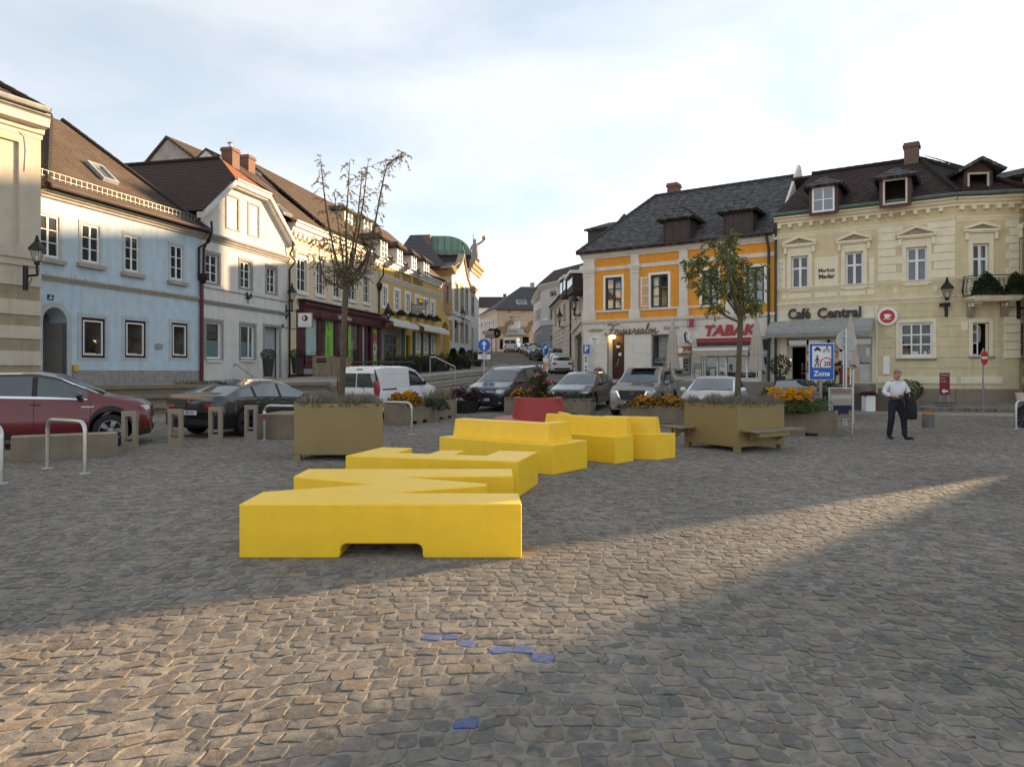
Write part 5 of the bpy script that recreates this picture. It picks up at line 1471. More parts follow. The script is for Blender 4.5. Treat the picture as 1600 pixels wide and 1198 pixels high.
for a,b in((912.5,929.6),(986,999),(1062,1075),(1135.5,1147)):
 ua,ub=H.u(a),H.u(b)
 mb=MB();mb.box(ua,ub,-.1,.02,zf+.18,zc-.1);mb.box(ua-.07,ub+.07,-.17,.02,zf+.19,zf+.6);mb.box(ua-.04,ub+.04,-.14,.02,zf+.6,zf+.68)
 mb.box(ua-.05,ub+.05,-.15,.02,ztb-.1,ztb+.02);mb.box(ua-.08,ub+.08,-.18,.02,ztb+.02,ztb+.2);mb.box(ua-.03,ub+.03,-.13,.02,ztb-.3,ztb-.24)
 H.put(mb,'pilaster',m_offwhite)
H.band(ztb-.02,ztb+.18,.05,m_offwhite,'frieze')
H.cornice(zc-.1,.32,.35,m_offwhite,'cornice',-.1)
H.gutter(zc+.3,-.42,m_gutter,-.2,H.L)
ze=zc+.25
Rg=H.loc(1024,305,5.0);Rr=H.loc(1232,279,5.0);zr=(Rg.z+Rr.z)/2
slo=(zr-ze)/5.5
mb=MB();roof_face(mb,[(-.25,-.5,ze),(H.L-.05,-.5,ze),(H.L-.05,5.0,zr),(Rg.x,5.0,zr)],.22,.022)
roof_face(mb,[(-.25,10.5,ze),(-.25,-.5,ze),(Rg.x,5,zr)],.22,.022);roof_face(mb,[(H.L,10.5,ze),(-.25,10.5,ze),(Rg.x,5,zr),(H.L,5,zr)],.22,.022)
H.put(mb,'roof',m_slate)
ridge_caps(H,(-.2,-.45,ze+.06),(Rg.x,5,zr+.04),m_slate,.1);ridge_caps(H,(Rg.x,5,zr+.04),(H.L,5,zr+.04),m_slate,.1)
m_louv=mat('dark_brown_dormer_boards',(.05,.035,.032),.65,var=.2)
for xa,xb,yt,yb in((1036,1078,342,378),(1130,1176,330,366)):
 p=H.hit((xa+xb)/2,yb,-.5,ze,slo);u0_,u1_,z0_,z1_=H.rect(xa,xb,yt,yb,p.y)
 dormer(H,(u0_,u1_,p.z-.05,z1_),p.y,slo,m_louv,m_slate,rise=.85,over=.3,hip=True,louvre=m_louv,wrect=(u0_+.08,u1_-.08,p.z+.05,z1_-.05))
# fire wall between orange house and cafe
mb=MB();a=H.hit(1224,312,-.5,ze,slo)
mb.extr([(H.L-.02,-.3,ze-.3),(H.L-.02,2.0,ze+2.5*slo+.1),(H.L-.02,5.0,zr+.6),(H.L-.02,5.4,zr+.55),(H.L-.02,10,ze)],(.12,0,0));H.put(mb,'fire_wall',m_offwhite)
chimney(H,H.u(1046,6),H.u(1061,6),5.6,6.3,zr-.6,H.z(1053,288,6),m_brick)
# small hipped wing behind on the left
p0=H.loc(926,392,5.5)
mb=MB();mb.box(H.u(927,7),H.u(965,7),6.2,9,zc,H.z(930,362,7));w=H.put(mb,'rear_dormer',m_louv)
z_=H.z(930,362,7);a,b=H.u(925,7)-.1,H.u(972,7)
mb=MB();roof_face(mb,[(a,6.0,z_),(b,6.0,z_),(b,8,z_+.7),(a+.8,8,z_+.7)],.3,.02);roof_face(mb,[(a,9.5,z_),(a,6.0,z_),(a+.8,8,z_+.7)],.3,.02);mb.obj('dormer_roof',m_slate,w)
H.pipe([(H.L-.35,-.42,zc+.25),(H.L-.3,-.13,zc-.4),(H.L-.3,-.13,-.9)],mat('dark_green_pipe',(.03,.045,.04),.5),.065)
# lettering
m_gold=mat('bronze_letters',(.20,.125,.05),.5,var=.2);m_redl=mat('red_letters',(.36,.035,.045),.5,var=.1,bump=0);m_paleg=mat('pale_bronze_letters',(.33,.25,.16),.6,bump=0)
H.put(MB().box(H.u(946),H.u(946)+.03,-.04,-.034,zf-.3,zf-.28),'wall_lettering',m_gold)
wl=bpy.data.objects['wall_lettering.001']if 'wall_lettering.001' in bpy.data.objects else bpy.data.objects['wall_lettering']
def wtxt(Hs,par,body,m,xa,xb,yc,hpx,**kw):
 xm=(xa+xb)/2;D=Hs.Dp(xm);u0,u1=Hs.u(xa),Hs.u(xb)
 return text(body,hpx/FPX*D*1.38,m,par,((u0+u1)/2,-kw.pop('off',.045),Hs.z(xm,yc)),width=u1-u0,**kw)
wtxt(H,wl,'HERREN',m_paleg,920.5,942.5,516.5,5,offset=.006);wtxt(H,wl,'DAMEN',m_paleg,1037.8,1061,512.5,5,offset=.006)
t=wtxt(H,wl,'TABAK',m_redl,1099,1180,516.5,16,shear=.22,offset=.03,extrude=.03,off=.07)
# script lettering drawn as bent tube
def script(H,par,xa,xb,yc,hpx,m):
 S=[]
 S+=[[(0,.95),(.25,1.05),(.6,.95),(.95,1.02),(1.1,1.1)],[(.62,.95),(.5,.5),(.38,.1),(.15,-.1),(-.05,.05),(.05,.2)],[(.28,.5),(.55,.55),(.8,.5)]]
 x=.8
 def seg(pts,adv):
  nonlocal x
  S.append([(x+a,b)for a,b in pts]);x+=adv
 r_=([(0,0),(.12,.3),(.16,.5),(.22,.42),(.32,.42),(.3,.1),(.38,0),(.46,.08)],.44)
 i_=([(0,.08),(.14,.45),(.1,.1),(.16,0),(.28,.1)],.26)
 s_=([(0,.06),(.16,.5),(.2,.3),(.24,.1),(.14,-.02),(.04,.05),(.3,.08)],.3)
 e_=([(0,.1),(.18,.22),(.24,.4),(.14,.46),(.08,.25),(.14,.02),(.26,.02),(.36,.12)],.34)
 a_=([(.3,.42),(.16,.45),(.05,.22),(.12,.0),(.26,.15),(.33,.44),(.3,.1),(.36,0),(.46,.1)],.44)
 l_=([(0,.1),(.22,.6),(.26,.98),(.18,1.0),(.12,.5),(.14,.05),(.22,0),(.32,.1)],.3)
 o_=([(.2,.45),(.06,.3),(.08,.02),(.24,.02),(.3,.3),(.2,.45),(.3,.36),(.42,.38)],.4)
 n_=([(0,.42),(.05,.35),(.02,0),(.14,.38),(.24,.42),(.24,.05),(.32,0),(.46,.16),(.6,.22)],.6)
 for st_ in(r_,i_,s_,i_,e_,r_,s_,a_,l_,o_,n_):
  if st_ is i_:S.append([(x+.18,.66),(x+.19,.7)])
  seg(*st_)
 u0,u1=H.u(xa),H.u(xb);k=(u1-u0)/(x+.05);h=hpx/FPX*H.Dp((xa+xb)/2);zc_=H.z((xa+xb)/2,yc)
 mb=MB()
 for s in S:
  q=[(u0+(a+.18*b)*k,-.075,zc_+(b-.42)*h)for a,b in s]
  mb.tube(smooth_path(q,4),.027,6)
 return mb.obj('script_lettering',m,par,60)
script(H,wl,947,1031,515.3,15.5,m_gold)
u0_,u1_,z0_,z1_=H.rect(922,937,526,537)
s_=H.put(MB().box(u0_,u1_,-.04,0,z0_,z1_),'street_name_plate',m_white,bevel=.01);text('Wiener',.2,m_blackpl,s_,((u0_+u1_)/2,-.045,z0_+.27),width=.36);text('Str.',.12,m_blackpl,s_,((u0_+u1_)/2,-.045,z0_+.12))
# tobacconist awning with red fascia and its wall signs
za1,za2,za3=H.z(1132,531),H.z(1132,534),H.z(1132,545)
ua,ub=H.u(1091),H.u(1178)
aw=H.put(MB().box(ua,ub,-.3,.02,za1-.12,za1+.12),'awning_box',m_redl)
MB().box(ua,ub,-.36,-.3,za1+.09,za1+.13).obj('trim',m_white,aw);MB().box(ua+.05,ub,-.34,.0,za1-.3,za1-.13).obj('cassette',m_louv,aw)
m_awt=mat('taupe_awning',(.42,.35,.29),.8,var=.06)
MB().extr([(ua+.08,-.2,za1-.3),(ua+.08,-.24,za1-.3),(ua+.08,-1.0,za3-.0),(ua+.08,-1.0,za3-.06),(ua+.08,-.96,za3-.06)],(ub-ua-.1,0,0)).obj('awning',m_awt,aw)
MB().box(ua+.05,ub,-1.05,-.98,za3-.1,za3).obj('front_rail',m_white,aw);MB().box(ua+.06,ub-.01,-1.03,-1.015,za3-.38,za3-.1).obj('valance',m_awt,aw)
tob=tag(empty('tobacco_sign',H.mw@Vector((H.u(1082),-.3,H.z(1082,505)))),'red projecting tobacconist sign on the orange house','sign')
MB().box(-.12,.12,-.2,.2,-.2,.2).obj('sign_box',m_redl,tob,bevel=.02);MB().box(-.14,-.123,-.16,.16,-.15,.15).obj('sign_face',m_alu,tob)
fig=tag(empty('hanging_wall_sign',H.mw@Vector((H.u(1080),-.35,H.z(1080,527)))),'black and white curved sign bracket beside the tobacconist awning','sign')
mb=MB();mb.tube(smooth_path([(-.25,0,.45),(-.42,0,.3),(-.4,0,-.1),(-.3,0,-.45),(-.1,0,-.55)],5),.09,8);mb.tube([(.0,0,-.4),(.0,0,-.75),(.3,0,-.75)],.05,6);mb.obj('bracket',m_blackpl,fig,50);fig.scale=(.5,.5,.5)
mb=MB();mb.tube(smooth_path([(-.15,0,.5),(.05,0,.3),(-.05,0,0),(.05,0,-.3),(.25,0,-.5)],5),.15,8);mb.obj('sign_face',m_white,fig,50)
u0_,u1_,z0_,z1_=H.rect(1058,1081,541,555)
s_=H.put(MB().box(u0_,u1_,-.1,0,z0_,z1_),'brown_sign',mat('brown_sign',(.30,.13,.035),.5,var=.2));text('Kaffee',.24,m_white,s_,((u0_+u1_)/2+.1,-.105,(z0_+z1_)/2-.05),width=.5,shear=.3);MB().lathe([(.13,0),(.16,0),(.16,.01),(.13,.01)],16,(u0_+.2,-.105,z1_-.2),Matrix.Rotation(R(90),3,'X')).obj('emblem',m_white,s_)
vm=tag(empty('cigarette_machine',H.mw@Vector((H.u(1068),-.02,H.z(1068,585)))),'grey and white cigarette machine hanging on the white wall by the tobacconist','vending machine')
vm.rotation_euler=(0,0,math.atan2(H.U.y,H.U.x))
hh=.96;MB().box(-.4,.42,-.32,0,0,hh).obj('housing',m_zinc,vm,bevel=.03);MB().box(-.36,.1,-.34,-.32,.3,hh-.06).obj('front_panel',m_white,vm);MB().lathe([(1e-4,0),(.26,0),(.26,.015)],20,(-.34,-.35,.55),Matrix.Rotation(R(90),3,'X')).obj('picture_disc',m_white,vm);MB().ell((-.36,-.37,.55),(.12,.02,.1),10,6).obj('picture',m_blackpl,vm)
for k in range(8):MB().box(.14+(k%2)*.13,.24+(k%2)*.13,-.345,-.32,.2+(k//2)*.17,.3+(k//2)*.17).obj('button',m_blackpl if k%3 else m_redl,vm)
MB().box(-.3,.05,-.345,-.32,.06,.2).obj('tray',m_blackpl,vm)
u0_,u1_,z0_,z1_=H.rect(1066,1072,526,535);H.put(MB().box(u0_,u1_,-.03,0,z0_,z1_),'small_plate',m_alu)
u0_,u1_,z0_,z1_=H.rect(1084,1088,575,581);H.put(MB().tube(smooth_path([(u0_,-.05,z1_),(u0_,-.08,z0_),(u1_,-.08,z0_),(u1_,-.05,z1_)],4),.015,5),'wall_hook',m_steel)
# cafe
DARKP=[]
m_caf=mat('pale_green_yellow_stucco',(0.68,0.595,0.385),0.85,var=0.08,streak=0.3)
m_caftr=mat('cream_yellow_trim',(0.80,0.74,0.57),0.82,var=0.06,streak=0.14)
m_cafpl=mat('brown_beige_plinth',(.30,.245,.185),.9,var=.1,streak=.2)
m_ped=mat('dull_stone_relief',(.36,.31,.23),.9,var=.2,vs=8)
H=House('cafe','pale yellow corner cafe with maroon tiled roof, pediments and a balcony',1212.3,34.72,1492.5,30.65,.30,cat='cafe')
caf=H
zc=(H.z(1213,352)+H.z(1491,323))/2
zfr=(H.z(1214,367)+H.z(1490,343))/2
zsl=(H.z(1213,456)+H.z(1490,437))/2;zlo=(H.z(1213,478)+H.z(1490,468))/2
C2=House('','',1492.5,30.65,1592,30.2,.30,root_of=H)
C3=House('','',1592,30.2,1760,35.5,.30,root_of=H)
m_purp=mat('purple_curtain',(.10,.075,.115),.9,var=.1,bump=.05);m_blc=mat('blue_grey_curtain',(.22,.25,.30),.9,var=.1,bump=.05)
def ped(Hs,w,u0,u1,z1,ap,bs):
 uc=(u0+u1)/2;hw=(u1-u0)/2+.36
 mb=MB();mb.box(uc-hw,uc+hw,-.2,.02,bs,bs+.09)
 for s_ in(-1,1):
  mb.extr([(uc+s_*hw,-.2,bs+.09),(uc+s_*hw,-.2,bs+.2),(uc,-.2,ap),(uc,-.2,ap-.12)],(0,.22,0))
  mb.box(uc+s_*(hw-.12)-.06,uc+s_*(hw-.12)+.06,-.14,.02,bs-.35,bs)
 mb.box(uc-hw+.05,uc+hw-.05,-.14,.02,bs-.06,bs)
 mb.obj('pediment',m_caftr,w)
 MB().extr([(uc-hw+.2,-.06,bs+.1),(uc+hw-.2,-.06,bs+.1),(uc,-.06,ap-.14)],(0,.06,0)).obj('tympanum',m_ped,w)
 MB().box(u0-.16,u1+.16,-.05,.02,z1+.17,bs-.08).obj('frieze',m_caftr,w)
for i,(xa,xb,yt,yb,ya,ybs)in enumerate(((1236,1263,400,450,369,384.5),(1320.5,1348.5,393.5,447,362.5,379),(1416,1448.5,386,440.5,352.7,370.5))):
 u0,u1,z0,z1=H.rect(xa,xb,yt,yb)
 w=H.window(u0,u1,z0,z1,fm=m_white,cols=2,rows=(1.75,1),fw=.085,mid=.11,mw=.09,dep=.16,sur=(.17,m_caftr,.05),glass=m_clear,room=True,inside=(m_purp if i<2 else m_blc,(0,.46),(.54,1)),sill=(m_caftr,.05,.06,.06))
 ped(H,w,u0,u1,z1,H.z((xa+xb)/2,ya),H.z((xa+xb)/2,ybs))
u0,u1,z0,z1=C2.rect(1519.5,1545.5,380.5,464)
w=C2.window(u0,u1,z0,z1,fm=m_white,cols=2,rows=(2.8,1),fw=.085,mid=.1,mw=.09,dep=.16,sur=(.17,m_caftr,.05),glass=m_clear,room=True,inside=(m_blc,(0,.3),(.55,.85)),name='balcony_door')
ped(C2,w,u0,u1,z1,C2.z(1532,346.6),C2.z(1532,362))
u0,u1,z0,z1=C3.rect(1597,1612,381,438);w=C3.window(u0,u1,z0,z1,rows=(1.75,1),sur=(.17,m_caftr,.05));ped(C3,w,u0,u1,z1,z1+1.0,z1+.55)
u0,u1,z0,z1=C3.rect(1593.5,1606,505,556);C3.window(u0,u1,z0,z1,rows=(1,1,1),sur=(.12,m_caftr,.03),sill=(m_zinc,.1,.06,.1))
# ground floor
u0,u1,z0,z1=H.rect(1405.5,1457.5,504,557)
w=H.window(u0,u1,z0,z1,fm=m_white,cols=3,rows=(1,1,1),fw=.1,mw=.06,dep=.12,glass=m_clear,room=m_dark,sur=(.14,m_caftr,.03),sill=(m_cafpl,.15,.07,.12))
for k,(a,b,c,m_)in enumerate(((.05,.3,.3,mat('shop_goods',(0,0,0))),(.38,.55,.14,m_white),(.72,.8,.14,m_white),(.85,.95,.2,m_wood))):MB().box(u0+(u1-u0)*a,u0+(u1-u0)*b,.3,.5,z0+.08,z0+.1+c).obj('display',m_,w)
MB().box(u0+.08,u1-.08,.7,.72,z0+(z1-z0)*.55,z1).obj('curtain',m_purp,w)
u0,u1,z0,z1=C2.rect(1519.5,1545,503.5,556.5)
w=C2.window(u0,u1,z0,z1,fm=m_caftr,cols=1,rows=(1,),fw=.05,dep=.2,glass=None,panes=None,room=True,sur=(.15,m_caftr,.03),sill=(m_zinc,.12,.07,.14))if False else None
C2.opens.append((u0,u1,z0,z1))
w=C2.put(MB().box(u0,u0+.05,.1,.2,z0,z1).box(u1-.05,u1,.1,.2,z0,z1).box(u0,u1,.1,.2,z1-.05,z1).box(u0,u1,.1,.2,z0,z0+.05),'open_window',m_caftr)
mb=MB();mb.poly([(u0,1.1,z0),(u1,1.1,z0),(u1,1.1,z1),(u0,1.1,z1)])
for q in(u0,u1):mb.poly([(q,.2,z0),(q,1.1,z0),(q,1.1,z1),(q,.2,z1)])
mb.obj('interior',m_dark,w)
mb=MB();a=u0+.06
for zz in(z0+.05,z0+.55,z0+1.02,z1-.1):mb.box(a,a+.22,.22,.26,zz,zz+.05)
mb.box(a,a+.05,.22,.26,z0+.05,z1-.05);mb.box(a+.2,a+.25,.22,.26,z0+.05,z1-.05);mb.obj('open_sash',m_white,w)
MB().lathe([(.14,z1-.85),(.17,z1-.5),(.15,z1-.15),(.1,z1-.1)],10,((u0+u1)/2+.05,.5,0)).obj('net_curtain',m_net,w,50)
mb=MB();mb.box(u0-.15,u0,-.03,.05,z0-.1,z1+.15);mb.box(u1,u1+.15,-.03,.05,z0-.1,z1+.15);mb.box(u0,u1,-.028,.05,z1,z1+.148);mb.obj('surround',m_caftr,w);MB().box(u0-.15,u1+.2,-.12,.1,z0-.07,z0).obj('sill',m_zinc,w)
# cafe entrance under the awning
eu0,eu1=H.u(1229),H.u(1363);ez1=H.z(1290,528);ez0=.85
H.opens.append((eu0,eu1,ez0,ez1))
zq=H.u(1372)
H.wall(m_caftr,-.6,zlo,0,zq,reveal=.3);H.wall(m_caf,-.6,zlo,zq,H.L,reveal=.2);H.wall(m_caf,zlo,zc+.05,reveal=.22,depth=9)
C2.wall(m_caf,-.6,zc+.05,reveal=.25);C3.wall(m_caf,-.6,zc+.05,reveal=.22)
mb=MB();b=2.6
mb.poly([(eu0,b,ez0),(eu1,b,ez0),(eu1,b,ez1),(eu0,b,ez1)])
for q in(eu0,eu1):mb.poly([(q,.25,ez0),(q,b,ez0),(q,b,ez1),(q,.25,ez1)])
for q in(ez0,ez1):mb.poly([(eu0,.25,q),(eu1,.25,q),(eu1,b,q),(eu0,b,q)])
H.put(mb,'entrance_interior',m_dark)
m_entr=mat('beige_door_frame',(.50,.43,.31),.6,var=.06)
zt_=H.z(1290,541)
ent=H.put(MB().box(eu0,eu1,.12,.22,zt_,zt_+.08).box(eu0,eu1,.12,.22,ez1-.08,ez1),'entrance_frame',m_entr)
for x0,x1 in((1229,1237),(1258.5,1266),(1308,1311),(1318,1322),(1340,1343),(1359,1363)):MB().box(H.u(x0),H.u(x1),.1,.24,ez0,zt_).obj('post',m_entr,ent)
MB().box(H.u(1266),H.u(1308),.14,.2,ez0,zt_).obj('panel',m_entr,ent)
MB().box(H.u(1322),H.u(1340),.14,.2,ez0,ez0+1.1).obj('panel',m_entr,ent);MB().box(H.u(1343),H.u(1359),.14,.2,ez0,ez0+.85).obj('panel',mat('pale_counter',(.5,.5,.46),.6),ent)
for x0,x1,zz0,zz1 in((1322,1340,ez0+1.1,zt_),(1343,1359,ez0+.9,zt_)):MB().box(H.u(x0),H.u(x1),.15,.16,zz0,zz1).obj('pane',m_clear,ent)
for k in range(4):MB().box(eu0+(eu1-eu0)*k/4+.05,eu0+(eu1-eu0)*(k+1)/4-.05,.15,.16,zt_+.08,ez1-.08).obj('pane',m_glass,ent)
for x in(1234.5,1312):MB().box(H.u(x)-.03,H.u(x)+.05,.05,.1,ez0+1.0,ez0+1.12).obj('handle',m_chrome,ent)
MB().box(H.u(1352),H.u(1357),.4,.5,zt_-.5,zt_-.1).obj('menu_light',m_caftr,ent)
# awning
au0,au1=H.u(1205),H.u(1366);az1=(H.z(1215,503)+H.z(1360,499))/2;az0=H.z(1280,523.5)
m_gaw=mat('grey_awning',(.30,.30,.29),.85,var=.15,vs=4,streak=.3)
a=H.put(MB().extr([(au0,-.02,az1),(au0,-.12,az1+.04),(au0,-.5,az1-.12),(au0,-.95,az1-.4),(au0,-1.15,az0+.08),(au0,-1.15,az0),(au0,-.02,az0+.3)],(au1-au0,0,0)),'awning',m_gaw)
n=40;mb=MB()
for k in range(n):q=au0+(au1-au0)*k/n;w_=(au1-au0)/n;mb.poly([(q,-1.155,az0+.06),(q+w_,-1.155,az0+.06),(q+w_,-1.155,az0-.1),(q+w_/2,-1.155,az0-.15),(q,-1.155,az0-.1)])
mb.obj('valance',m_gaw,a)
H.put(MB().box(0,au1,-.05,.02,az1+.05,az1+.12),'awning_rail',m_caftr)
m_letk=mat('black_sign_letters',(.02,.018,.02),.4,bump=0)
cl=H.put(MB().box(H.u(1232),H.u(1346),-.06,-.01,H.z(1289,497),H.z(1289,496)),'sign_rail',m_caftr)
wtxt(H,cl,'Café',m_letk,1232,1267,491.5,16,offset=.02,extrude=.04,off=.13);wtxt(H,cl,'Central',m_letk,1278,1346.5,489.3,16,offset=.02,extrude=.04,off=.13)
# quoins, bands, panels
def quoins(Hs,ua,z0,z1,wl_,ws_,side,h=.36,d=.045):
 k=0;z=z0
 while z<z1-.1:
  w_=wl_ if k%2==0 else ws_
  e=min(z+h,z1)
  Hs.put(MB().box(ua if side>0 else ua-w_,ua+w_ if side>0 else ua,-d,.02,z+.012,e-.012),'quoin',m_caftr,bevel=.015);z=e;k+=1
quoins(H,H.u(1372),zsl+.15,zfr-.1,1.0,.72,1);quoins(H,H.L,zsl+.15,zfr-.1,1.05,.8,-1);quoins(C2,C2.L,zsl+.15,zfr-.1,.5,.36,-1,.34)
quoins(C2,C2.L+.04,1.9,zlo-.3,.62,.6,-1,.36,.07)
ph=(H.z(1430,598));zp2=H.z(1430,625)
for Hs,ua,ub in((H,H.u(1372),H.L),(C2,0,C2.L-.65),(C3,.3,C3.L)):
 zz=H.z(1430,577);j=0
 hb=(zlo-.35-zz)/6
 for j in range(6):
  segs=[(ua,ub)]
  za_,zb_=zz+j*hb+.05,zz+(j+1)*hb-.02
  for o in Hs.opens:
   if o[3]+.14>za_ and o[2]-.1<zb_:
    ns=[]
    for s_ in segs:
     if o[0]-.17>s_[0]:ns.append((s_[0],min(s_[1],o[0]-.17)))
     if o[1]+.17<s_[1]:ns.append((max(s_[0],o[1]+.17),s_[1]))
    segs=ns
  for a,b in segs:
   if b-a>.1:Hs.put(MB().box(a,b,-.022,.02,za_,zb_),'rustication_band',m_caf,bevel=.008)
 Hs.band(ph-.02,ph+.02+(H.z(1430,589)-ph),.05,m_caftr,'string_course',ua,ub+(.02 if Hs is H else 0));Hs.band(-.6,ph-.25,.045,m_cafpl,'plinth',ua,ub if Hs is H else Hs.L)
for Hs in(H,C2,C3):
 e=.0
 Hs.cornice(zlo-.12,.26,.16,m_caftr,'string_course',0,Hs.L);Hs.cornice(zsl-.02,.14,.1,m_caftr,'string_course',0,Hs.L)
 Hs.cornice(zfr-.16,.2,.1,m_caftr,'string_course',0,Hs.L)
 Hs.cornice(zc-.02,.38,.42,m_caftr,'cornice',-.02,Hs.L+.05)
 mb=MB();q=.12
 while q<Hs.L-.2:
  Hs.put(MB().box(q,q+.16,-.22,.0,zc-.2,zc-.02),'modillion',m_caftr);q+=.48
 Hs.put(MB().tube([(-.1,-.5,zc+.42),(Hs.L+.1,-.5,zc+.42)],.085,8),'gutter',m_copper,40)
for xa,xb in((1221,1228),(1232,1267),(1273,1308),(1312,1352),(1355,1366),(1396,1402),(1459,1465)):
 H.put(MB().box(H.u(xa),H.u(xb),-.03,.02,zlo+.35,zsl-.2),'apron_panel',m_caftr,bevel=.01)
p0=H.rect(1273,1309.5,402,449);sg=H.put(MB().box(p0[0],p0[1],-.03,.02,p0[2],p0[3]),'name_panel',m_caftr,bevel=.01)
m_goth=mat('dark_gothic_letters',(.06,.055,.05),.7,bump=0)
wtxt(H,sg,'Markus',m_goth,1279,1304,422.5,6,offset=.008,off=.034);wtxt(H,sg,'Madar',m_goth,1279,1304.5,432,7,offset=.012,off=.034)
p0=H.rect(1213.5,1227,406,452);sg=H.put(MB().box(p0[0],p0[1],-.03,.02,p0[2],p0[3]),'name_panel',m_caftr,bevel=.01)
for k,ch in enumerate('HOTEL'):text(ch,.27,mat('faded_letters',(.40,.35,.25),.8,bump=0),sg,((p0[0]+p0[1])/2,-.034,p0[3]-.2-k*.27))
H.put(MB().box(H.u(1358),H.u(1366),-.03,.02,H.z(1362,450),H.z(1362,403)),'name_panel',m_caftr,bevel=.01)
p0=H.rect(1380,1390.5,557,585);H.put(MB().box(p0[0],p0[1],-.08,.02,p0[2],p0[3]),'menu_case',m_white,bevel=.01)
p0=C2.rect(1501.5,1512.5,503,516);C2.put(MB().box(p0[0],p0[1],-.05,.02,p0[2],p0[3]),'meter_box',m_caftr,bevel=.01)
p0=C2.rect(1493.5,1501,585.5,597);C2.put(MB().box(p0[0],p0[1],-.06,.02,p0[2],p0[3]),'meter_box',m_caf,bevel=.01)
H.pipe([(H.u(1369.5),-.07,zlo-.2),(H.u(1369.5),-.07,-.3)],m_caftr,.035);H.pipe([(.02,-.14,zc+.3),(.02,-.14,-.4)],mat('dark_green_pipe',(0,0,0)),.06)
# coffee cup disc
cd=tag(empty('coffee_cup_sign',H.mw@Vector((H.u(1387),-.16,H.z(1387,494.5)))),'round red and white coffee cup sign on the cafe wall','sign');cd.rotation_euler=(0,0,math.atan2(H.U.y,H.U.x))
RX=Matrix.Rotation(R(90),3,'X')
MB().lathe([(.30,0),(.41,.0),(.41,.12),(1e-4,.12)],28,(0,.12,0),RX).obj('rim',m_white,cd);MB().lathe([(1e-4,0),(.30,0),(.30,.01)],28,(0,-.01,0),RX).obj('face',mat('sign_red',(.5,.012,.02),.4,bump=0),cd)
MB().extr([(-.13,-.03,.1),(.11,-.03,.1),(.1,-.03,-.02),(.05,-.03,-.09),(-.07,-.03,-.09),(-.12,-.03,-.02)],(0,.012,0)).obj('cup',m_white,cd);MB().tube([(.1,-.022,.07),(.17,-.022,.06),(.16,-.022,0),(.09,-.022,-.03)],.014,5).obj('cup_handle',m_white,cd);MB().box(-.17,.15,-.03,-.018,-.14,-.115).obj('saucer',m_white,cd)
# roof
ze=zc+.42
Rl=H.loc(1250,273,3.6);Rr=H.loc(1413,256.5,3.6);zr=(Rl.z+Rr.z)/2;slc=(zr-ze)/4.1
ur_=H.u(1437,3.6)
b2=H.mw.inverted()@(C2.mw@Vector((C2.L+.3,-.45,ze)));b3=H.mw.inverted()@(C3.mw@Vector((C3.L,-.45,ze)))
mb=MB();roof_face(mb,[(.02,-.5,ze),(H.L+.1,-.5,ze),(ur_,3.6,zr),(1.0,3.6,zr)],.22,.03)
pk=Vector((ur_,3.6,zr))
q2=H.mw.inverted()@(C2.mw@Vector((-.05,-.5,ze)))
roof_face(mb,[q2,b2,pk],.22,.03);roof_face(mb,[b2,b3,(b3.x-2,b3.y+5,zr),pk],.22,.03);roof_face(mb,[(ur_,8,ze),(.02,8,ze),(.02,3.6,zr),(ur_,3.6,zr)],.22,.03)
H.put(mb,'roof',m_tile_cafe)
ridge_caps(H,(1.0,3.6,zr+.05),pk+Vector((0,0,.05)),m_tile_cafe,.13);ridge_caps(H,q2+Vector((0,0,.08)),pk+Vector((0,0,.05)),m_tile_cafe,.13);ridge_caps(H,b2+Vector((0,0,.08)),pk+Vector((0,0,.05)),m_tile_cafe,.13)
m_dcf=mat('brown_dormer_cheek',(.075,.04,.036),.7,var=.15)
m_dw=mat('weathered_white_frame',(.55,.50,.42),.7,var=.15)
for i,(Hs,xa,xb,yt,yb)in enumerate(((H,1269,1304,292.5,331),(H,1379.5,1418,279,319))):
 p=Hs.hit((xa+xb)/2,yb,-.5,ze,slc);u0,u1,z0,z1=Hs.rect(xa,xb,yt,yb,p.y)
 dormer(Hs,(u0-.14,u1+.14,p.z-.12,z1+.06),p.y,slc,m_dcf,m_slate,rise=.5,over=.28,hip=True,fm=m_white if i==0 else m_dw,wrect=(u0,u1,p.z,z1),rows=(1,1)if i==0 else(1,),cols=2 if i==0 else 1,glass=m_glass if i==0 else False)
p=C2.hit(1528,308,-.5,ze,slc);u0,u1,z0,z1=C2.rect(1511.6,1545.7,269.5,308,.25)
dormer(C2,(u0-.14,u1+.14,z0-.1,z1+.05),.25,slc*.8,m_dcf,m_slate,rise=.55,over=.4,hip=False,fm=m_dw,wrect=(u0,u1,z0,z1),rows=(1,),cols=1,glass=False)
dormer(C3,(.9,2.2,z0-.1,z1-.1),.3,slc*.8,m_dcf,m_slate,rise=.5,over=.35,hip=False,fm=m_dw,rows=(1,1),cols=2)
c_=H.loc(1424,256,3.4);uu=H.u(1413,3.4)
chimney(H,uu,uu+.62,3.2,3.82,zr-.8,H.z(1424,224,3.4),m_brickd)
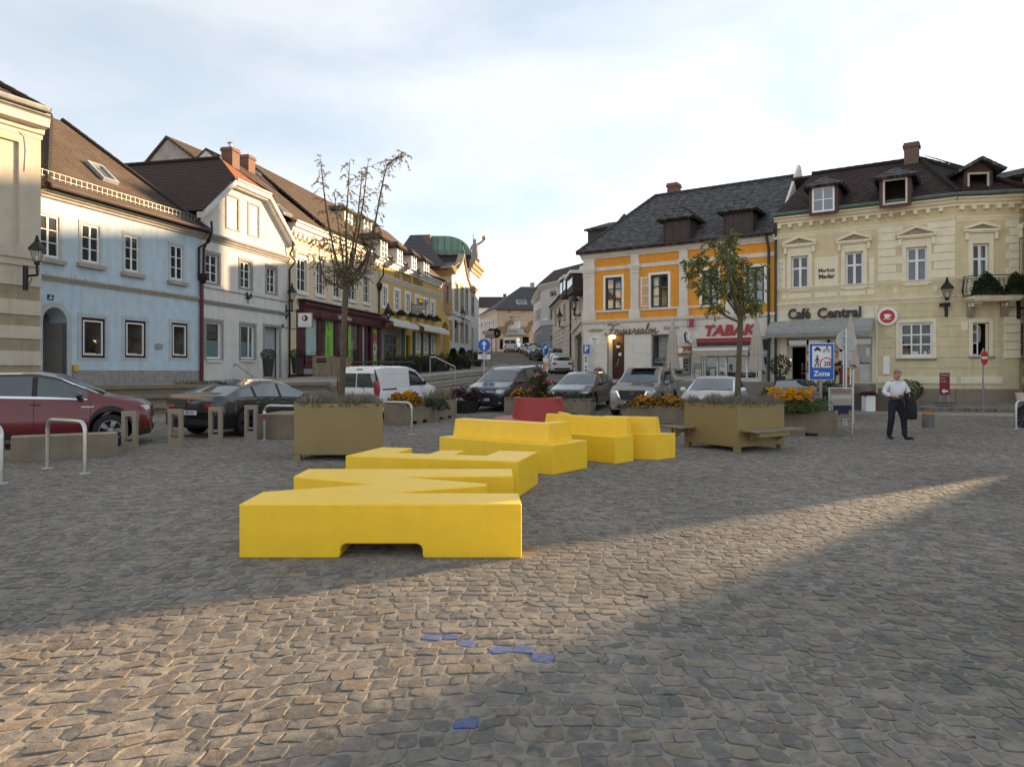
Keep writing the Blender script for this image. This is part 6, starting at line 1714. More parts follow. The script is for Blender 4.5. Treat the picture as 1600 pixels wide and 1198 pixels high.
# balcony
bu0,bu1=C2.u(1499)-.1,C2.u(1590);zsb=C2.z(1545,470)
bal=C2.put(MB().box(bu0+.25,bu1-.2,-.95,.0,zsb,zsb+.14).box(bu0+.32,bu1-.27,-.88,.0,zsb-.07,zsb),'balcony',m_caftr,bevel=.02)
for xa in(1510,1562):
 uu=C2.u(xa);pr=[(0,zsb-.07),(-.85,zsb-.07),(-.82,zsb-.22),(-.45,zsb-.3),(-.25,zsb-.5),(-.15,zsb-.66),(0,zsb-.7)]
 MB().extr([(uu,y,z)for y,z in pr],(.26,0,0)).obj('corbel',m_ped,bal,bevel=.02)
 for k in range(2):MB().tube([(uu-.02,-.3-.3*k,zsb-.2-.0),(uu+.28,-.3-.3*k,zsb-.2)],.09,8).obj('scroll',m_caftr,bal)
zr1=C2.z(1545,434.5);rp=[(bu0+.3,0),(bu0+.05,-.5),(bu0+.35,-1.0),(bu1-.3,-1.0),(bu1-.02,-.5),(bu1-.25,0)]
mb=MB()
for zz,r_ in((zr1,.022),(zr1-.1,.012),(zsb+.18,.02)):mb.tube([(a,b,zz)for a,b in rp],r_,6)
P=[Vector((a,b,0))for a,b in rp]
for i in range(len(P)-1):
 n=max(2,int((P[i+1]-P[i]).length/.16))
 for k in range(n):
  q=P[i].lerp(P[i+1],k/n);o=(Vector((0,-1,0))if i==2 else Vector((-.6 if i<2 else .6,-.4,0)))*.12
  mb.tube(smooth_path([(q.x,q.y,zr1-.1),(q.x+o.x*.2,q.y+o.y*.2,zr1-.25),(q.x+o.x,q.y+o.y,zsb+.38),(q.x,q.y,zsb+.18)],3),.009,4)
  c=q+o*.6;t=(P[i+1]-P[i]).normalized()
  mb.tube([c+t*.06*math.cos(a)+Vector((0,0,zsb+.42+.07*math.sin(a)))for a in[j*math.pi/4 for j in range(8)]],.008,4,closed=True)
  c=q+o*.2;mb.tube([c+t*.05*math.cos(a)+Vector((0,0,zr1-.2+.06*math.sin(a)))for a in[j*math.pi/4 for j in range(8)]],.007,4,closed=True)
mb.obj('railing',m_black,bal,50,recalc=False)
H.put(MB().box(.3,H.L-.3,2.9,8.6,-.6,zc),'sun_block_core',m_caf);C2.put(MB().box(.6,C2.L-.5,1.8,6,-.6,zc),'sun_block_core',m_caf);C3.put(MB().box(.6,C3.L,1.6,7,-.6,zc),'sun_block_core',m_caf)  # solid cores added inside the cafe shell to stop sun leaking through
for xa,xb,nm in((1508,1542,'dark trailing plants on the left of the balcony railing'),(1557,1585,'dark trailing plants on the right of the balcony railing')):
 a_,b_2=C2.u(xa),C2.u(xb);t_=thing('balcony_plants',nm,'plants',C2.mw@Vector(((a_+b_2)/2,-1.0,zsb+.15)),math.atan2(C2.U.y,C2.U.x));w_=(b_2-a_)/2
 MB().box(-w_,w_,-.12,.08,.05,.3).obj('flower_box',m_blackpl,t_);DARKP.append((t_,w_))
# raised terrace in front of the right houses
def build_terrace():
 mb=MB();n=14
 tot=org.L+caf.u(1369)
 def at(t,d):
  if t<=org.L:q=org.P+org.U*t;N=org.N
  else:q=caf.P+caf.U*(t-org.L);N=caf.N
  return q-N*d
 T=[tot*i/n for i in range(n+1)]
 zz=lambda t:1.2+(1.12-1.2)*t/tot
 for d0,d1,drop0,drop1 in((-.3,3.4,0,0),):
  for i in range(n):
   a,b,c,d=at(T[i],d0),at(T[i+1],d0),at(T[i+1],d1),at(T[i],d1)
   z0,z1=zz(T[i]),zz(T[i+1])
   mb.poly([(*a,z0),(*b,z1),(*c,z1),(*d,z0)]);mb.poly([(*d,z0),(*c,z1),(*c,-.5),(*d,-.5)])
 a,b=at(0,-.3),at(0,3.4);mb.poly([(*a,zz(0)),(*b,zz(0)),(*b,-.3),(*a,-.3)])
 a,b=at(tot,-.3),at(tot,3.4);mb.poly([(*a,zz(tot)),(*b,zz(tot)),(*b,-.3),(*a,-.3)])
 m=mat('terrace_stone',(.24,.22,.19),.88,var=.15,vs=2,bump=.3,bs=20,streak=.2)
 tag(mb.obj('terrace',m),'raised stone terrace in front of the tobacconist and the cafe',kind='structure')
 mb=MB()
 pts=[caf.P+caf.U*caf.u(1369),caf.Q,C2.Q,C3.Q];ns=[caf.N,caf.N,C2.N,C3.N]
 for i in range(3):
  a,b=pts[i],pts[i+1];c,d=b-ns[i+1]*2.4,a-ns[i]*2.4
  if i==0:za=.42;zb_=.34
  else:za=.34;zb_=.34
  h=lambda p:max(hz(p.x,p.y)+.06,.16)
  A=a+ns[i]*.2;B_=b+ns[i+1]*.2
  mb.poly([(*A,za),(*B_,zb_),(*c,h(c)),(*d,h(d))]);mb.poly([(*d,h(d)),(*c,h(c)),(*c,-.4),(*d,-.4)])
 tag(mb.obj('footway',m_ground),'grey footway round the cafe corner',kind='structure')
build_terrace()
# unseen houses built past the right edge of the view to shape the low sun's band
def sun_house(name,label,t0,t1,s0,s1,h_eave,ridge_t=None,ridge_h=None,m=m_cream2,roofm=m_tile_red):
 o=thing(name,label,'house',(*(SUN_H*s0+SUN_T*t0)[:2],0),math.atan2(SUN_H.y,SUN_H.x))
 w,d=t1-t0,s1-s0
 MB().box(0,d,0,w,-1,h_eave).obj('wall',m,o)
 rt=w/2 if ridge_t is None else ridge_t-t0
 mb=MB()
 roof_face(mb,[(d+.2,0,h_eave),(-.2,0,h_eave),(-.2,rt,ridge_h),(d+.2,rt,ridge_h)],.4,.03);roof_face(mb,[(-.2,w,h_eave),(d+.2,w,h_eave),(d+.2,rt,ridge_h),(-.2,rt,ridge_h)],.4,.03)
 mb.obj('roof',roofm,o)
 mb=MB();mb.poly([(0,.02,h_eave),(0,w-.02,h_eave),(0,rt,ridge_h-.1)]);mb.poly([(d,.02,h_eave),(d,w-.02,h_eave),(d,rt,ridge_h-.1)]);mb.obj('gable',m,o)
 for k in range(3):
  for zz in(1.2,4.4):
   if zz+1.6<h_eave:
    a=w*(k+.5)/3;MB().box(-.04,.02,a-.5,a+.5,zz,zz+1.6).obj('window',m_white,o).location=(0,0,0)
 return o
TE=math.tan(R(SUN_EL))
sA,sB=33.0,42.0
apex_s,apex_t=12.6,5.22
sun_house('ochre_caster_house','unseen ochre house added past the cafe to cast the far edge of the sunlit band',5.24,13.0,sA,sA+10,11.0,None,14.0)  # unseen caster added; its corner draws the band's far shadow edge
hB=(sB-apex_s)*TE
kB=(12.0*TE)/2.3
sun_house('white_caster_house','unseen white gabled house added beyond the gap, its roof shaped to bound the sunlit band',apex_t-16,apex_t+.02,sB,sB+12,hB,apex_t-8,hB+8*kB,m_thw)  # unseen caster added; eave and pitch set so its shadow closes the band
sun_house('grey_caster_house','unseen grey house added far behind the gap to block a streak of sun',12.6,19,50,58,14.5,None,17.5,m_pale)  # added out of view to block sun slipping between the cafe and its neighbour
tm=thing('hidden_caster_house','unseen tall house added behind the orange house and the cafe to shade the left row','house',(*(SUN_H*44)[:2],0),math.atan2(SUN_H.y,SUN_H.x))  # added behind the roofs, unseen, to throw shade on the left houses
MB().box(0,6,38,50,-1,14).obj('wall',m_pale,tm)
mb=MB();roof_face(mb,[(-.3,50.2,14),(-.3,37.8,14),(3,37.8,16.6),(3,50.2,16.6)],.3,.03);roof_face(mb,[(6.3,37.8,14),(6.3,50.2,14),(3,50.2,16.6),(3,37.8,16.6)],.3,.03);mb.obj('roof',m_tile_brown,tm)
for q in(38.01,49.9):MB().extr([(0,q,14),(6,q,14),(3,q,16.5)],(0,.08,0)).obj('gable',m_pale,tm)
# tall blocks added out of view, heights set so their shadows cut the left facades
ab=thing('added_caster_wing','unseen tall pale monastery wing added far off to the right to shade the left houses','monastery',(*(SUN_H*95)[:2],0),math.atan2(SUN_H.y,SUN_H.x))
def _h(z,s_):return z+(95-s_)*TE
for t0,t1,hh,dd in((14,29.6,_h(8.0,-1.5),12),(29.6,35.2,_h(7.2,1.3),12),(35.2,37.6,_h(7.7,2.6)+2.2,10)):
 MB().box(0,dd,t0,t1-.01,-1,hh-.5).obj('wall',m_cornc,ab);MB().box(-.3,dd+.3,t0-.1,t1,hh-.49,hh).obj('cornice',m_trimw,ab)
 for k in range(int((t1-t0)/2.6)):
  for zz in(14,19,24):a=t0+1.2+k*2.6;MB().box(-.06,.1,a-.5,a+.5,zz,zz+2).obj('window',m_glass,ab)
# yellow letters M E L K, used as benches, and the red round bench
def boolean(o,other,op):
 m=o.modifiers.new('b','BOOLEAN');m.operation=op;m.solver='EXACT';m.object=other
 bpy.context.view_layer.update()
 bake(o);me=other.data;bpy.data.objects.remove(other);bpy.data.meshes.remove(me)
def area2(P):return sum(P[i][0]*P[(i+1)%len(P)][1]-P[(i+1)%len(P)][0]*P[i][1]for i in range(len(P)))
def letter(name,label,O,A,B,poly,recess,backs=(),h=.47):
 A=Vector((*A,0)).normalized();B=Vector((*B,0)).normalized();O=Vector((*O,0))
 c=O+A*1.2+B*.5
 def w(p,z):q=O+A*p[0]+B*p[1]-c;return(q.x,q.y,z)
 mb=MB();mb.extr([w(p,0.003)for p in poly],(0,0,h-.003));o=mb.obj(name,m_yel)
 for bot,top,z1 in backs:
  mb=MB();n=len(bot)
  vs=[w(p,h-.1)for p in bot]+[w(p,z1)for p in top]
  mb.add(vs,[tuple(range(n)),tuple(range(n,2*n))]+[(i,(i+1)%n,n+(i+1)%n,n+i)for i in range(n)])
  boolean(o,mb.obj('x',m_yel),'UNION')
 for a0,a1,b0,b1 in recess:
  r=.05;hh=.126
  pr=[(a0-.02,-.2),(a1+.02,-.2),(a1+.02,.0),(a1,.02),(a1,hh-r),(a1-r*.3,hh-r*.3),(a1-r,hh),(a0+r,hh),(a0+r*.3,hh-r*.3),(a0,hh-r),(a0,.02),(a0-.02,0)]
  mb=MB();mb.extr([w((p[0],b0),p[1])for p in pr],B*(b1-b0));boolean(o,mb.obj('x',m_yel),'DIFFERENCE')
 o.location=c
 add_bevel(o,.012,2,25)
 return tag(o,label,'letter bench','yellow letters spelling the town name')
# letters in (a, b): a runs up the letter (to the left of the view), b along the word (away from the camera)
Mp=[(-2.35,6.11),(.083,6.11),(.063,6.66),(-1.175,6.68),(-.25,7.14),(-.25,7.23),(-1.21,7.73),(.014,7.78),(0,8.35),(-2.4,8.35),(-2.39,7.76),(-1.41,7.22),(-2.37,6.74)]
letter('letter_bench','nearest yellow letter bench, shaped like an M lying flat',(0,6.11),(-1,0),(0,1),[(-p[0],p[1]-6.11)for p in Mp],[(.77,1.48,-1,3)])
letter('letter_bench','yellow letter bench shaped like an E lying flat behind the M',(.08,9.05),(-.967,.255),(.255,.967),
 [(0,0),(2.43,0),(2.43,1.15),(1.93,1.15),(1.93,.5),(1.42,.5),(1.42,1.0),(1.06,1.0),(1.06,.5),(.58,.5),(.58,1.15),(0,1.15)],[(.8,1.6,-1,2)])
letter('letter_bench','yellow letter bench with a low backrest shaped like an L',(.63,11.05),(-.79,.61),(.61,.79),
 [(0,0),(2.42,0),(2.42,.62),(.62,.62),(.62,1.03),(0,1.03)],[(.75,1.5,-1,2)],
 [([(.26,.27),(2.36,.27),(2.36,.59),(.59,.59),(.59,1.0),(.26,1.0)],[(.30,.32),(2.33,.32),(2.33,.57),(.57,.57),(.57,.96),(.30,.96)],.775)])
letter('letter_bench','farthest yellow letter bench, with backrests and shaped like a K',(1.80,12.42),(-.70,.714),(.714,.70),
 [(0,0),(2.07,0),(2.07,.55),(1.65,.55),(2.3,.98),(2.35,1.53),(1.2,.85),(-.25,1.53),(-.2,.98),(.75,.55),(0,.55)],[(.8,1.55,-.3,.4)],
 [([(.02,.36),(2.05,.36),(2.05,.53),(.02,.53)],[(.05,.41),(2.02,.41),(2.02,.51),(.05,.51)],.785),([(-.18,1.0),(.74,.6),(.8,.75),(-.18,1.18)],[(-.15,1.02),(.74,.63),(.78,.72),(-.15,1.12)],.785),([(2.28,1.0),(1.68,.6),(1.62,.75),(2.28,1.18)],[(2.25,1.02),(1.68,.63),(1.64,.72),(2.25,1.12)],.785)])
rb=thing('round_bench','red round bench ring with a tapered flower tub in its middle','round bench',(.68,18.0,0))
MB().lathe([(.72,.30),(.68,.42),(.60,.97),(.565,.985),(.54,.97),(.54,.86),(1e-4,.86)],40).obj('tub',m_red,rb,35)
MB().lathe([(.9,.0),(.95,.05),(1.02,.30),(1.13,.40),(1.14,.445),(1.10,.46),(.6,.46),(.6,.0)],40).obj('seat',m_red,rb,35)
# planting helpers
def leaf_mesh(name,C,Dr,Ln,Wd,mats,parent=None,mi=None,seed=1,fold=0.0):
 """many small leaves, each a pointed four sided face"""
 g=np.random.default_rng(seed);N=len(C)
 C=np.asarray(C,float);Dr=np.asarray(Dr,float);Dr=Dr/np.maximum(np.linalg.norm(Dr,axis=1,keepdims=True),1e-6)
 r=g.normal(size=(N,3));S=np.cross(Dr,r);S/=np.maximum(np.linalg.norm(S,axis=1,keepdims=True),1e-6)
 L_=np.broadcast_to(np.asarray(Ln,float),(N,))[:,None];W_=np.broadcast_to(np.asarray(Wd,float),(N,))[:,None]
 m=C+Dr*L_*.5+np.array([0,0,-1])*L_*fold
 V=np.stack([C,m+S*W_/2,C+Dr*L_+np.array([0,0,-2])*L_*fold,m-S*W_/2],1).reshape(-1,3)
 me=bpy.data.meshes.new(name)
 me.vertices.add(4*N);me.vertices.foreach_set('co',V.ravel())
 me.loops.add(4*N);me.loops.foreach_set('vertex_index',np.arange(4*N,dtype=np.int32))
 me.polygons.add(N);me.polygons.foreach_set('loop_start',np.arange(N,dtype=np.int32)*4)
 mats=mats if isinstance(mats,(list,tuple))else[mats]
 for q in mats:me.materials.append(q)
 if len(mats)>1:
  me.polygons.foreach_set('material_index',(g.integers(0,len(mats),N)if mi is None else np.asarray(mi)).astype(np.int32))
 me.update(calc_edges=True)
 return link(name,me,parent)
def leafmat(name,col,var=.3,rough=.6,trans=.25):
 m=bpy.data.materials.new(name);m.use_nodes=True;t=m.node_tree;b=t.nodes['Principled BSDF'];lk=t.links.new
 ge=_n(t,'ShaderNodeNewGeometry');mx=_n(t,'ShaderNodeMixRGB')
 mx.inputs[1].default_value=(*[q*(1-var)for q in col],1);mx.inputs[2].default_value=(*[min(1,q*(1+var))for q in col],1)
 lk(ge.outputs['Random Per Island'],mx.inputs[0]);lk(mx.outputs[0],b.inputs['Base Color'])
 b.inputs['Roughness'].default_value=rough;b.inputs['Specular IOR Level'].default_value=.3
 tr=_n(t,'ShaderNodeBsdfTranslucent');ms=_n(t,'ShaderNodeMixShader');ms.inputs[0].default_value=trans
 lk(mx.outputs[0],tr.inputs[0]);lk(b.outputs[0],ms.inputs[1]);lk(tr.outputs[0],ms.inputs[2]);lk(ms.outputs[0],t.nodes['Material Output'].inputs[0])
 MATS[name]=m
 return m
m_lav=leafmat('lavender_foliage',(.19,.185,.135),.35);m_lav2=leafmat('lavender_stalks',(.27,.24,.19),.35)
m_leafg=leafmat('bedding_leaves',(.06,.085,.025),.4);m_leafd=leafmat('dark_leaves',(.035,.055,.022),.4)
m_org=leafmat('orange_petals',(.62,.24,.008),.25,.7,.3);m_org2=leafmat('yellow_orange_petals',(.70,.36,.012),.2,.7,.3)
m_pink=leafmat('pink_petals',(.65,.18,.22),.2);m_purpl=leafmat('purple_petals',(.16,.015,.10),.3)
m_dry=leafmat('dry_grass',(.28,.20,.11),.3);m_redl_=leafmat('dark_red_leaves',(.045,.018,.022),.4)
m_treeA=leafmat('sparse_brown_leaves',(.21,.175,.09),.4);m_treeB=leafmat('green_tree_leaves',(.22,.255,.085),.3,.6,.35)
m_bark=mat('young_bark',(.115,.09,.062),.9,var=.25,vs=10,bump=.5,bs=30)
def tuft(name,parent,x0,x1,y0,y1,z,n,h,w,mats,seed=1,spread=.5):
 g=np.random.default_rng(seed)
 C=np.stack([g.uniform(x0,x1,n),g.uniform(y0,y1,n),np.full(n,z)],1)
 Dr=np.stack([g.normal(0,spread,n),g.normal(0,spread,n),np.ones(n)],1)
 cl=.75+.35*np.sin(C[:,0]*9+seed)*np.cos(C[:,1]*8+seed)
 return leaf_mesh(name,C,Dr,h*cl*g.uniform(.6,1.1,n),w,mats,parent,seed=seed)
def mound(name,parent,x0,x1,y0,y1,z,n,hgt,ls,mats,seed=1,wd=.5,hang=0.0):
 g=np.random.default_rng(seed)
 x,y=g.uniform(x0,x1,n),g.uniform(y0,y1,n)
 u=2*(x-x0)/(x1-x0)-1;v=2*(y-y0)/(y1-y0)-1
 top=np.sqrt(np.clip(1-u**4,0,1))*np.sqrt(np.clip(1-v**4,0,1))*hgt*(.75+.25*np.sin(x*7+seed)*np.sin(y*9))
 zz=z+top*g.uniform(.25,1,n)**.6
 C=np.stack([x,y,zz],1)
 Dr=np.stack([u+g.normal(0,.6,n),v+g.normal(0,.6,n),.4+g.normal(0,.5,n)],1)
 return leaf_mesh(name,C,Dr,ls*g.uniform(.6,1.2,n),ls*wd,mats,parent,seed=seed)
def blossoms(name,parent,C,r,mats,seed=1,petals=6):
 """small open flowers: rings of petals facing mostly up"""
 g=np.random.default_rng(seed);P,D_,ix=[],[],[]
 for c in C:
  ax=Vector((g.normal(0,.5),g.normal(0,.5),1)).normalized();q=ax.to_track_quat('Z','Y');k=int(g.integers(0,len(mats)))if isinstance(mats,(list,tuple))else 0
  for i in range(petals):
   t=2*math.pi*i/petals;d=q@Vector((math.cos(t),math.sin(t),.45));P.append(c);D_.append(d);ix.append(k)
 return leaf_mesh(name,P,D_,r,r*.75,mats,parent,mi=ix if isinstance(mats,(list,tuple))and len(mats)>1 else None,seed=seed)
def topC(x0,x1,y0,y1,z,hgt,n,seed):
 g=np.random.default_rng(seed);x,y=g.uniform(x0,x1,n),g.uniform(y0,y1,n);u=2*(x-x0)/(x1-x0)-1;v=2*(y-y0)/(y1-y0)-1
 top=np.sqrt(np.clip(1-u**4,0,1))*np.sqrt(np.clip(1-v**4,0,1))*hgt*(.75+.25*np.sin(x*7+seed)*np.sin(y*9))
 return np.stack([x,y,z+top*g.uniform(.8,1.08,n)],1)
for i_,(t_,w_)in enumerate(DARKP):mound('foliage',t_,-w_-.05,w_+.05,-.32,.18,-.05,2200,1.0,.12,[m_leafd],200+i_)
# big olive planters with young trees
def tree_planter(label,c,rz,w,h=1.02,tp=0.0):
 t=thing('tree_planter',label,'planter',(c[0],c[1],0),rz,'olive planters holding young trees')
 a=w/2;mb=MB();th=.03
 for(x0,x1,y0,y1)in((-a,a,-a,-a+th),(-a,a,a-th,a),(-a,-a+th,-a+th,a-th),(a-th,a,-a+th,a-th)):mb.box(x0,x1,y0,y1,.11,h)
 mb.box(-a+th,a-th,-a+th,a-th,.11,.13)
 fx=lambda x,y:x-tp*(y+a)/(2*a)*(x+a)/(2*a)
 mb.v=[(fx(x,y),y,z)for x,y,z in mb.v]
 mb.obj('box',m_olive,t,bevel=.006)
 for sx in(-1,1):
  for sy in(-1,1):q=fx(sx*(a-.06),sy*(a-.06));MB().box(q-.055,q+.055,sy*(a-.06)-.055,sy*(a-.06)+.055,0.002,.108).obj('foot',m_olive,t)
 mb=MB().box(-a+th,a-th,-a+th,a-th,h-.16,h-.1);mb.v=[(fx(x,y),y,z)for x,y,z in mb.v];mb.obj('soil',m_soil,t)
 return t
wA=1.61
tp1=tree_planter('olive planter on the left, behind the yellow letters, holding the nearly bare tree',(-3.145,12.85+wA/2),0,wA,1.035,.5)
angB=math.atan2(.53,.85)
cB=Vector((4.48,14.1))+Vector((.85,.53))*.72+Vector((-.53,.85))*.72
tp2=tree_planter('olive planter on the right with a plank bench, holding the green leafed tree',cB,angB,1.44,.96)
def lav(label,par,w,h,seed,tp=0):
 t=thing('lavender',label,'plants',(par.location.x,par.location.y,0),par.rotation_euler.z);a=w/2-.02
 tuft('foliage',t,-a,a,-a,a,h-.12,15000,.33,.013,[m_lav,m_lav2],seed,.38)
 return t
lv=lav('grey lavender filling the left tree planter',tp1,wA,1.035,3).children[0].data
for v in lv.vertices:v.co.x-=.5*(v.co.y+.8)/1.6*(v.co.x+.8)/1.6
lav('grey lavender filling the right tree planter',tp2,1.44,.96,4)
def plank_bench(label,c,rz,L_,name='plank_bench'):
 t=thing(name,label,'bench',(c[0],c[1],0),rz)
 for k in range(4):MB().box(-L_/2,L_/2,-.2+k*.102,-.2+k*.102+.094,.42,.455).obj('plank',m_wood,t,bevel=.004)
 MB().box(-L_/2+.12,L_/2-.5,-.17,-.11,.33,.418).obj('rail',m_olive,t)
 for x in(-L_/2+.25,L_/2-.45):MB().extr([(x-.02,.18,.2),(x-.02,.18,.418),(x-.02,-.16,.418)],(.04,0,0)).obj('bracket',m_olive,t)
 return t
pB=Vector((4.48,14.1))+Vector((.85,.53))*.85+Vector((.53,-.85))*.21
plank_bench('plank bench along the right side of the right tree planter',pB,angB,1.55)
pB2=Vector((4.48,14.1))+Vector((-.53,.85))*1.5+Vector((-.85,-.53))*.2
plank_bench('small plank bench tucked on the left side of the right tree planter',pB2,angB+R(90),.8)
def tree(name,label,D,trunk,branches,leaf,seed,twig_n,leaf_len,base_z,dens=1.0,dspread=.5,droop=.6,start=.3):
 g=random.Random(seed)
 b0=PX(trunk[0][0],trunk[0][1],D)
 t=thing(name,label,'tree',(b0.x,D,base_z))
 off=Vector((b0.x,D,base_z))
 mb=MB()
 tp=[PX(x,y,D)-off for x,y,r in trunk]
 mb.tube(smooth_path(tp,4),list(np.interp(np.linspace(0,1,4*(len(tp)-1)+1),np.linspace(0,1,len(tp)),[r for _,_,r in trunk])),9)
 C,Dr=[],[]
 for br in branches:
  n=len(br);dd=g.uniform(-dspread,dspread)
  P=[PX(x,y,D)-off+Vector((0,dd*(i/(n-1))**.8,0))for i,(x,y)in enumerate(br)]
  S=smooth_path(P,6);m=len(S)
  r0=.024 if n>4 else .018
  mb.tube(S,[r0*(1-i/m)**.8+.004 for i in range(m)],6)
  for i in range(int(m*start),m):
   for _ in range(twig_n):
    if g.random()>dens:continue
    d=Vector((g.gauss(0,1),g.gauss(0,1),g.gauss(.3,.7))).normalized();ln=g.uniform(.12,.34)*(1.2-.5*i/m)
    a=S[i];tw=[a,a+d*ln*.5+Vector((0,0,.02)),a+d*ln+Vector((0,0,-droop*.12))]
    mb.tube(tw,[.005,.004,.002],4,caps=False)
    for k in range(g.randint(8,13)):
     q=g.uniform(.3,1.0);p=tw[0].lerp(tw[1],q*2)if q<.5 else tw[1].lerp(tw[2],q*2-1)
     C.append(p);Dr.append((d+Vector((g.gauss(0,.7),g.gauss(0,.7),g.gauss(-droop,.4)))))
 mb.obj('trunk',m_bark,t,60,recalc=False)
 leaf_mesh('crown',C,Dr,leaf_len,leaf_len*.33,leaf,t,seed=seed,fold=.08)
 return t
tree('young_tree','slim young tree with sparse brownish leaves in the left olive planter',13.6,
 [(533,622,.07),(536,560,.06),(538,500,.055),(540,462,.06),(541,447,.05)],
 [[(540,452),(517,442),(505,428),(500,405),(499,377)],[(540,449),(531,422),(521,384),(512,333),(506,281),(504,254)],[(541,446),(541,401),(540,350),(543,298),(545,251)],
 [(543,446),(553,408),(564,360),(572,315),(579,268)],[(545,442),(565,415),(579,391),(589,343),(598,298),(607,264),(624,251),(632,250)],[(545,449),(569,432),(583,401),(590,374)],
 [(540,446),(535,400),(528,350),(522,300)],[(542,444),(548,395),(556,340),(560,290),(562,262)],[(540,448),(524,428),(514,400),(508,360)],[(543,448),(560,424),(573,380),(580,340)]],
 [m_treeA,leafmat('sparse_olive_leaves',(.15,.14,.06),.4)],11,4,.055,.95,dens=.52,start=.08)
tree('young_tree','young tree with a leaning green crown in the right olive planter',15.1,
 [(1152,630,.07),(1154,580,.058),(1156,530,.055),(1157,503,.06),(1157,493,.05)],
 [[(1154,503),(1133,493),(1113,478),(1095,455),(1078,432)],[(1156,495),(1145,466),(1130,430),(1120,398),(1100,385)],[(1156,490),(1142,452),(1140,398),(1142,371)],[(1158,492),(1157,459),(1152,410),(1150,377)],
 [(1159,492),(1164,466),(1162,430),(1167,403)],[(1160,494),(1168,486),(1179,482)],[(1155,496),(1138,470),(1112,440),(1092,420),(1072,412)],[(1156,492),(1135,455),(1110,415),(1092,400)],[(1158,492),(1172,455),(1176,425)],[(1157,490),(1150,440),(1132,392),(1140,368)]],
 [m_treeB,leafmat('olive_tree_leaves',(.16,.185,.06),.35,.6,.35)],12,4,.085,.85,dens=.97,start=.28)
# concrete planters and benches
def trough(label,a,b,w,h,group='tan concrete flower troughs'):
 """a, b: ends of the front edge on the ground, the box lies behind it"""
 a,b=Vector(a),Vector(b);d=b-a;L_=d.length;rz=math.atan2(d.y,d.x)
 z=hz(a.x,a.y)
 t=thing('flower_trough',label,'planter',(a.x,a.y,z),rz,group);th=.06
 mb=MB()
 for(x0,x1,y0,y1)in((0,L_,0,th),(0,L_,w-th,w),(0,th,th,w-th),(L_-th,L_,th,w-th)):mb.box(x0,x1,y0,y1,.1 if y0 in(0,w-th)else .002,h)
 mb.box(th,L_-th,th,w-th,.1,.14)
 for x0,x1 in((0,.45),(L_/2-.2,L_/2+.2),(L_-.45,L_)):
  mb.box(x0+.002,x1-.002,.003,th-.003,.002,.1);mb.box(x0+.002,x1-.002,w-th+.003,w-.003,.002,.1)
 mb.obj('box',m_conc,t);MB().box(th,L_-th,th,w-th,h-.14,h-.08).obj('soil',m_soil,t)
 return t,L_
def bed(label,par,x0,x1,y0,y1,z,hgt,fl,nfl,seed,nleaf=900,leaf=None,fr=.045,name='marigolds'):
 t=thing(name,label,'flowers',par.location,par.rotation_euler.z)
 mound('foliage',t,x0,x1,y0,y1,z,nleaf,hgt,.09,leaf or[m_leafg,m_leafd],seed)
 if fl:blossoms('blossoms',t,topC(x0,x1,y0,y1,z,hgt,nfl,seed+1),fr,fl,seed)
 return t
d1=Vector((.322,.947));A1=Vector((-3.2,21.45))
q,L1=trough('flower trough with orange marigolds beside the white van',A1,A1+d1*1.93,.75,.64)
bed('orange marigolds beside the white van',q,.05,L1*.72,-.06,.8,.52,.5,[m_org,m_org2],620,21,1300)
bed('dark trailing greenery at the far end of the marigold trough',q,L1*.68,L1+.1,-.2,.7,.45,.28,None,0,25,700,[m_leafd],name='trailing_plant')
q,L1=trough('second flower trough, behind the marigolds, with dry grass',A1+d1*1.95,A1+d1*3.88,.75,.64)
bed('trailing bush hanging over the second trough',q,-.1,.8,-.25,.6,.3,.55,None,0,27,900,[m_leafd,m_leafg],name='trailing_plant')
t=thing('dry_grass','dry straw coloured grass in the second trough','grass',q.location,q.rotation_euler.z);tuft('blades',t,.6,1.9,.1,.7,.5,700,.8,.012,[m_dry,m_lav],31,.3)
t=thing('dark_tub','dark low tub behind the dry grass','planter',(-1.8,27.2,hz(-1.8,27.2)));MB().lathe([(.42,0),(.55,.45),(.5,.45),(.48,.4),(1e-4,.4)],20).obj('tub',m_blackpl,t,40)
t=thing('red_leaf_bush','dark red leaved bush in the low tub beside the dark minivan','shrub',(-1.8,27.2,hz(-1.8,27.2)));mound('foliage',t,-.65,.65,-.6,.6,.35,1500,.75,.1,[m_redl_],33)
a,b=Vector((-.29,26.4)),Vector((2.8,25.3))
q,L1=trough('long flower trough behind the red round bench',a,b,.75,.63)
bed('orange and yellow flowers at the left end of the long trough',q,.1,1.2,0,.7,.5,.5,[m_org,m_org2],300,41,700);bed('green leafy plants along the right half of the long trough',q,1.2,L1,0,.75,.5,.38,[m_org,m_pink],10,43,1500,name='bedding_plants')
a,b=Vector((3.34,21.6)),Vector((5.2,20.4))
q,L1=trough('flower trough with orange marigolds in front of the silver crossover',a,b,.75,.62)
bed('orange marigolds in front of the silver crossover',q,.02,L1-.1,-.03,.78,.5,.42,[m_org,m_org2],620,45,1500)
q,L1=trough('stained flower trough with daylilies beside the notice stand',(6.35,18.35),(8.05,17.55),.8,.62)
t=thing('daylilies','orange daylilies spilling over the stained trough','flowers',q.location,q.rotation_euler.z)
g=np.random.default_rng(5);n=1500
base=np.stack([g.uniform(.35,1.25,n),g.uniform(-.05,.7,n),np.full(n,.55)],1);ang=g.uniform(0,2*math.pi,n);V_,D_,Ls=[],[],[]
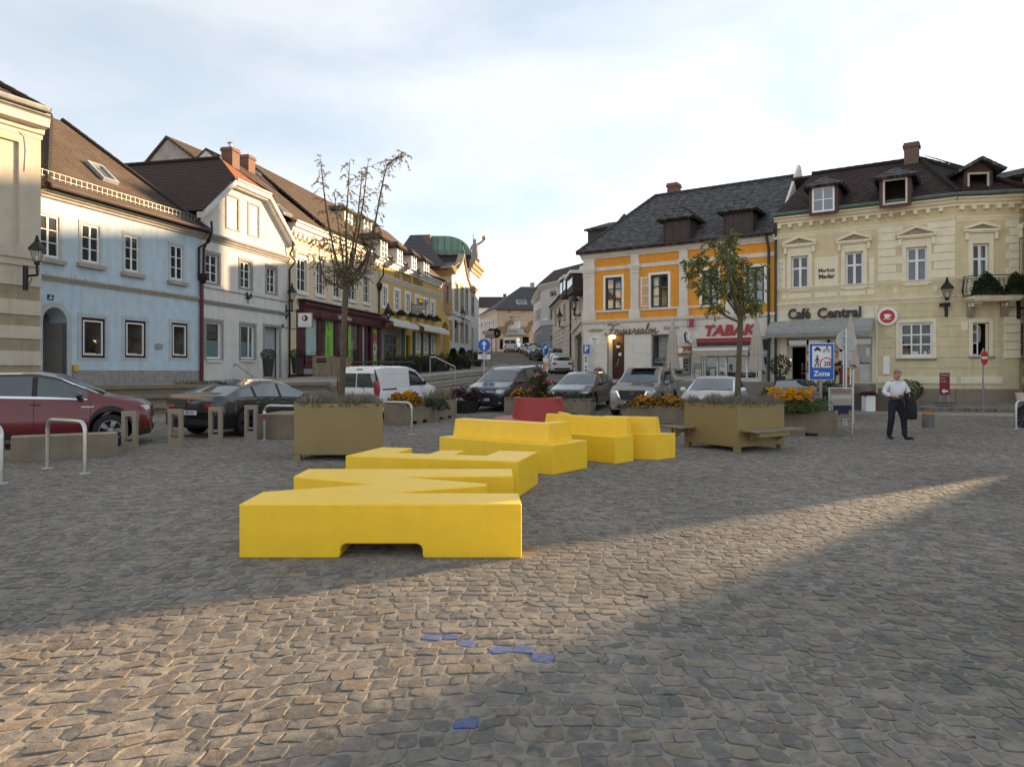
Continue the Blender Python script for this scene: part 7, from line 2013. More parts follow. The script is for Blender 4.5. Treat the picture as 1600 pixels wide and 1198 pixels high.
for i in range(n):
 p=Vector(base[i]);d=Vector((math.cos(ang[i])*.55,math.sin(ang[i])*.55-.25,1.1)).normalized();s_=g.uniform(.10,.16)
 for k in range(5):
  V_.append(p.copy());D_.append(d.copy());p=p+d*s_*.9;d=(d+Vector((0,0,-.42))).normalized()
leaf_mesh('foliage',V_,D_,.17,.022,[m_leafg,leafmat('daylily_leaves',(.075,.11,.025),.35)],t,seed=6)
blossoms('blossoms',t,np.stack([g.uniform(.2,1.3,85),g.uniform(-.1,.7,85),g.uniform(.85,1.2,85)],1),.09,[m_org,m_org2],7)
t=thing('oleander','pink flowering oleander growing out of the red tub','shrub',(.68,18.0,.86))
g=np.random.default_rng(9);C,D_=[],[];mb=MB();tips=[]
for k in range(26):
 a=g.uniform(0,6.28);r_=g.uniform(.05,.42);tip=Vector((math.cos(a)*r_,math.sin(a)*r_,g.uniform(.42,.78)*(1.05-.5*r_)));tips.append(tip)
 S=smooth_path([(math.cos(a)*.1,math.sin(a)*.1,0),tip*.5+Vector((0,0,.08)),tip],5);mb.tube(S,.008,4)
 for p in S[3:]:
  for _ in range(8):C.append(p);D_.append((g.normal(0,1),g.normal(0,1),g.normal(.5,.6)))
mb.obj('stems',m_bark,t,recalc=False);leaf_mesh('foliage',C,D_,.13,.022,[m_leafg,m_leafd,leafmat('oleander_leaves',(.07,.09,.045),.3)],t,seed=10)
blossoms('blossoms',t,[tuple(x)for tpp in(Vector((-.02,-.1,.68)),Vector((.22,-.12,.52)),Vector((-.18,-.2,.36)))for x in[tpp+Vector((g.normal(0,.045),g.normal(0,.04),g.normal(0,.03)))for _ in range(9)]],.05,m_pink,11,5)
bed('small orange flowers round the foot of the oleander',rb,-.42,.42,-.42,.42,.86,.25,[m_org],22,47,700)
def conc_bench(label,a,b,w,h):
 a,b=Vector(a),Vector(b);d=b-a
 t=tag(MB().box(0,d.length,0,w,.003,h).obj('concrete_bench',m_conc,None,bevel=.012,loc=(a.x,a.y,0),rz=math.atan2(d.y,d.x)),label,'bench');return t
conc_bench('long tan concrete block bench in front of the red car',(-8.83,12.5),(-7.45,13.42),.5,.455)
conc_bench('tan concrete block behind the hoop with the red band, by the black car',(-6.14,17.06),(-5.2,17.0),1.6,.6)
# bollards and bike hoops
def frame_bollard(label,xa,xb,yb,first=[]):
 D=CAMZ*FPX/(yb-HY);x=K((xa+xb)/2)*D;w=.29
 if not first:
  t=thing('frame_bollard',label,'bollard',(x,D,0),0,'taupe frame bollards');mb=MB();h=.83;e=w/2
  mb.box(-e,-e+.075,-.05,.05,.002,h);mb.box(e-.075,e,-.05,.05,.002,h);mb.box(-e+.075,e-.075,-.05,.05,h-.1,h);mb.box(-e+.075,e-.075,-.05,.05,.002,.22)
  mb.obj('frame',m_bronzebol,t);MB().box(-e+.075,e-.075,-.03,.03,.275,.31).obj('crossbar',m_bronzebol,t);MB().box(-e-.03,e+.03,-.08,.08,.0,.006).obj('foot_plate',m_alu,t);first.append(t);return t
 t=copy_tree(first[0]);t.location=(x,D,0);t['label']=label;t.rotation_euler=(0,0,rnd.uniform(-.1,.1));return t
frame_bollard('frame bollard in front of the red car\'s front wheel',191,215,707);frame_bollard('frame bollard standing alone between the red and the black car',264,285,700);frame_bollard('frame bollard in front of the black car\'s bumper',327,347,694);frame_bollard('frame bollard touching the tan concrete block by the black car',384,401,688)
def hoop(label,a,b,h=.82,r=.032,band=False):
 a,b=Vector(a),Vector(b);d=b-a;L_=d.length
 t=thing('bike_hoop',label,'bike rack',(a.x,a.y,hz(a.x,a.y)),math.atan2(d.y,d.x),'steel bike hoops');c=.16
 path=[(0,0,0),(0,0,h-c)]+[(c-c*math.cos(q),0,h-c+c*math.sin(q))for q in[math.pi/2*i/6 for i in range(1,7)]]+[(L_-c+c*math.sin(q),0,h-c+c*math.cos(q))for q in[math.pi/2*i/6 for i in range(7)]]+[(L_,0,0)]
 MB().tube(path,r,10).obj('tube',m_steel,t,50)
 for x in(0,L_):MB().lathe([(.085,.001),(.085,.012),(.05,.016)],16,(x,0,0)).obj('base_ring',m_alu,t)
 if band:MB().lathe([(r+.003,h-.33),(r+.003,h-.2)],12).obj('red_band',m_redl,t);MB().lathe([(r+.004,h-.2),(r+.004,h-.12)],12).obj('white_band',m_white,t)
 return t
hoop('steel bike hoop in front of the long concrete bench',(-7.76,11.86),(-6.76,11.24));hoop('steel bike hoop cut off by the left edge of the photo',(-8.35,10.9),(-7.37,10.25));hoop('steel bike hoop with a red band beside the left tree planter',(-5.86,16.8),(-4.7,16.4),band=True);hoop('steel bike hoop to the right of the left tree planter',(-3.75,18.9),(-2.6,18.4))
t=hoop('steel bike hoop at the right edge of the photo holding a bicycle',(14.2,20.0),(15.2,20.4),.8)
bk=thing('bicycle','bicycle with a pale basket leaning at the right edge of the photo','bicycle',(15.35,20.6,0),R(8))
RXm=Matrix.Rotation(R(90),3,'X')
for x in(-.52,.52):
 w_=MB().lathe([(.31,-.02),(.335,0),(.31,.02),(.30,0),(.31,-.02)],28,(x,0,.335),RXm).obj('wheel',m_rubber,bk,40)
 mb=MB()
 for k in range(12):a=k*math.pi/6;mb.tube([(x,0,.335),(x+.31*math.cos(a),0,.335+.31*math.sin(a))],.002,4)
 mb.obj('spokes',m_steel,w_)
mb=MB();mb.tube([(.52,0,.335),(.0,0,.3),(.18,0,.85),(.52,0,.335)],.016,6);mb.tube([(.0,0,.3),(-.34,0,.82),(.16,0,.78)],.018,6);mb.tube([(-.52,0,.335),(-.36,0,.88),(-.38,0,1.0)],.016,6);mb.obj('frame',m_black,bk,50)
MB().tube(smooth_path([(-.25,-.28,.98),(-.36,-.2,1.02),(-.38,0,1.0),(-.36,.2,1.02),(-.25,.28,.98)],4),.012,6).obj('handlebar',m_steel,bk,50);MB().ell((.2,0,.92),(.13,.08,.04),10,6).obj('saddle',m_blackpl,bk,60)
MB().lathe([(.12,.78),(.17,1.02),(.16,1.02),(.11,.79),(1e-4,.79)],14,(-.62,0,0)).obj('basket',mat('pale_pink_cloth',(.62,.45,.42),.8),bk,50)
bl=thing('steel_bollard','short grey bollard with an orange reflective band on the right','bollard',(12.08,20.6,0))
MB().lathe([(.16,.002),(.16,.47),(.13,.52),(1e-4,.52)],24).obj('post',mat('dark_grey_metal',(.13,.125,.12),.55,metal=.4,var=.2),bl,40);MB().lathe([(.163,.40),(.163,.455)],24,cap=False).obj('reflective_band',mat('orange_reflector',(.55,.26,.03),.4,bump=0),bl,40)
# signs
def post(par,h,r=.03,m=m_alu,x=0,y=0,z0=0):return MB().tube([(x,y,z0),(x,y,h)],r,10).obj('post',m,par,50)
def disc(par,z,r,m,y=-.05,name='disc',back=True,n=32):
 o=MB().lathe([(1e-4,0),(r,0),(r,.006),(1e-4,.006)],n,(0,y,z),RXm).obj(name,m,par);return o
m_sblue=mat('sign_blue',(.012,.10,.43),.4,var=.04,bump=0);m_sred=mat('sign_red',(.5,.012,.02),.4,bump=0);m_swh=mat('sign_white',(.72,.73,.74),.45,var=.03,bump=0);m_sgrey=mat('sign_back_grey',(.42,.42,.41),.5,metal=.3,var=.08)
def arrow(par,pts,z,y,m=m_swh,s=1.0,name='arrow'):return MB().extr([(a*s,y,z+b*s)for a,b in pts],(0,.003,0)).obj(name,m,par)
D=31.7;s=thing('traffic_sign','round blue sign with a white upward arrow beside the stone stairs','traffic sign',(K(756.5)*D,D,hz(K(756.5)*D,D)))
zc_=CAMZ+(HY-539.5)/FPX*D-s.location.z
post(s,zc_+.3);disc(s,zc_,.31,m_swh,-.04,'rim');disc(s,zc_,.29,m_sblue,-.047)
arrow(s,[(-.035,-.2),(.035,-.2),(.035,.03),(.12,.03),(0,.21),(-.12,.03),(-.035,.03)],zc_,-.06)
MB().box(-.28,.28,-.045,-.035,zc_-.62,zc_-.40).obj('plate',m_swh,s);MB().box(-.2,.2,-.049,-.046,zc_-.47,zc_-.45).obj('lettering',m_blackpl,s)
mb=MB()
for x in(-.06,.06):mb.tube([(x+.04*math.cos(a),-.049,zc_-.55+.04*math.sin(a))for a in[i*math.pi/6 for i in range(12)]],.006,4,closed=True)
mb.tube([(-.06,-.049,zc_-.55),(-.01,-.049,zc_-.51),(.06,-.049,zc_-.55)],.005,4);mb.obj('bicycle_symbol',m_blackpl,s)
D=36.0;s=thing('traffic_sign','oblique blue round sign with a bent arrow in front of the parked white car','traffic sign',(K(853)*D,D,hz(K(853)*D,D)),R(-58))
zc_=CAMZ+(HY-545.5)/FPX*D-s.location.z
post(s,zc_+.3);disc(s,zc_,.33,m_swh,-.04,'rim');disc(s,zc_,.31,m_sblue,-.047)
arrow(s,[(-.14,-.2),(-.07,-.2),(-.07,.02),(-.02,.07),(.04,.07),(.04,0),(.2,.11),(.04,.22),(.04,.15),(-.05,.15),(-.14,.06)],zc_,-.06)
MB().box(-.2,.2,-.045,-.035,zc_-.68,zc_-.42).obj('plate',m_swh,s);MB().box(-.05,.05,-.08,-.035,zc_-1.4,zc_-.7).obj('yellow_marker',mat('marker_yellow',(.5,.3,.05),.5,bump=0),s)
D=38.5;s=thing('barrier_board','small red and white board under the oblique blue sign','barrier',(K(849)*D,D,hz(K(849)*D,D)));zb_=CAMZ+(HY-580)/FPX*D-s.location.z
MB().box(-.25,.25,-.02,.02,zb_,zb_+.35).obj('board',m_swh,s)
for k in range(3):MB().extr([(-.22+k*.15,-.024,zb_+.03),(-.14+k*.15,-.024,zb_+.03),(-.07+k*.15,-.024,zb_+.32),(-.15+k*.15,-.024,zb_+.32)],(0,.003,0)).obj('stripe',m_sred,s)
for x in(-.18,.18):MB().tube([(x,0,0),(x,0,zb_)],.02,6).obj('leg',m_alu,s)
hp=MB().tube(smooth_path([(-.75,0,0),(-.75,0,.9),(-.6,0,1.05),(.6,0,1.05),(.75,0,.9),(.75,0,0)],4),.03,8)
D=40;tag(hp.obj('hoop_barrier',m_steel,None,50,loc=(K(876)*D,D,hz(K(876)*D,D)+.02)),'steel hoop barrier behind the parked white car','barrier')
# parking sign and ticket meter at the salon corner
dq=org.N*-1;pq=org.P+org.U*.45-org.N*.5
s=thing('parking_sign','blue parking sign with white P above the ticket meter at the hairdresser','traffic sign',(pq.x,pq.y,1.2),math.atan2(org.U.y,org.U.x));D=pq.y
zc_=CAMZ+(HY-545.5)/FPX*D-1.2
MB().box(-.2,.2,-.04,-.03,zc_-.24,zc_+.24).obj('plate',m_sblue,s);text('P',.42,m_swh,s,(0,-.045,zc_),offset=.02);post(s,zc_+.2,.03,m_alu)
s=thing('ticket_meter','slim white parking ticket meter under the blue P sign','parking meter',(pq.x,pq.y-.12,1.2),math.atan2(org.U.y,org.U.x));zt_=CAMZ+(HY-557)/FPX*D-1.2
MB().box(-.12,.12,-.12,.06,0,zt_).obj('body',m_swh,s,bevel=.02)
for k,zz in enumerate((.93,.8,.55,.4)):MB().box(-.05,.05,-.13,-.118,zt_*zz-.05,zt_*zz+.05).obj('panel',m_blackpl,s)
# zone sign
D=19.2;s=thing('zone_sign','blue shared zone sign with 20 limit on a grey post','traffic sign',(K(1283)*D,D,0));zb_=CAMZ+(HY-593)/FPX*D;zt_=CAMZ+(HY-537)/FPX*D;w=.645
post(s,zt_,.045,m_zinc,y=.04)
MB().box(-w/2-.02,w/2+.02,-.03,-.01,zb_-.02,zt_+.02).obj('rim',m_swh,s,bevel=.008);MB().box(-w/2,w/2,-.034,-.031,zb_,zt_).obj('plate',m_sblue,s)
pz0,pz1=zb_+.335*(zt_-zb_),zt_-.065;pw=.255
MB().box(-pw,pw,-.038,-.035,pz0,pz1).obj('panel',m_swh,s)
text('Zone',.2,m_swh,s,(0,-.037,zb_+.16),offset=.006)
Y_=-.041
def sym(shapes,name):
 mb=MB()
 for kind,*a in shapes:
  if kind=='p':mb.extr([(x,Y_,z)for x,z in a[0]],(0,.002,0))
  elif kind=='l':mb.tube([(x,Y_,z)for x,z in a[0]],a[1],5)
  elif kind=='c':mb.lathe([(1e-4,0),(a[2],0),(a[2],.002),(1e-4,.002)],14,(a[0],Y_+.002,a[1]),RXm)
  elif kind=='r':mb.tube([(a[0]+a[2]*math.cos(q),Y_,a[1]+a[2]*math.sin(q))for q in[i*math.pi/9 for i in range(18)]],a[3],5,closed=True)
 return mb.obj(name,m_blackpl,s)
cz=pz1-.085
sym([('p',[(-.20,cz-.03),(-.03,cz-.03),(-.03,cz+.01),(-.06,cz+.02),(-.08,cz+.06),(-.15,cz+.06),(-.17,cz+.02),(-.20,cz+.01)]),('c',-.18,cz-.035,.022),('c',-.05,cz-.035,.022)],'car_symbol')
sym([('r',.06,cz-.05,.035,.005),('r',.19,cz-.05,.035,.005),('l',[(.06,cz-.05),(.11,cz+.0),(.17,cz+.0),(.19,cz-.05)],.006),('l',[(.11,cz),(.13,cz+.04),(.17,cz+.02)],.012),('c',.145,cz+.07,.02)],'bicycle_symbol')
wz=pz0+.16
sym([('c',-.12,wz+.15,.025),('l',[(-.12,wz+.12),(-.12,wz+.01)],.024),('l',[(-.12,wz+.01),(-.16,wz-.07),(-.19,wz-.14)],.014),('l',[(-.12,wz+.01),(-.095,wz-.07),(-.095,wz-.14)],.014),('l',[(-.12,wz+.1),(-.17,wz+.05),(-.19,wz)],.01),('l',[(-.12,wz+.1),(-.08,wz+.05),(-.05,wz+.03)],.01)],'walker_symbol')
mb=MB();rr=.19;cx_=.13;cz2=pz0+.085
ring=[(cx_+rr*math.cos(a),cz2+rr*math.sin(a))for a in[R(-22)+R(229)*i/24 for i in range(25)]]
ring=[(min(x,pw-.004),max(z,pz0+.004))for x,z in ring];ring2=[(cx_+(x-cx_)*.84,max(cz2+(z-cz2)*.84,pz0+.004))for x,z in ring]
for i in range(24):mb.extr([(p[0],Y_,p[1])for p in(ring[i],ring[i+1],ring2[i+1],ring2[i])],(0,.002,0))
mb.obj('limit_ring',m_sred,s);text('20',.17,m_blackpl,s,(.14,Y_,pz0+.1),offset=.004,extrude=.002)
# round sign seen from behind
D=21.2;s=thing('traffic_sign','round sign seen from its grey back above the notice stand','traffic sign',(K(1323)*D,D,0));zc_=CAMZ+(HY-532)/FPX*D
disc(s,zc_,.295,m_sgrey,0.03,'disc');MB().tube([(.295*math.cos(a),.027,zc_+.295*math.sin(a))for a in[i*math.pi/16 for i in range(32)]],.012,6,closed=True).obj('rim',m_alu,s)
post(s,zc_+.36,.03,m_alu,-.03,-.02);post(s,zc_-.3,.02,m_alu,-.1,-.01)
MB().box(-.24,.16,-.01,.0,zc_-.6,zc_-.33).obj('plate',m_sgrey,s)
for zz in(.12,-.12):MB().box(-.12,.06,-.03,.02,zc_+zz-.015,zc_+zz+.015).obj('clamp',m_alu,s)
# notice stand
D=18.7;s=thing('notice_stand','metal notice stand with faded posters beside the stained trough','notice board',(K(1313.5)*D,D,0),R(-6));w=.29;ztop_=CAMZ+(HY-607)/FPX*D;zb_=.38
mb=MB();mb.tube(smooth_path([(-w,0,zb_-.02),(-w,0,ztop_-.06),(-w+.06,0,ztop_),(w-.06,0,ztop_),(w,0,ztop_-.06),(w,0,0)],4),.02,8);mb.tube([(w+.03,.02,.25),(w+.03,.02,ztop_+.5)],.025,8);mb.tube([(-w,0,zb_),(w,0,zb_)],.014,6);mb.tube([(-w,.0,ztop_-.1),(w,0,ztop_-.1)],.012,6);mb.obj('frame',m_alu,s,50)
MB().box(-w+.02,w-.02,-.012,.012,zb_+.02,ztop_-.05).obj('board',mat('faded_board',(.33,.30,.24),.6,var=.1),s);MB().box(-w+.03,w-.03,-.018,-.013,ztop_-.14,ztop_-.03).obj('header',mat('tan_header',(.32,.25,.19),.6),s)
text('STADT MELK',.085,mat('brown_print',(.07,.045,.035),.6,bump=0),s,(0,-.02,ztop_-.085),width=.46,extrude=.001);MB().box(-w+.03,w-.03,-.018,-.013,ztop_-.27,ztop_-.17).obj('strip',mat('pale_strip',(.42,.43,.44),.5),s)
p_=MB().box(-w+.1,w-.02,-.022,-.013,zb_+.03,zb_+.36).obj('poster',mat('night_blue_poster',(.012,.014,.07),.5,bump=0),s)
mb=MB();xs=np.linspace(-w+.1,w-.02,16);mb.extr([(float(xs[0]),-.026,zb_+.035)]+[(float(x),-.026,zb_+.06+.1*abs(math.sin(i*1.3))+(.1 if i>12 else 0))for i,x in enumerate(xs)]+[(float(xs[-1]),-.026,zb_+.035)],(0,.003,0));mb.obj('poster_print',mat('sandy_print',(.28,.21,.13),.6,bump=0),p_)
# no entry
D=28.2;x_=K(1536)*D;s=thing('traffic_sign','red and white no entry sign in front of the cafe corner','traffic sign',(x_,D,hz(x_,D)),R(32));zc_=CAMZ+(HY-559)/FPX*D-s.location.z
post(s,zc_+.38,.028,m_zinc);disc(s,zc_,.31,m_swh,-.04,'rim');disc(s,zc_,.295,m_sred,-.047);MB().box(-.23,.23,-.062,-.052,zc_-.05,zc_+.05).obj('bar',m_swh,s)
MB().box(.06,.1,-.02,.02,zc_-1.55,zc_-1.15).obj('bracket',m_zinc,s)
# red direction board
D=29.3;x_=K(1476)*D;zg_=.34;s=thing('direction_board','dark red board with white arrow standing against the cafe wall','sign',(x_,D,zg_),R(-8));z0=CAMZ+(HY-617)/FPX*D-zg_;z1=CAMZ+(HY-582.5)/FPX*D-zg_
for x in(-.15,.15):MB().tube([(x,0,0),(x,0,z0)],.012,6).obj('leg',m_alu,s)
MB().box(-.3,.3,-.2,.2,0,.025).obj('base',m_black,s);MB().box(-.19,.19,-.02,.02,z0,z1).obj('board',mat('board_red',(.20,.012,.025),.5,bump=0),s)
for k,(tt,sz)in enumerate((('Zimmer',.095),('Room',.075),('Camera',.075))):text(tt,sz,m_swh,s,(-.16,-.023,z1-.09-k*.13),align='LEFT',extrude=.001)
arrow(s,[(-.13,0),(-.02,.11),(-.02,.04),(.12,.04),(.12,-.04),(-.02,-.04),(-.02,-.11)],z0+.16,-.024)
# lanterns
m_lglass=clear_glass('lantern_glass',(.9,.9,.88),.2)
def lantern_head(par,x,y,z,s=1.0):
 k=s
 MB().lathe([(.05*k,0),(.1*k,.04*k),(.09*k,.1*k),(.12*k,.14*k)],8,(x,y,z)).obj('lantern_base',m_black,par,40)
 MB().lathe([(.12*k,.14*k),(.24*k,.56*k)],8,(x,y,z),cap=False).obj('lantern_glass',m_lglass,par)
 mb=MB()
 for i in range(8):
  a=i*math.pi/4;mb.tube([(x+.12*k*math.cos(a),y+.12*k*math.sin(a),z+.14*k),(x+.24*k*math.cos(a),y+.24*k*math.sin(a),z+.56*k)],.008*k,4)
 mb.lathe([(.30*k,.56*k),(.27*k,.62*k),(.12*k,.82*k),(.07*k,.86*k),(.09*k,.9*k),(.05*k,.96*k),(.06*k,1.02*k),(.01*k,1.1*k)],8,(x,y,z));mb.obj('lantern_roof',m_black,par,30)
 MB().lathe([(.04*k,.14*k),(.06*k,.3*k),(.03*k,.36*k)],8,(x,y,z)).obj('bulb',m_swh,par,50)
def wall_lantern(label,base,direction,arm,zhead,s,base_z_extent=(.45,.35),head_drop=0):
 t=thing('wall_lantern',label,'street lamp',base);d=Vector((*direction,0)).normalized()
 MB().tube([(0,0,-base_z_extent[0]),(0,0,base_z_extent[1])],.09*s,8).obj('wall_plate',m_black,t)
 e=d*arm;MB().tube(smooth_path([(0,0,0),e*.5+Vector((0,0,.02)),e+Vector((0,0,.03)),e+Vector((0,0,zhead*.5)),e+Vector((0,0,zhead))],4),.045*s,8).obj('arm',m_black,t,50)
 MB().tube(smooth_path([(0,0,-.3*s),e*.3+Vector((0,0,-.3*s)),e*.55+Vector((0,0,-.05))],5),.015*s,5).obj('scroll',m_black,t,50)
 lantern_head(t,e.x,e.y,zhead,s);return t
Dw=23.2;b=PX(40,432,Dw);wall_lantern('black lantern on a bracket on the cream house at the left edge',b,(.95,-.3),.5,.34,.9)
b=PX(446,486,41);wall_lantern('black lantern beside the square white shop sign',b,(.9,-.45),.5,.5,1.0)
b=PX(914,493,41.5);wall_lantern('black lantern reaching from the left corner of the orange house',b,(-1,.1),.62,.3,1.0)
b=PX(884.5,511,66);wall_lantern('small black lantern on the ivory house down the street',b,(-1,.1),.6,.4,1.1)
b=PX(594,505,54);wall_lantern('black lantern over the left awning of the yellow hotel',b,(1,-.6),.8,.3,1.1);b=PX(712,506,74);wall_lantern('black lantern on the white front of the town hall',b,(1,-.6),.9,.4,1.2)
lb=caf.mw@Vector((caf.u(1479),-.35,caf.z(1479,487)));wl3=thing('wall_lantern','black lantern on the cafe wall left of the balcony','street lamp',lb)
MB().tube([(0,0,-.25),(0,0,.28)],.07,8).obj('wall_plate',m_black,wl3);MB().box(-.14,.14,-.1,.3,.2,.36).obj('bracket',m_black,wl3,bevel=.03);lantern_head(wl3,0,-.05,.45,.92)
lb=C2.mw@Vector((C2.u(1590),-.05,C2.z(1590,482)));wall_lantern('black bracket lantern at the right end of the balcony',lb,(1,-.3),.55,.3,.9)
# shop sign i
D=40.2;s=thing('hanging_sign','square white sign with a dark red disc hanging at the maroon shop','sign',PX(477,500,D));h_=.42
MB().box(-h_,h_,-.06,.06,-h_,h_*.98).obj('sign_box',mat('sign_frame_grey',(.2,.17,.17),.5),s,bevel=.01);MB().box(-h_+.03,h_-.05,-.066,-.055,-h_+.03,h_*.98-.03).obj('sign_face',m_swh,s)
MB().lathe([(1e-4,0),(.17,0),(.17,.008),(1e-4,.008)],24,(0,-.068,.1),RXm).obj('red_disc',m_maroon,s);MB().box(-.1,.0,-.08,-.072,.02,.2).obj('mark',m_swh,s);text('information',.13,m_sgrey,s,(0,-.07,-.25),width=.55,extrude=.001)
MB().tube([(-1.15,0,-.45),(-.85,0,-.45),(-.85,0,.35),(-.85,0,.35)],.03,6).obj('bracket',m_black,s);MB().tube([(-1.15,0,.5),(.3,0,.5)],.02,6).obj('hanger',m_black,s);MB().tube([(-.85,0,-.5),(.1,0,-.5)],.02,6).obj('hanger',m_black,s)
# hotel hanging sign with gilded crest
D=56.0;s=thing('hanging_sign','grey hanging inn sign with gilded crest on the yellow hotel','sign',PX(655,482,D),R(-15))
MB().box(-.62,.62,-.05,.05,-.1,.28).obj('board',m_zinc,s,bevel=.02);MB().box(-.62,.15,-.05,.05,-.4,-.13).obj('board',m_zinc,s,bevel=.02);text('ZUR POST',.26,m_swh,s,(0,-.056,.09),width=1.0,extrude=.002)
mb=MB();mb.lathe([(.1,0),(.26,.1),(.22,.35),(.28,.4),(.06,.6)],10,(.1,0,.35));mb.obj('crest',MATS['gold_leaf'],s,40);mb=MB();mb.tube([(-.68,0,-1.2),(-.68,0,.55)],.03,6);mb.tube([(-.68,0,.33),(.75,0,.33)],.025,6)
for k in range(3):mb.tube([(.45+.16*k+.12*math.cos(a),0,.5+.12*math.sin(a))for a in[i*math.pi/5 for i in range(10)]],.015,5,closed=True)
mb.obj('bracket',m_black,s,50)
for i,(xa,yy)in enumerate(((600.5,486.5),(620,487),(638,489.5),(652,491.5),(665,494),(676,496))):
 zz=zwb_h=None
 u=hotel.u(xa);p=hotel.mw@Vector((u,-.35,hotel.z(xa,yy)-.1))
 if i==0:
  fb=thing('flower_box','flower box with dark trailing leaves under the leftmost hotel window','flower box',p,math.atan2(hotel.U.y,hotel.U.x),'flower boxes under the hotel windows');MB().box(-.48,.48,-.16,.16,-.25,.05).obj('box',m_gutter,fb)
  mound('foliage',fb,-.52,.52,-.3,.2,-.3,420,.6,.15,[m_leafd],51);fl=blossoms('blossoms',fb,topC(-.5,.5,-.3,.15,-.3,.62,14,52),.08,leafmat('red_petals',(.35,.03,.05),.3),53)
 else:
  f=copy_tree(fb);f.location=p;f['label']=('second','third','fourth','fifth','sixth')[i-1]+' flower box from the left under the hotel windows'
# closed parasols
m_can=mat('taupe_canvas',(.50,.445,.385),.9,var=.1,vs=5,bump=.15)
def parasol(label,xa,ytop,ybot,D,zb,wpx):
 x_=K(xa)*D;t=thing('closed_parasol',label,'parasol',(x_,D,zb),rnd.uniform(0,3),'closed parasols');zt_=CAMZ+(HY-ytop)/FPX*D-zb;z0=CAMZ+(HY-ybot)/FPX*D-zb;r_=wpx/2/FPX*D
 MB().tube([(0,0,0.02),(0,0,zt_)],.028,8).obj('pole',m_white,t,50);MB().box(-.35,.35,-.35,.35,0,.06).obj('foot',m_conc,t)
 mb=MB();n=48;prof=[]
 for j in range(12):
  f=j/11;z=zt_-(zt_-z0)*f;R0=.05+(r_-.05)*f**.75
  if f>.55:R0*=1-.12*math.sin((f-.55)/.45*math.pi)
  prof.append([(R0*(1+.22*math.cos(8*a+.9*f)*min(1,f*2))*math.cos(a),R0*(1+.22*math.cos(8*a+.9*f)*min(1,f*2))*math.sin(a),z-(.12*f*max(0,math.cos(4*a))))for a in[2*math.pi*k/n for k in range(n)]])
 vs=[p for r in prof for p in r];mb.add(vs,[(j*n+k,j*n+(k+1)%n,(j+1)*n+(k+1)%n,(j+1)*n+k)for j in range(11)for k in range(n)]);mb.lathe([(.06,zt_-.02),(.07,zt_+.02),(.02,zt_+.06),(1e-4,zt_+.07)],10);mb.obj('canopy',m_can,t,70)
 MB().lathe([(r_*.75,z0+(zt_-z0)*.3),(r_*.78,z0+(zt_-z0)*.36)],14,cap=False).obj('strap',m_can,t)
parasol('closed taupe parasol in front of the hairdresser window',1051,499,575,35.8,1.18,20);parasol('closed taupe parasol in front of the last letter of the tobacconist sign',1182,497,578,32.6,1.12,24);parasol('closed taupe parasol under the grey cafe awning',1329,498,570,28.9,1.05,22)
# pots, shrubs and street furniture
def pot_shrub(name,label,x,y,z,potm,prof,mats,r,zc,n,seed,sq=1.0,leaf=.06,potname='pot'):
 t=thing(name,label,'potted plant',(x,y,z));MB().lathe(prof,18).obj(potname,potm,t,40)
 g=np.random.default_rng(seed);d=g.normal(size=(n,3));d/=np.linalg.norm(d,axis=1,keepdims=True);rad=g.uniform(.55,1.05,n)[:,None]**.5
 C=d*rad*np.array([r,r,r*sq])+np.array([0,0,zc]);leaf_mesh('foliage',C,d+g.normal(0,.7,(n,3)),leaf,leaf*.5,mats,t,seed=seed)
 MB().tube([(0,0,prof[-1][1]),(0,0,zc)],.03,6).obj('stem',m_bark,t);return t
tall=[(.2,0),(.3,.85),(.31,.9),(.26,.9),(.25,.82),(1e-4,.82)]
m_pot=mat('anthracite_pot',(.035,.034,.036),.5)
p=PX(419,590,36.6);pot_shrub('potted_topiary','round dark green topiary in a tall pot left of the pale house door',p.x,36.6,pave_z(36.6),m_pot,tall,[m_leafd,m_leafg],.38,1.12,1400,61,.75)
p=PX(463,590,40.5);pot_shrub('potted_topiary','reddish brown topiary in a tall pot beside the maroon shop front',p.x,40.5,pave_z(40.5),m_pot,tall,[m_redl_,m_leafd],.4,1.12,1400,62,.7)
tc_=[(.22,0),(.33,.45),(.36,.45),(.36,.5),(.3,.5),(.28,.42),(1e-4,.42)]
p=GP(1413,641);pot_shrub('potted_bush','green bush in a terracotta pot behind the walking man',p.x+.15,p.y,0,mat('terracotta',(.28,.085,.035),.8),tc_,[leafmat('boxwood_leaves',(.05,.075,.03),.4)],.58,.85,2200,63,.75,.07)
D=30.6;p=K(1219)*D;pot_shrub('potted_bush','small dark shrub beside the cafe door',p,D,1.1,m_pot,[(.18,0),(.24,.35),(.2,.35),(1e-4,.3)],[m_leafd,m_redl_],.42,.8,700,64,1.0,.1)
D=37.2;p=K(936)*D;pot_shrub('potted_bush','small plant in a low dark pot left of the hairdresser door',p,D,1.2,m_pot,[(.18,0),(.24,.3),(.2,.3),(1e-4,.26)],[m_leafd,m_leafg],.26,.42,400,65,.8,.08)
t=thing('white_planter','square white planter with purple flowers beside the walking man','planter',(K(1357)*28.5,28.5,hz(K(1357)*28.5,28.5)));MB().box(-.19,.19,-.19,.19,.0,.62).obj('box',m_white,t,bevel=.01);mound('foliage',t,-.25,.25,-.25,.25,.6,260,.2,.07,[m_leafd],66);blossoms('blossoms',t,topC(-.24,.24,-.24,.24,.6,.2,60,67),.06,m_purpl,68)
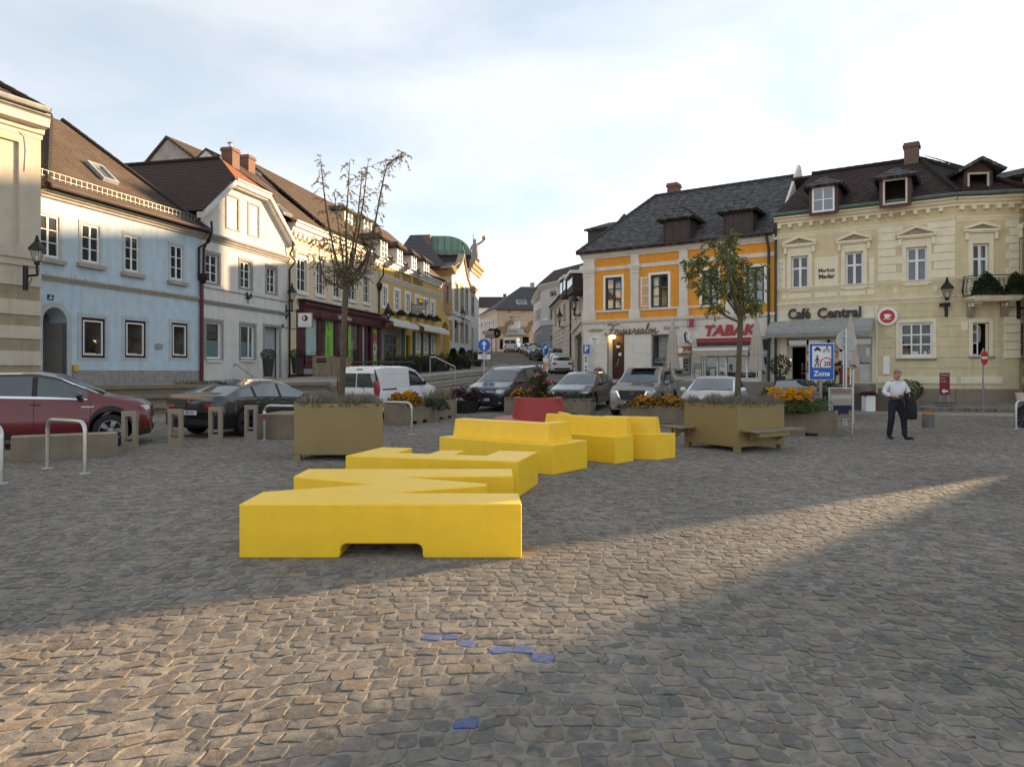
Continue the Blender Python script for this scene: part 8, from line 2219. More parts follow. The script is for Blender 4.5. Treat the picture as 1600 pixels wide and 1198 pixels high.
for i,(xa,xb,D)in enumerate(((1334,1351,29.4),(1362,1387,29.0))):
 t=thing('brown_planter_box',('brown planter box left of the white planter','brown planter box just behind the walking man')[i],'planter',(K((xa+xb)/2)*D,D,hz(K(xa)*D,D)-.05),R(-20));w=(xb-xa)/2/FPX*D;mb=MB()
 for(x0,x1,y0,y1)in((-w,w,-.25,-.21),(-w,w,.21,.25),(-w,-w+.04,-.21,.21),(w-.04,w,-.21,.21)):mb.box(x0,x1,y0,y1,0,.72)
 mb.obj('box',mat('brown_box',(.13,.095,.075),.8),t,bevel=.005);MB().box(-w+.04,w-.04,-.21,.21,.55,.6).obj('soil',m_soil,t)
# planter hedge and chairs on the cafe terrace
for i,(xa,D,w,h,lab)in enumerate(((1208,28.6,.9,.75,'dark clipped bush on the terrace left of the black cabriolet'),(1296,25.0,.8,1.05,'dark leafy bush behind the zone sign post'))):
 z_=hz(K(xa)*D,D);t=thing('terrace_bush',lab,'shrub',(K(xa)*D,D,z_));MB().box(-w/2,w/2,-.25,.25,0,.4).obj('tub',m_pot,t);mound('foliage',t,-w/2-.1,w/2+.1,-.4,.4,.3,900,h,.1,[m_leafd,m_leafg],70+i)
def cafe_table(label,x,y,z):
 t=thing('cafe_table',label,'table',(x,y,z));MB().lathe([(1e-4,.72),(.35,.72),(.35,.745),(1e-4,.745)],20).obj('tabletop',m_wood,t);MB().tube([(0,0,.02),(0,0,.72)],.03,8).obj('leg',m_black,t);MB().lathe([(.22,0),(.22,.02),(.03,.05)],14).obj('base',m_black,t);return t
def cafe_chair(label,x,y,z,rz,m=None,first={}):
 if 'c' not in first:
  t=thing('cafe_chair',label,'chair',(x,y,z),rz,'chairs on the cafe terrace');m=m or m_wood
  MB().box(-.22,.22,-.22,.22,.43,.46).obj('seat',m,t)
  for k in range(3):MB().box(-.2,.2,.2,.23,.58+k*.11,.66+k*.11).obj('slat',m,t)
  for sx in(-.2,.2):
   MB().tube([(sx,-.2,.0),(sx,-.2,.44)],.014,6).obj('leg',m_black,t);MB().tube([(sx,.22,.0),(sx,.22,.9)],.014,6).obj('leg',m_black,t)
  first['c']=t;return t
 t=copy_tree(first['c']);t.location=(x,y,z);t.rotation_euler=(0,0,rz);t['label']=label;return t
D=32.0
cafe_table('small round cafe table behind the zone sign',K(1292)*30.3,30.3,1.12);cafe_chair('wooden cafe chair left of the small round table',K(1262)*30.6,30.6,1.12,R(60));cafe_chair('wooden cafe chair to the right of the small round table',K(1312)*30.4,30.4,1.12,R(-70));cafe_chair('wooden chair on the terrace below the tobacconist window',K(1095)*34,34,1.16,R(20));cafe_chair('wooden chair left of the cigarette machine',K(1040)*35.5,35.5,1.18,R(-30))
sb=thing('snack_stand','colourful small ice cream stand on the cafe terrace','stand',(K(1323)*29.6,29.6,1.08));MB().box(-.2,.2,-.15,.15,0,.7).obj('stand',mat('brown_red_board',(.22,.06,.04),.6,var=.5,vs=9),sb);MB().box(-.16,.16,-.16,-.14,.4,.66).obj('sign_face',mat('yellow_print',(.5,.3,.05),.6,var=.6,vs=14,bump=0),sb)
# litter bin and wood clad wall on the pavement
D=36.5;s=thing('litter_bin','wood clad litter bin with a slot on the upper pavement','litter bin',(K(506.5)*D,D,pave_z(D)),R(-12));MB().box(-.5,.5,-.3,.3,0,1.05).obj('body',m_wood,s,bevel=.01);MB().box(-.26,.26,-.31,-.29,.72,.95).obj('slot',m_dark,s);MB().box(-.28,.28,-.318,-.305,.83,.86).obj('slot_bar',m_wood,s);MB().box(-.4,.4,-.312,-.3,.08,.66).obj('door',m_wood,s,bevel=.01)
s=thing('wood_screen','wood clad low screen wall joining the litter bin','screen',(K(516)*D,D,pave_z(D)),R(-6))
for k in range(9):MB().box(k*.12,k*.12+.113,-.28,-.22,0,1.0).obj('plank',m_wood,s,bevel=.006)
MB().box(0,1.08,-.22,.28,0,.99).obj('core',m_wood,s)
# handrails
def rail(label,pts,posts,m=m_steel):
 a=Vector(pts[0]);t=thing('handrail',label,'handrail',a);MB().tube([Vector(p)-a for p in pts],.03,8).obj('rail',m,t,50)
 for p in posts:p0=Vector(p);MB().tube([p0-a,Vector((p0.x,p0.y,p0.z-1.0))-a],.026,8).obj('post',m,t,50)
D=30.6;a=PX(365,571,D);b=PX(395,588,28.8);rail('steel handrail going down the seat steps behind the black car',[(a.x,a.y,a.z-0),(a.x+.15,a.y-.1,a.z+.05),b],[(a.x,a.y,a.z)],m_steel)
a=PX(672,558,41);b=PX(711,573,38.5);rail('steel handrail on the stone stairs by the hotel terrace',[a,(a.x+.3,a.y,a.z),b],[a,b])
# hotel terrace: dark furniture, evergreens in pots
for i,(xa,ya,wpx_,lab)in enumerate(((622,571,14,'dark terrace table set left of the hotel window'),(640,571,16,'dark terrace table set in the middle of the hotel terrace'),(660,572,18,'dark terrace table set nearest the hotel handrail'))):
 D=44+i;x_=K(xa)*D;z_=pave_z(D);t=thing('terrace_table',lab,'table',(x_,D,z_),R(20*i));MB().box(-.6,.6,-.4,.4,.72,.76).obj('tabletop',m_blackpl,t)
 for sx in(-.5,.5):
  for sy in(-.33,.33):MB().box(sx-.03,sx+.03,sy-.03,sy+.03,0,.72).obj('leg',m_blackpl,t)
 for k,(dx,dy,rz_)in enumerate(((-.4,-.75,180),(.35,-.75,170),(0,.8,5))):
  c=thing('terrace_chair',f'dark terrace chair at the {("left", "middle", "right")[i]} hotel table, {("front left", "front right", "behind")[k]}','chair',(x_+dx,D+dy,z_),R(rz_),'dark chairs on the hotel terrace');MB().box(-.25,.25,-.25,.25,.4,.46).obj('seat',m_blackpl,c);MB().box(-.25,.25,.21,.26,.46,.95).obj('backrest',m_blackpl,c)
  for sx in(-.22,.22):
   for sy in(-.22,.22):MB().box(sx-.02,sx+.02,sy-.02,sy+.02,0,.4).obj('leg',m_blackpl,c)
for i,xa in enumerate((612,632,648,664)):
 D=41.5+i*.7;z_=pave_z(D);t=thing('terrace_planter',f'{("first", "second", "third", "fourth")[i]} dark box of shrubs along the hotel terrace from the left','planter',(K(xa)*D,D,z_),R(-25));MB().box(-.45,.45,-.2,.2,0,.55).obj('box',m_blackpl,t);mound('foliage',t,-.55,.55,-.35,.35,.45,500,.65,.12,[m_leafd],80+i)
con=[(708,546,576,.42,'slim dark conifer nearest the hotel gateway'),(722,545,574,.44,'tall pointed conifer in the middle of the evergreen row'),(734,549,572,.40,'pointed conifer at the right of the evergreen row')]
for i,(xa,yt,yb,r_,lab)in enumerate(con):
 D=50+i*2.5;z_=CAMZ+(HY-yb)/FPX*D;h_=(yb-yt)/FPX*D;t=thing('conifer',lab,'tree',(K(xa)*D,D,z_),0,'evergreens in front of the town hall');g=np.random.default_rng(90+i);n=1500;zz=g.uniform(.1,1,n);a=g.uniform(0,6.28,n);rr=r_*(1.05-zz)*g.uniform(.6,1.1,n)
 leaf_mesh('crown',np.stack([rr*np.cos(a),rr*np.sin(a),zz*h_],1),np.stack([np.cos(a),np.sin(a),g.normal(.5,.4,n)],1),.2,.07,[leafmat('conifer_needles',(.025,.045,.022),.4)if i==0 else MATS['conifer_needles']],t,seed=i);MB().tube([(0,0,0),(0,0,h_*.8)],.05,6).obj('trunk',m_bark,t)
for i,(xa,yb,D,w,h_,lab)in enumerate(((683,578,46,1.1,1.25,'rounded dark bush left of the evergreen row'),(695,577,48,1.1,1.15,'low bush in front of the slim conifer'),(715,575,50,1.2,1.0,'low bush between the conifers'),(729,574,52,1.1,1.35,'grey green flowering bush in the evergreen row'),(745,571,55,1.2,1.3,'last dark bush of the row by the arrow sign'))):
 z_=CAMZ+(HY-yb)/FPX*D;t=thing('terrace_shrub',lab,'shrub',(K(xa)*D,D,z_));mound('foliage',t,-w/2,w/2,-w/2,w/2,0,900,h_,.16,[m_leafd,m_redl_]if i%3 else[m_leafd,m_lav],100+i);MB().lathe([(.3,-.1),(.38,.3),(1e-4,.28)],12).obj('pot',m_pot,t,40)
# grass tuft and weeds on the seat steps
t=thing('step_plants','low dry plants growing on the top seat step behind the red car','plants',(-12.6,28.6,pave_z(28.6)-.02));tuft('blades',t,-.9,1.2,-.3,.2,0,420,.28,.02,[m_dry,m_leafg],111,.7)
# street end: banner stands and small trees by the peach house
for i,(xa,D,lab)in enumerate(((768,96,'small round topped tree before the peach house, left one'),(775,97,'small round topped tree before the peach house, right one'))):
 x_=K(xa)*D;z_=hz(x_,D);t=thing('round_tree',lab,'tree',(x_,D,z_));MB().tube([(0,0,0),(0,0,2.4)],.06,6).obj('trunk',m_bark,t);g=np.random.default_rng(120+i);n=500;d=g.normal(size=(n,3));d/=np.linalg.norm(d,axis=1,keepdims=True);leaf_mesh('crown',d*.55*g.uniform(.6,1,(n,1))+np.array([0,0,2.6]),d,.25,.15,m_leafd,t,seed=i)
D=92;x_=K(761)*D;s=thing('street_sign','pair of grey direction boards on a post up the street','sign',(x_,D,hz(x_,D)));post(s,CAMZ+(HY-516)/FPX*D-s.location.z,.05);zc_=CAMZ+(HY-521)/FPX*D-s.location.z;MB().box(-.6,.9,-.08,-.03,zc_-.1,zc_+.35).obj('board',m_sgrey,s);MB().box(-.3,1.0,-.08,-.03,zc_-.6,zc_-.15).obj('board',m_zinc,s)
# vehicles
m_carglass=mat('car_glass',(.02,.034,.039),.03,var=.1,bump=0,spec=1.0);m_carglass.node_tree.nodes['Principled BSDF'].inputs['IOR'].default_value=1.65
m_lamp=mat('headlamp_lens',(.42,.44,.46),.12,metal=.3,var=.4,vs=14,bump=0,coat=1)
m_tail=mat('tail_lamp',(.28,.012,.015),.15,var=.3,vs=10,bump=0,coat=1)
m_rim=mat('alloy_rim',(.42,.42,.43),.3,metal=.8,bump=0)
m_plate=mat('number_plate_white',(.7,.7,.68),.4,var=.03,bump=0);m_eu=mat('plate_blue',(.01,.04,.35),.4,bump=0)
def paint(name,c,metal=.0,rough=.32):return mat(name,c,rough,metal,var=.02,bump=0,spec=.5,coat=.9)
SPEC={
'crossover':dict(L=4.27,W=1.84,top=[(0,.66),(.03,.86),(.16,.97),(.7,1.07),(.92,1.12),(1.75,1.55),(2.15,1.63),(3.05,1.62),(3.7,1.51),(4.0,1.27),(4.18,1.02),(4.25,.85),(4.27,.7)],belt=[(0,.80),(.7,.99),(1.8,1.03),(3.3,1.08),(4.27,1.06)],ax=(.76,3.40),rw=.345,ws=(.92,1.8),rg=(3.65,4.1),sg=(1.2,3.8),bp=[2.15,3.15],tum=.74,clad=.13,hl=(.74,.86),gr=(.62,.8),pl=(.5,.95)),
'sedan':dict(L=4.69,W=1.85,top=[(0,.52),(.04,.66),(.3,.79),(1.0,.92),(1.25,.98),(2.1,1.34),(2.65,1.44),(3.0,1.43),(3.7,1.27),(4.25,1.07),(4.6,1.05),(4.66,.98),(4.69,.8)],belt=[(0,.60),(1.2,.87),(3,.93),(4.69,.99)],ax=(.84,3.715),rw=.335,ws=(1.22,2.25),rg=(2.95,4.15),sg=(1.55,3.9),bp=[2.5,3.4],tum=.72,clad=.03,hl=(.62,.72),gr=(.3,.4),pl=(.42,.76)),
'van':dict(L=4.21,W=1.83,top=[(0,.6),(.04,.82),(.25,1.0),(.85,1.13),(1.0,1.18),(1.72,1.70),(2.2,1.80),(3.5,1.81),(4.08,1.77),(4.15,1.62),(4.2,1.1),(4.21,.7)],belt=[(0,.75),(1.0,1.08),(4.21,1.1)],ax=(.83,3.53),rw=.315,ws=(1.0,1.75),rg=(9,9),sg=(1.3,2.2),bp=[],tum=.86,clad=.05,hl=(.75,.95),gr=(.6,.72),pl=(.45,.75)),
'mpv':dict(L=4.85,W=1.9,top=[(0,.6),(.03,.82),(.2,.97),(.85,1.1),(1.0,1.14),(1.95,1.60),(2.4,1.70),(3.8,1.72),(4.4,1.66),(4.65,1.4),(4.8,1.05),(4.85,.75)],belt=[(0,.78),(1,1.03),(4.85,1.1)],ax=(.93,3.85),rw=.34,ws=(1.0,2.0),rg=(4.4,4.75),sg=(1.3,4.45),bp=[2.4,3.5],tum=.78,clad=.04,hl=(.72,.9),gr=(.72,.86),pl=(.5,.9)),
'hatch':dict(L=4.28,W=1.8,top=[(0,.55),(.03,.70),(.2,.83),(.95,.97),(1.1,1.01),(1.95,1.38),(2.35,1.46),(3.2,1.44),(3.7,1.33),(4.05,1.08),(4.22,.95),(4.28,.7)],belt=[(0,.66),(1,.92),(4.28,1.0)],ax=(.85,3.49),rw=.32,ws=(1.08,2.0),rg=(3.6,4.08),sg=(1.4,3.75),bp=[2.35,3.2],tum=.74,clad=.04,hl=(.62,.76),gr=(.4,.62),pl=(.44,.84)),
'suv':dict(L=4.68,W=1.84,top=[(0,.7),(.02,.98),(.15,1.06),(.95,1.14),(1.1,1.18),(1.85,1.62),(2.25,1.71),(3.7,1.70),(4.2,1.6),(4.5,1.25),(4.65,1.05),(4.68,.8)],belt=[(0,.86),(1,1.07),(4.68,1.14)],ax=(.93,3.64),rw=.36,ws=(1.08,1.9),rg=(4.1,4.5),sg=(1.4,4.2),bp=[2.35,3.3],tum=.76,clad=.13,hl=(.84,.94),gr=(.6,.94),pl=(.5,.95)),
'roadster':dict(L=4.2,W=1.78,top=[(0,.5),(.04,.64),(.3,.76),(1.2,.9),(1.35,.94),(1.95,1.26),(2.3,1.31),(2.8,1.29),(3.4,1.03),(3.55,.93),(4.05,.91),(4.17,.82),(4.2,.6)],belt=[(0,.58),(1.2,.84),(3,.88),(4.2,.87)],ax=(.8,3.3),rw=.32,ws=(1.3,1.95),rg=(2.85,3.35),sg=(1.55,2.75),bp=[],tum=.74,clad=.03,hl=(.58,.7),gr=(.35,.5),pl=(.42,.7)),
'bigvan':dict(L=5.0,W=1.95,top=[(0,.7),(.04,.95),(.25,1.15),(.6,1.25),(.75,1.3),(1.5,1.88),(2.0,1.97),(4.85,1.97),(4.95,1.8),(5.0,.8)],belt=[(0,.85),(1,1.2),(5,1.22)],ax=(.93,4.0),rw=.34,ws=(.75,1.5),rg=(9,9),sg=(1.0,1.9),bp=[],tum=.88,clad=.05,hl=(.8,1.0),gr=(.6,.75),pl=(.5,.8)),
}
def make_wheel(r,rimmat,side):
 Mx=Matrix.Rotation(R(90*side),3,'X')
 mb=MB();mb.lathe([(r*.64,-.10),(r*.88,-.11),(r*.97,-.09),(r,-.06),(r,.06),(r*.97,.09),(r*.88,.11),(r*.64,.10)],28,(0,0,0),Mx,cap=False)
 ty=mb.mesh('wheel',m_rubber,40)
 mb=MB();mb.lathe([(r*.66,.095),(r*.62,.085),(r*.6,.0),(1e-4,.0)],24,(0,0,0),Mx,1,cap=False);mb.lathe([(.06,.06),(.05,.075),(1e-4,.078)],12,(0,0,0),Mx)
 for k in range(5):
  for da in(-.13,.13):
   a=2*math.pi*k/5+da;c,s=math.cos(a),math.sin(a);q=[(.04,-.02),(.04,.02),(r*.62,.026),(r*.62,-.026)]
   p=[Mx@Vector((x*c-y*s,x*s+y*c,.045))for x,y in q];mb.extr(p,Mx@Vector((0,0,.03)))
 mb.lathe([(r*.66,.097),(r*.61,.097),(r*.61,.06)],24,(0,0,0),Mx,cap=False)
 return ty,mb.mesh('rim',[rimmat,m_blackpl],40)
def car(name,label,kind,pos,heading,pm,cat='car',rim=None,roofm=None,front=True,rear=True,plate=None,badge=None,group=None,rails=None,chrome=False,zoff=0.0,lowblack=None,seams=True,mirror=None,glass=None):
 s=SPEC[kind];L_,W_=s['L'],s['W'];hw0=W_/2;rw=s['rw'];ax=s['ax']
 c,sn=math.cos(heading),math.sin(heading)
 ra=rw+.06
 ts=set(np.linspace(0,L_,84).tolist()+[.006,.015,.03,.05,.08,.12,L_-.006,L_-.015,L_-.03,L_-.06,L_-.1])
 for a in ax:
  ts|=set((a+ra*np.cos(np.linspace(0,math.pi,15))).tolist()+[a-ra-.004,a+ra+.004])
 for q in(*s['ws'],*s['rg'],*s['sg']):
  if 0<q<L_:ts.add(q)
 for b in s['bp']:ts|={b-.05,b+.05}
 ts=np.array(sorted(t for t in ts if 0<=t<=L_));ts=ts[np.concatenate([[True],np.diff(ts)>1e-3])]
 fine=np.linspace(0,L_,900);zf=np.interp(fine,*zip(*s['top']));kz=int(900*.05/L_)*2+1
 zs=np.convolve(np.pad(zf,kz//2,'edge'),np.ones(kz)/kz,'valid');zs=np.convolve(np.pad(zs,kz//2,'edge'),np.ones(kz)/kz,'valid')
 top=lambda t:np.interp(t,fine,np.where((fine<.1)|(fine>L_-.08),zf,zs))
 zt=top(ts);zb=np.minimum(np.interp(ts,*zip(*s['belt'])),zt-.012)
 af,ar=.17,.13
 w=hw0*(1-af*np.clip(1-ts/.6,0,1)**2.4-ar*np.clip(1-(L_-ts)/.5,0,1)**2.6)
 zl=.20+.06*np.clip(1-ts/.5,0,1)**2+.09*np.clip(1-(L_-ts)/.5,0,1)**2
 for a in ax:
  d=np.abs(ts-a);zl=np.where(d<=ra+1e-6,np.maximum(zl,rw+np.sqrt(np.clip(ra**2-d**2,0,None))),zl)
 zl=np.minimum(zl,zb-.03)
 gh=np.clip((zt-zb)/.42,0,1)
 wr=w*((1-gh)*.90+gh*s['tum']);zr=zt-.012-.055*gh
 rings=[]
 for i in range(len(ts)):
  W1,z0,z1=w[i],zl[i],zb[i]
  side=lambda z:W1-.055*((z-.55)/.5)**2-(.012 if z>.78 else 0)
  zz=[z0,z0+.02,min(z0+max(s['clad'],.04),z1-.02),z0+.5*(z1-z0),z0+.8*(z1-z0),z1-.004]
  zz[3]=max(zz[3],zz[2]+.005);zz[4]=max(zz[4],zz[3]+.004)
  P=[(0,z0),(side(z0)-.06,z0),(side(zz[1])-.004,zz[1]),(side(zz[2])+(.004 if s['clad']>.1 else 0),zz[2]),(side(zz[3]),zz[3]),(side(zz[4]),zz[4]),(side(z1)-.008,z1)]
  yb=P[-1][1-1]
  for f in(.09,.5,.87,1.0):P.append((yb+(wr[i]-yb)*(f**1.12),z1+(zr[i]-z1)*f))
  P+=[(wr[i]*.90,zr[i]+(zt[i]-zr[i])*.5),(wr[i]*.5,zr[i]+(zt[i]-zr[i])*.9),(0,zt[i])]
  rings.append(P)
 n=len(ts);m=len(rings[0]);V=[]
 for i in range(n):
  x=L_/2-ts[i]
  V+=[(x,y,z)for y,z in rings[i]]+[(x,-y,z)for y,z in rings[i]]
 idx=lambda i,j,sd:i*2*m+j+(m if sd else 0)
 parts={}
 def put(key,f):parts.setdefault(key,[]).append(f)
 for i in range(n-1):
  tc=(ts[i]+ts[i+1])/2
  for j in range(m-1):
   for sd in(0,1):
    f=(idx(i,j,sd),idx(i,j+1,sd),idx(i+1,j+1,sd),idx(i+1,j,sd))
    key='paint'
    if j==0:key='black'
    elif j in(1,2)and(s['clad']>.1 or j==1):key='black'
    elif j in(7,8)and s['sg'][0]<tc<s['sg'][1]and gh[i]>.2:
     key=('side_window',sum(tc>b for b in s['bp']),sd)
     if any(abs(tc-b)<.05 for b in s['bp']):key='black'
    elif j==6 and s['sg'][0]<tc<s['sg'][1]and gh[i]>.2:key='trim'
    elif j in(11,12)and s['ws'][0]<tc<s['ws'][1]:key='windshield'
    elif j in(11,12)and s['rg'][0]<tc<s['rg'][1]:key='rear_window'
    elif j in(9,10,11,12)and s['ws'][0]<tc<L_-.15 and gh[i]>.5:key='roof'
    put(key,f)
 for i in(0,n-1):
  put('paint',tuple([idx(i,j,0)for j in range(m)]+[idx(i,j,1)for j in range(m-2,0,-1)]))
 root=thing(name,label,cat,(pos[0],pos[1],0),heading,group)
 fx,rx=L_/2-ax[0],L_/2-ax[1]
 zf_,zr_=hz(pos[0]+c*fx,pos[1]+sn*fx),hz(pos[0]+c*rx,pos[1]+sn*rx)
 root.location.z=(zf_*(-rx)+zr_*fx)/(fx-rx)+.012+zoff
 root.rotation_euler=(0,-math.atan2(zf_-zr_,fx-rx),heading)
 def emit_part(nm,keys,mats,ang):
  mb=MB();mp={}
  for mi,k in enumerate(keys):
   for f in parts.get(k,[]):
    for q in f:
     if q not in mp:mp[q]=len(mb.v);mb.v.append(V[q])
    mb.f.append(tuple(mp[q]for q in f));mb.m.append(mi)
  return mb.obj(nm,mats,root,ang)if mb.f else None
 body=emit_part('body',['paint','black','trim','roof'],[pm,m_blackpl,m_chrome if chrome else m_blackpl,roofm or pm],32)
 glass=glass or m_carglass
 emit_part('windshield',['windshield'],[glass],60);emit_part('rear_window',['rear_window'],[glass],60)
 for k in[k for k in parts if isinstance(k,tuple)]:emit_part('side_window',[k],[glass],60)
 allf=[f for fs in parts.values()for f in fs];bvh=BVHTree.FromPolygons([Vector(v)for v in V],allf)
 def cast(axis,a,b):
  if axis=='f':o,d=Vector((9,a,b)),Vector((-1,0,0))
  elif axis=='r':o,d=Vector((-9,a,b)),Vector((1,0,0))
  elif axis=='l':o,d=Vector((a,9,b)),Vector((0,-1,0))
  elif axis=='t':o,d=Vector((a,b,9)),Vector((0,0,-1))
  else:o,d=Vector((a,-9,b)),Vector((0,1,0))
  h=bvh.ray_cast(o,d)
  if h[0]is None:h=bvh.find_nearest(o+d*(9-L_/2 if axis in 'fr' else 9-hw0));return h[0],-d
  return h[0],-d
 def patch(nm,mt,axis,quad,nn=6,off=.006,par=None,mm=None,thick=True):
  mb=MB();G=[]
  nm2=mm or nn
  for i in range(nn+1):
   for j in range(nm2+1):
    u,v=i/nn,j/nm2
    a=Vector(quad[0])*(1-u)*(1-v)+Vector(quad[1])*u*(1-v)+Vector(quad[2])*u*v+Vector(quad[3])*(1-u)*v
    p,o=cast(axis,a.x,a.y);G.append(p+o*off)
  k=nm2+1
  mb.add(G,[(i*k+j,(i+1)*k+j,(i+1)*k+j+1,i*k+j+1)for i in range(nn)for j in range(nm2)])
  ob=mb.obj(nm,mt,par or root,60)
  return ob
 def rect(y0,y1,z0,z1):return[(y0,z0),(y1,z0),(y1,z1),(y0,z1)]
# wheels
 ty,ri=make_wheel(rw,rim or m_rim,-1);ty2,ri2=make_wheel(rw,rim or m_rim,1)
 for x in(fx,rx):
  for sd in(1,-1):
   wl=link('wheel',ty if sd>0 else ty2,root,(x,sd*(hw0-.115),rw));link('rim',ri if sd>0 else ri2,wl)
# seams, handles
 if seams:
  zlow,zup=.36,None
  for sd,ax_ in((1,'l'),(-1,'R')):
   lines=[s['ws'][0]+.22]+[b for b in s['bp']]if s['bp']else[1.25,2.25]
   mb_=[]
   for t in lines+([s['bp'][-1]+.95]if s['bp']and s['bp'][-1]+.95<ax[1]+.25 else[]):
    x=L_/2-t;zb_=float(np.interp(t,*zip(*s['belt'])));z0_=.34 if abs(t-ax[1])>ra+.05 else rw+ra+.04
    patch('door_seam',m_blackpl,ax_,[(x-.006,z0_),(x+.006,z0_),(x+.006,zb_-.01),(x-.006,zb_-.01)],1,.002,body,8)
   for t in(s['bp']if s['bp']else[2.15]):
    x=L_/2-t;zb_=float(np.interp(t,*zip(*s['belt'])))
    p,o=cast(ax_,x+.0,zb_-.12);MB().ell(p+o*.012+Vector((.14 if False else .12*0+.02,0,0)),(.11,.022,.02),10,6).obj('door_handle',pm,root,60)
   t=s['ws'][0]+.42;x=L_/2-t;zb_=float(np.interp(t,*zip(*s['belt'])))
   p,o=cast(ax_,x,zb_+.04);MB().ell(p+o*.13+Vector((0,0,.05)),(.07,.11,.08),12,8).box(min(p.x,p.x)-.03,p.x+.03,min(p.y,p.y+o.y*.1),max(p.y,p.y+o.y*.1),p.z-.01,p.z+.03).obj('wing_mirror',mirror or pm,root,60)
 h0,h1=s['hl'];g0,g1=s['gr']
 for sd in(1,-1):
  patch('headlight',m_lamp,'f',[(sd*hw0*.52,h0+.03),(sd*hw0*.86,h0),(sd*hw0*.88,h1+.02),(sd*hw0*.56,h1-.01)],6,.006)
  if rear:
   zr0=s['pl'][1];patch('tail_light',m_tail,'r',[(sd*hw0*.5,zr0-.07),(sd*hw0*.86,zr0-.1),(sd*hw0*.86,zr0+.08),(sd*hw0*.52,zr0+.05)],6,.006)
 if front:
  patch('grille',m_blackpl,'f',[(-hw0*.5,g0),(hw0*.5,g0),(hw0*.52,g1),(-hw0*.52,g1)],8,.004);patch('air_intake',m_blackpl,'f',[(-hw0*.6,.3),(hw0*.6,.3),(hw0*.55,.44),(-hw0*.55,.44)],8,.004)
  for sd in(1,-1):patch('fog_light',m_lamp,'f',rect(sd*hw0*.68,sd*hw0*.8,.36,.41),2,.008)
  patch('number_plate',m_plate,'f',rect(-.26,.26,s['pl'][0]-.055,s['pl'][0]+.055),2,.02)
  t=s['ws'][0];
  for y0 in(-.45,.15):
   p,_=cast('t',L_/2-t-.02,y0);q,_=cast('t',L_/2-t-.1,y0+.5);MB().tube([p+Vector((0,0,.012)),q+Vector((0,0,.012))],.005,4).obj('wiper',m_blackpl,root)
 if rear:
  p_=patch('number_plate',m_plate,'r',rect(-.26,.26,s['pl'][1]-.2,s['pl'][1]-.09),2,.02)
  patch('rear_bumper',m_blackpl,'r',rect(-hw0*.7,hw0*.7,.32,.46),6,.004)
 if plate:
  fr=front;axis='f' if fr else 'r';zc=s['pl'][0]if fr else s['pl'][1]-.145
  p,o=cast(axis,.02,zc);text(plate,.1,m_blackpl,root,p+o*.024,(R(90),0,R(90)if fr else R(-90)),.001,width=.4)
  patch('plate_band',m_eu,axis,rect(-.26,-.225,zc-.05,zc+.05)if fr else rect(.225,.26,zc-.05,zc+.05),1,.023)
 if rails is not None:
  for sd in(1,-1):
   t0,t1=s['ws'][1]+.15,L_-.75;P=[]
   for f in np.linspace(0,1,9):
    t=t0+(t1-t0)*f;y=float(np.interp(t,ts,wr))*.93;z=float(np.interp(t,ts,zr))+.03+.045*min(1,6*f,6*(1-f));P.append((L_/2-t,sd*y,z))
   MB().tube(P,.016,6).obj('roof_rail',rails,root,60)
 if chrome:
  for sd in(1,-1):
   P=[(L_/2-t,sd*(float(np.interp(t,ts,wr))+.004),float(np.interp(t,ts,zr))+.004)for t in np.linspace(s['ws'][0]+.1,s['rg'][1]-.25,26)]
   MB().tube(P,.014,6).obj('chrome_strip',m_chrome,root,60)
 root['_len']=L_
 return root,dict(cast=cast,patch=patch,rect=rect,L=L_,hw=hw0,body=body)
def at_axle(kind,pf,pr):
 """car centre and heading from the front and rear axle centres on the ground"""
 pf,pr=Vector(pf),Vector(pr);d=(pf-pr).normalized();s=SPEC[kind];return(pf+d*(s['ax'][0]-s['L']/2)),math.atan2(d.y,d.x)
# red crossover
pos,hd=at_axle('crossover',(-8.98,16.05),(-11.4,14.97))
rc,rk=car('red_car','shiny red crossover with black roof and chrome window line at the left edge','crossover',pos,hd,paint('red_car_paint',(.125,.002,.006),.15),roofm=paint('black_car_roof',(.012,.012,.014)),rim=m_rim,chrome=True,mirror=paint('black_car_roof',(0,0,0)))
p,o=rk['cast']('R',.95,.86);MB().box(p.x-.12,p.x+.12,p.y-.012,p.y+.01,p.z-.012,p.z+.012).obj('side_badge',m_chrome,rc)
# black electric saloon
th_=R(66);ax_r=Vector((-7.45,18.15));pos=ax_r+Vector((math.cos(th_),math.sin(th_)))*(3.715-4.69/2)
bc,bk_=car('black_saloon','glossy black saloon seen from behind with a number plate, parked by the seat steps','sedan',pos,th_,paint('black_blue_car_paint',(.012,.016,.021),.3,.25),rim=mat('dark_rim',(.08,.08,.085),.4,metal=.6,bump=0),front=False,plate='PL 895 EX')
MB().extr([(-4.69/2-.012,y,z)for y,z in((-.06,.93),(.06,.93),(.05,.915),(.012,.915),(.006,.84),(-.006,.84),(-.012,.915),(-.05,.915))],(.01,0,0)).obj('emblem',m_chrome,bc)
bk_['patch']('tail_trim',m_blackpl,'r',bk_['rect'](-.62,.62,.62,.74),6,.008)
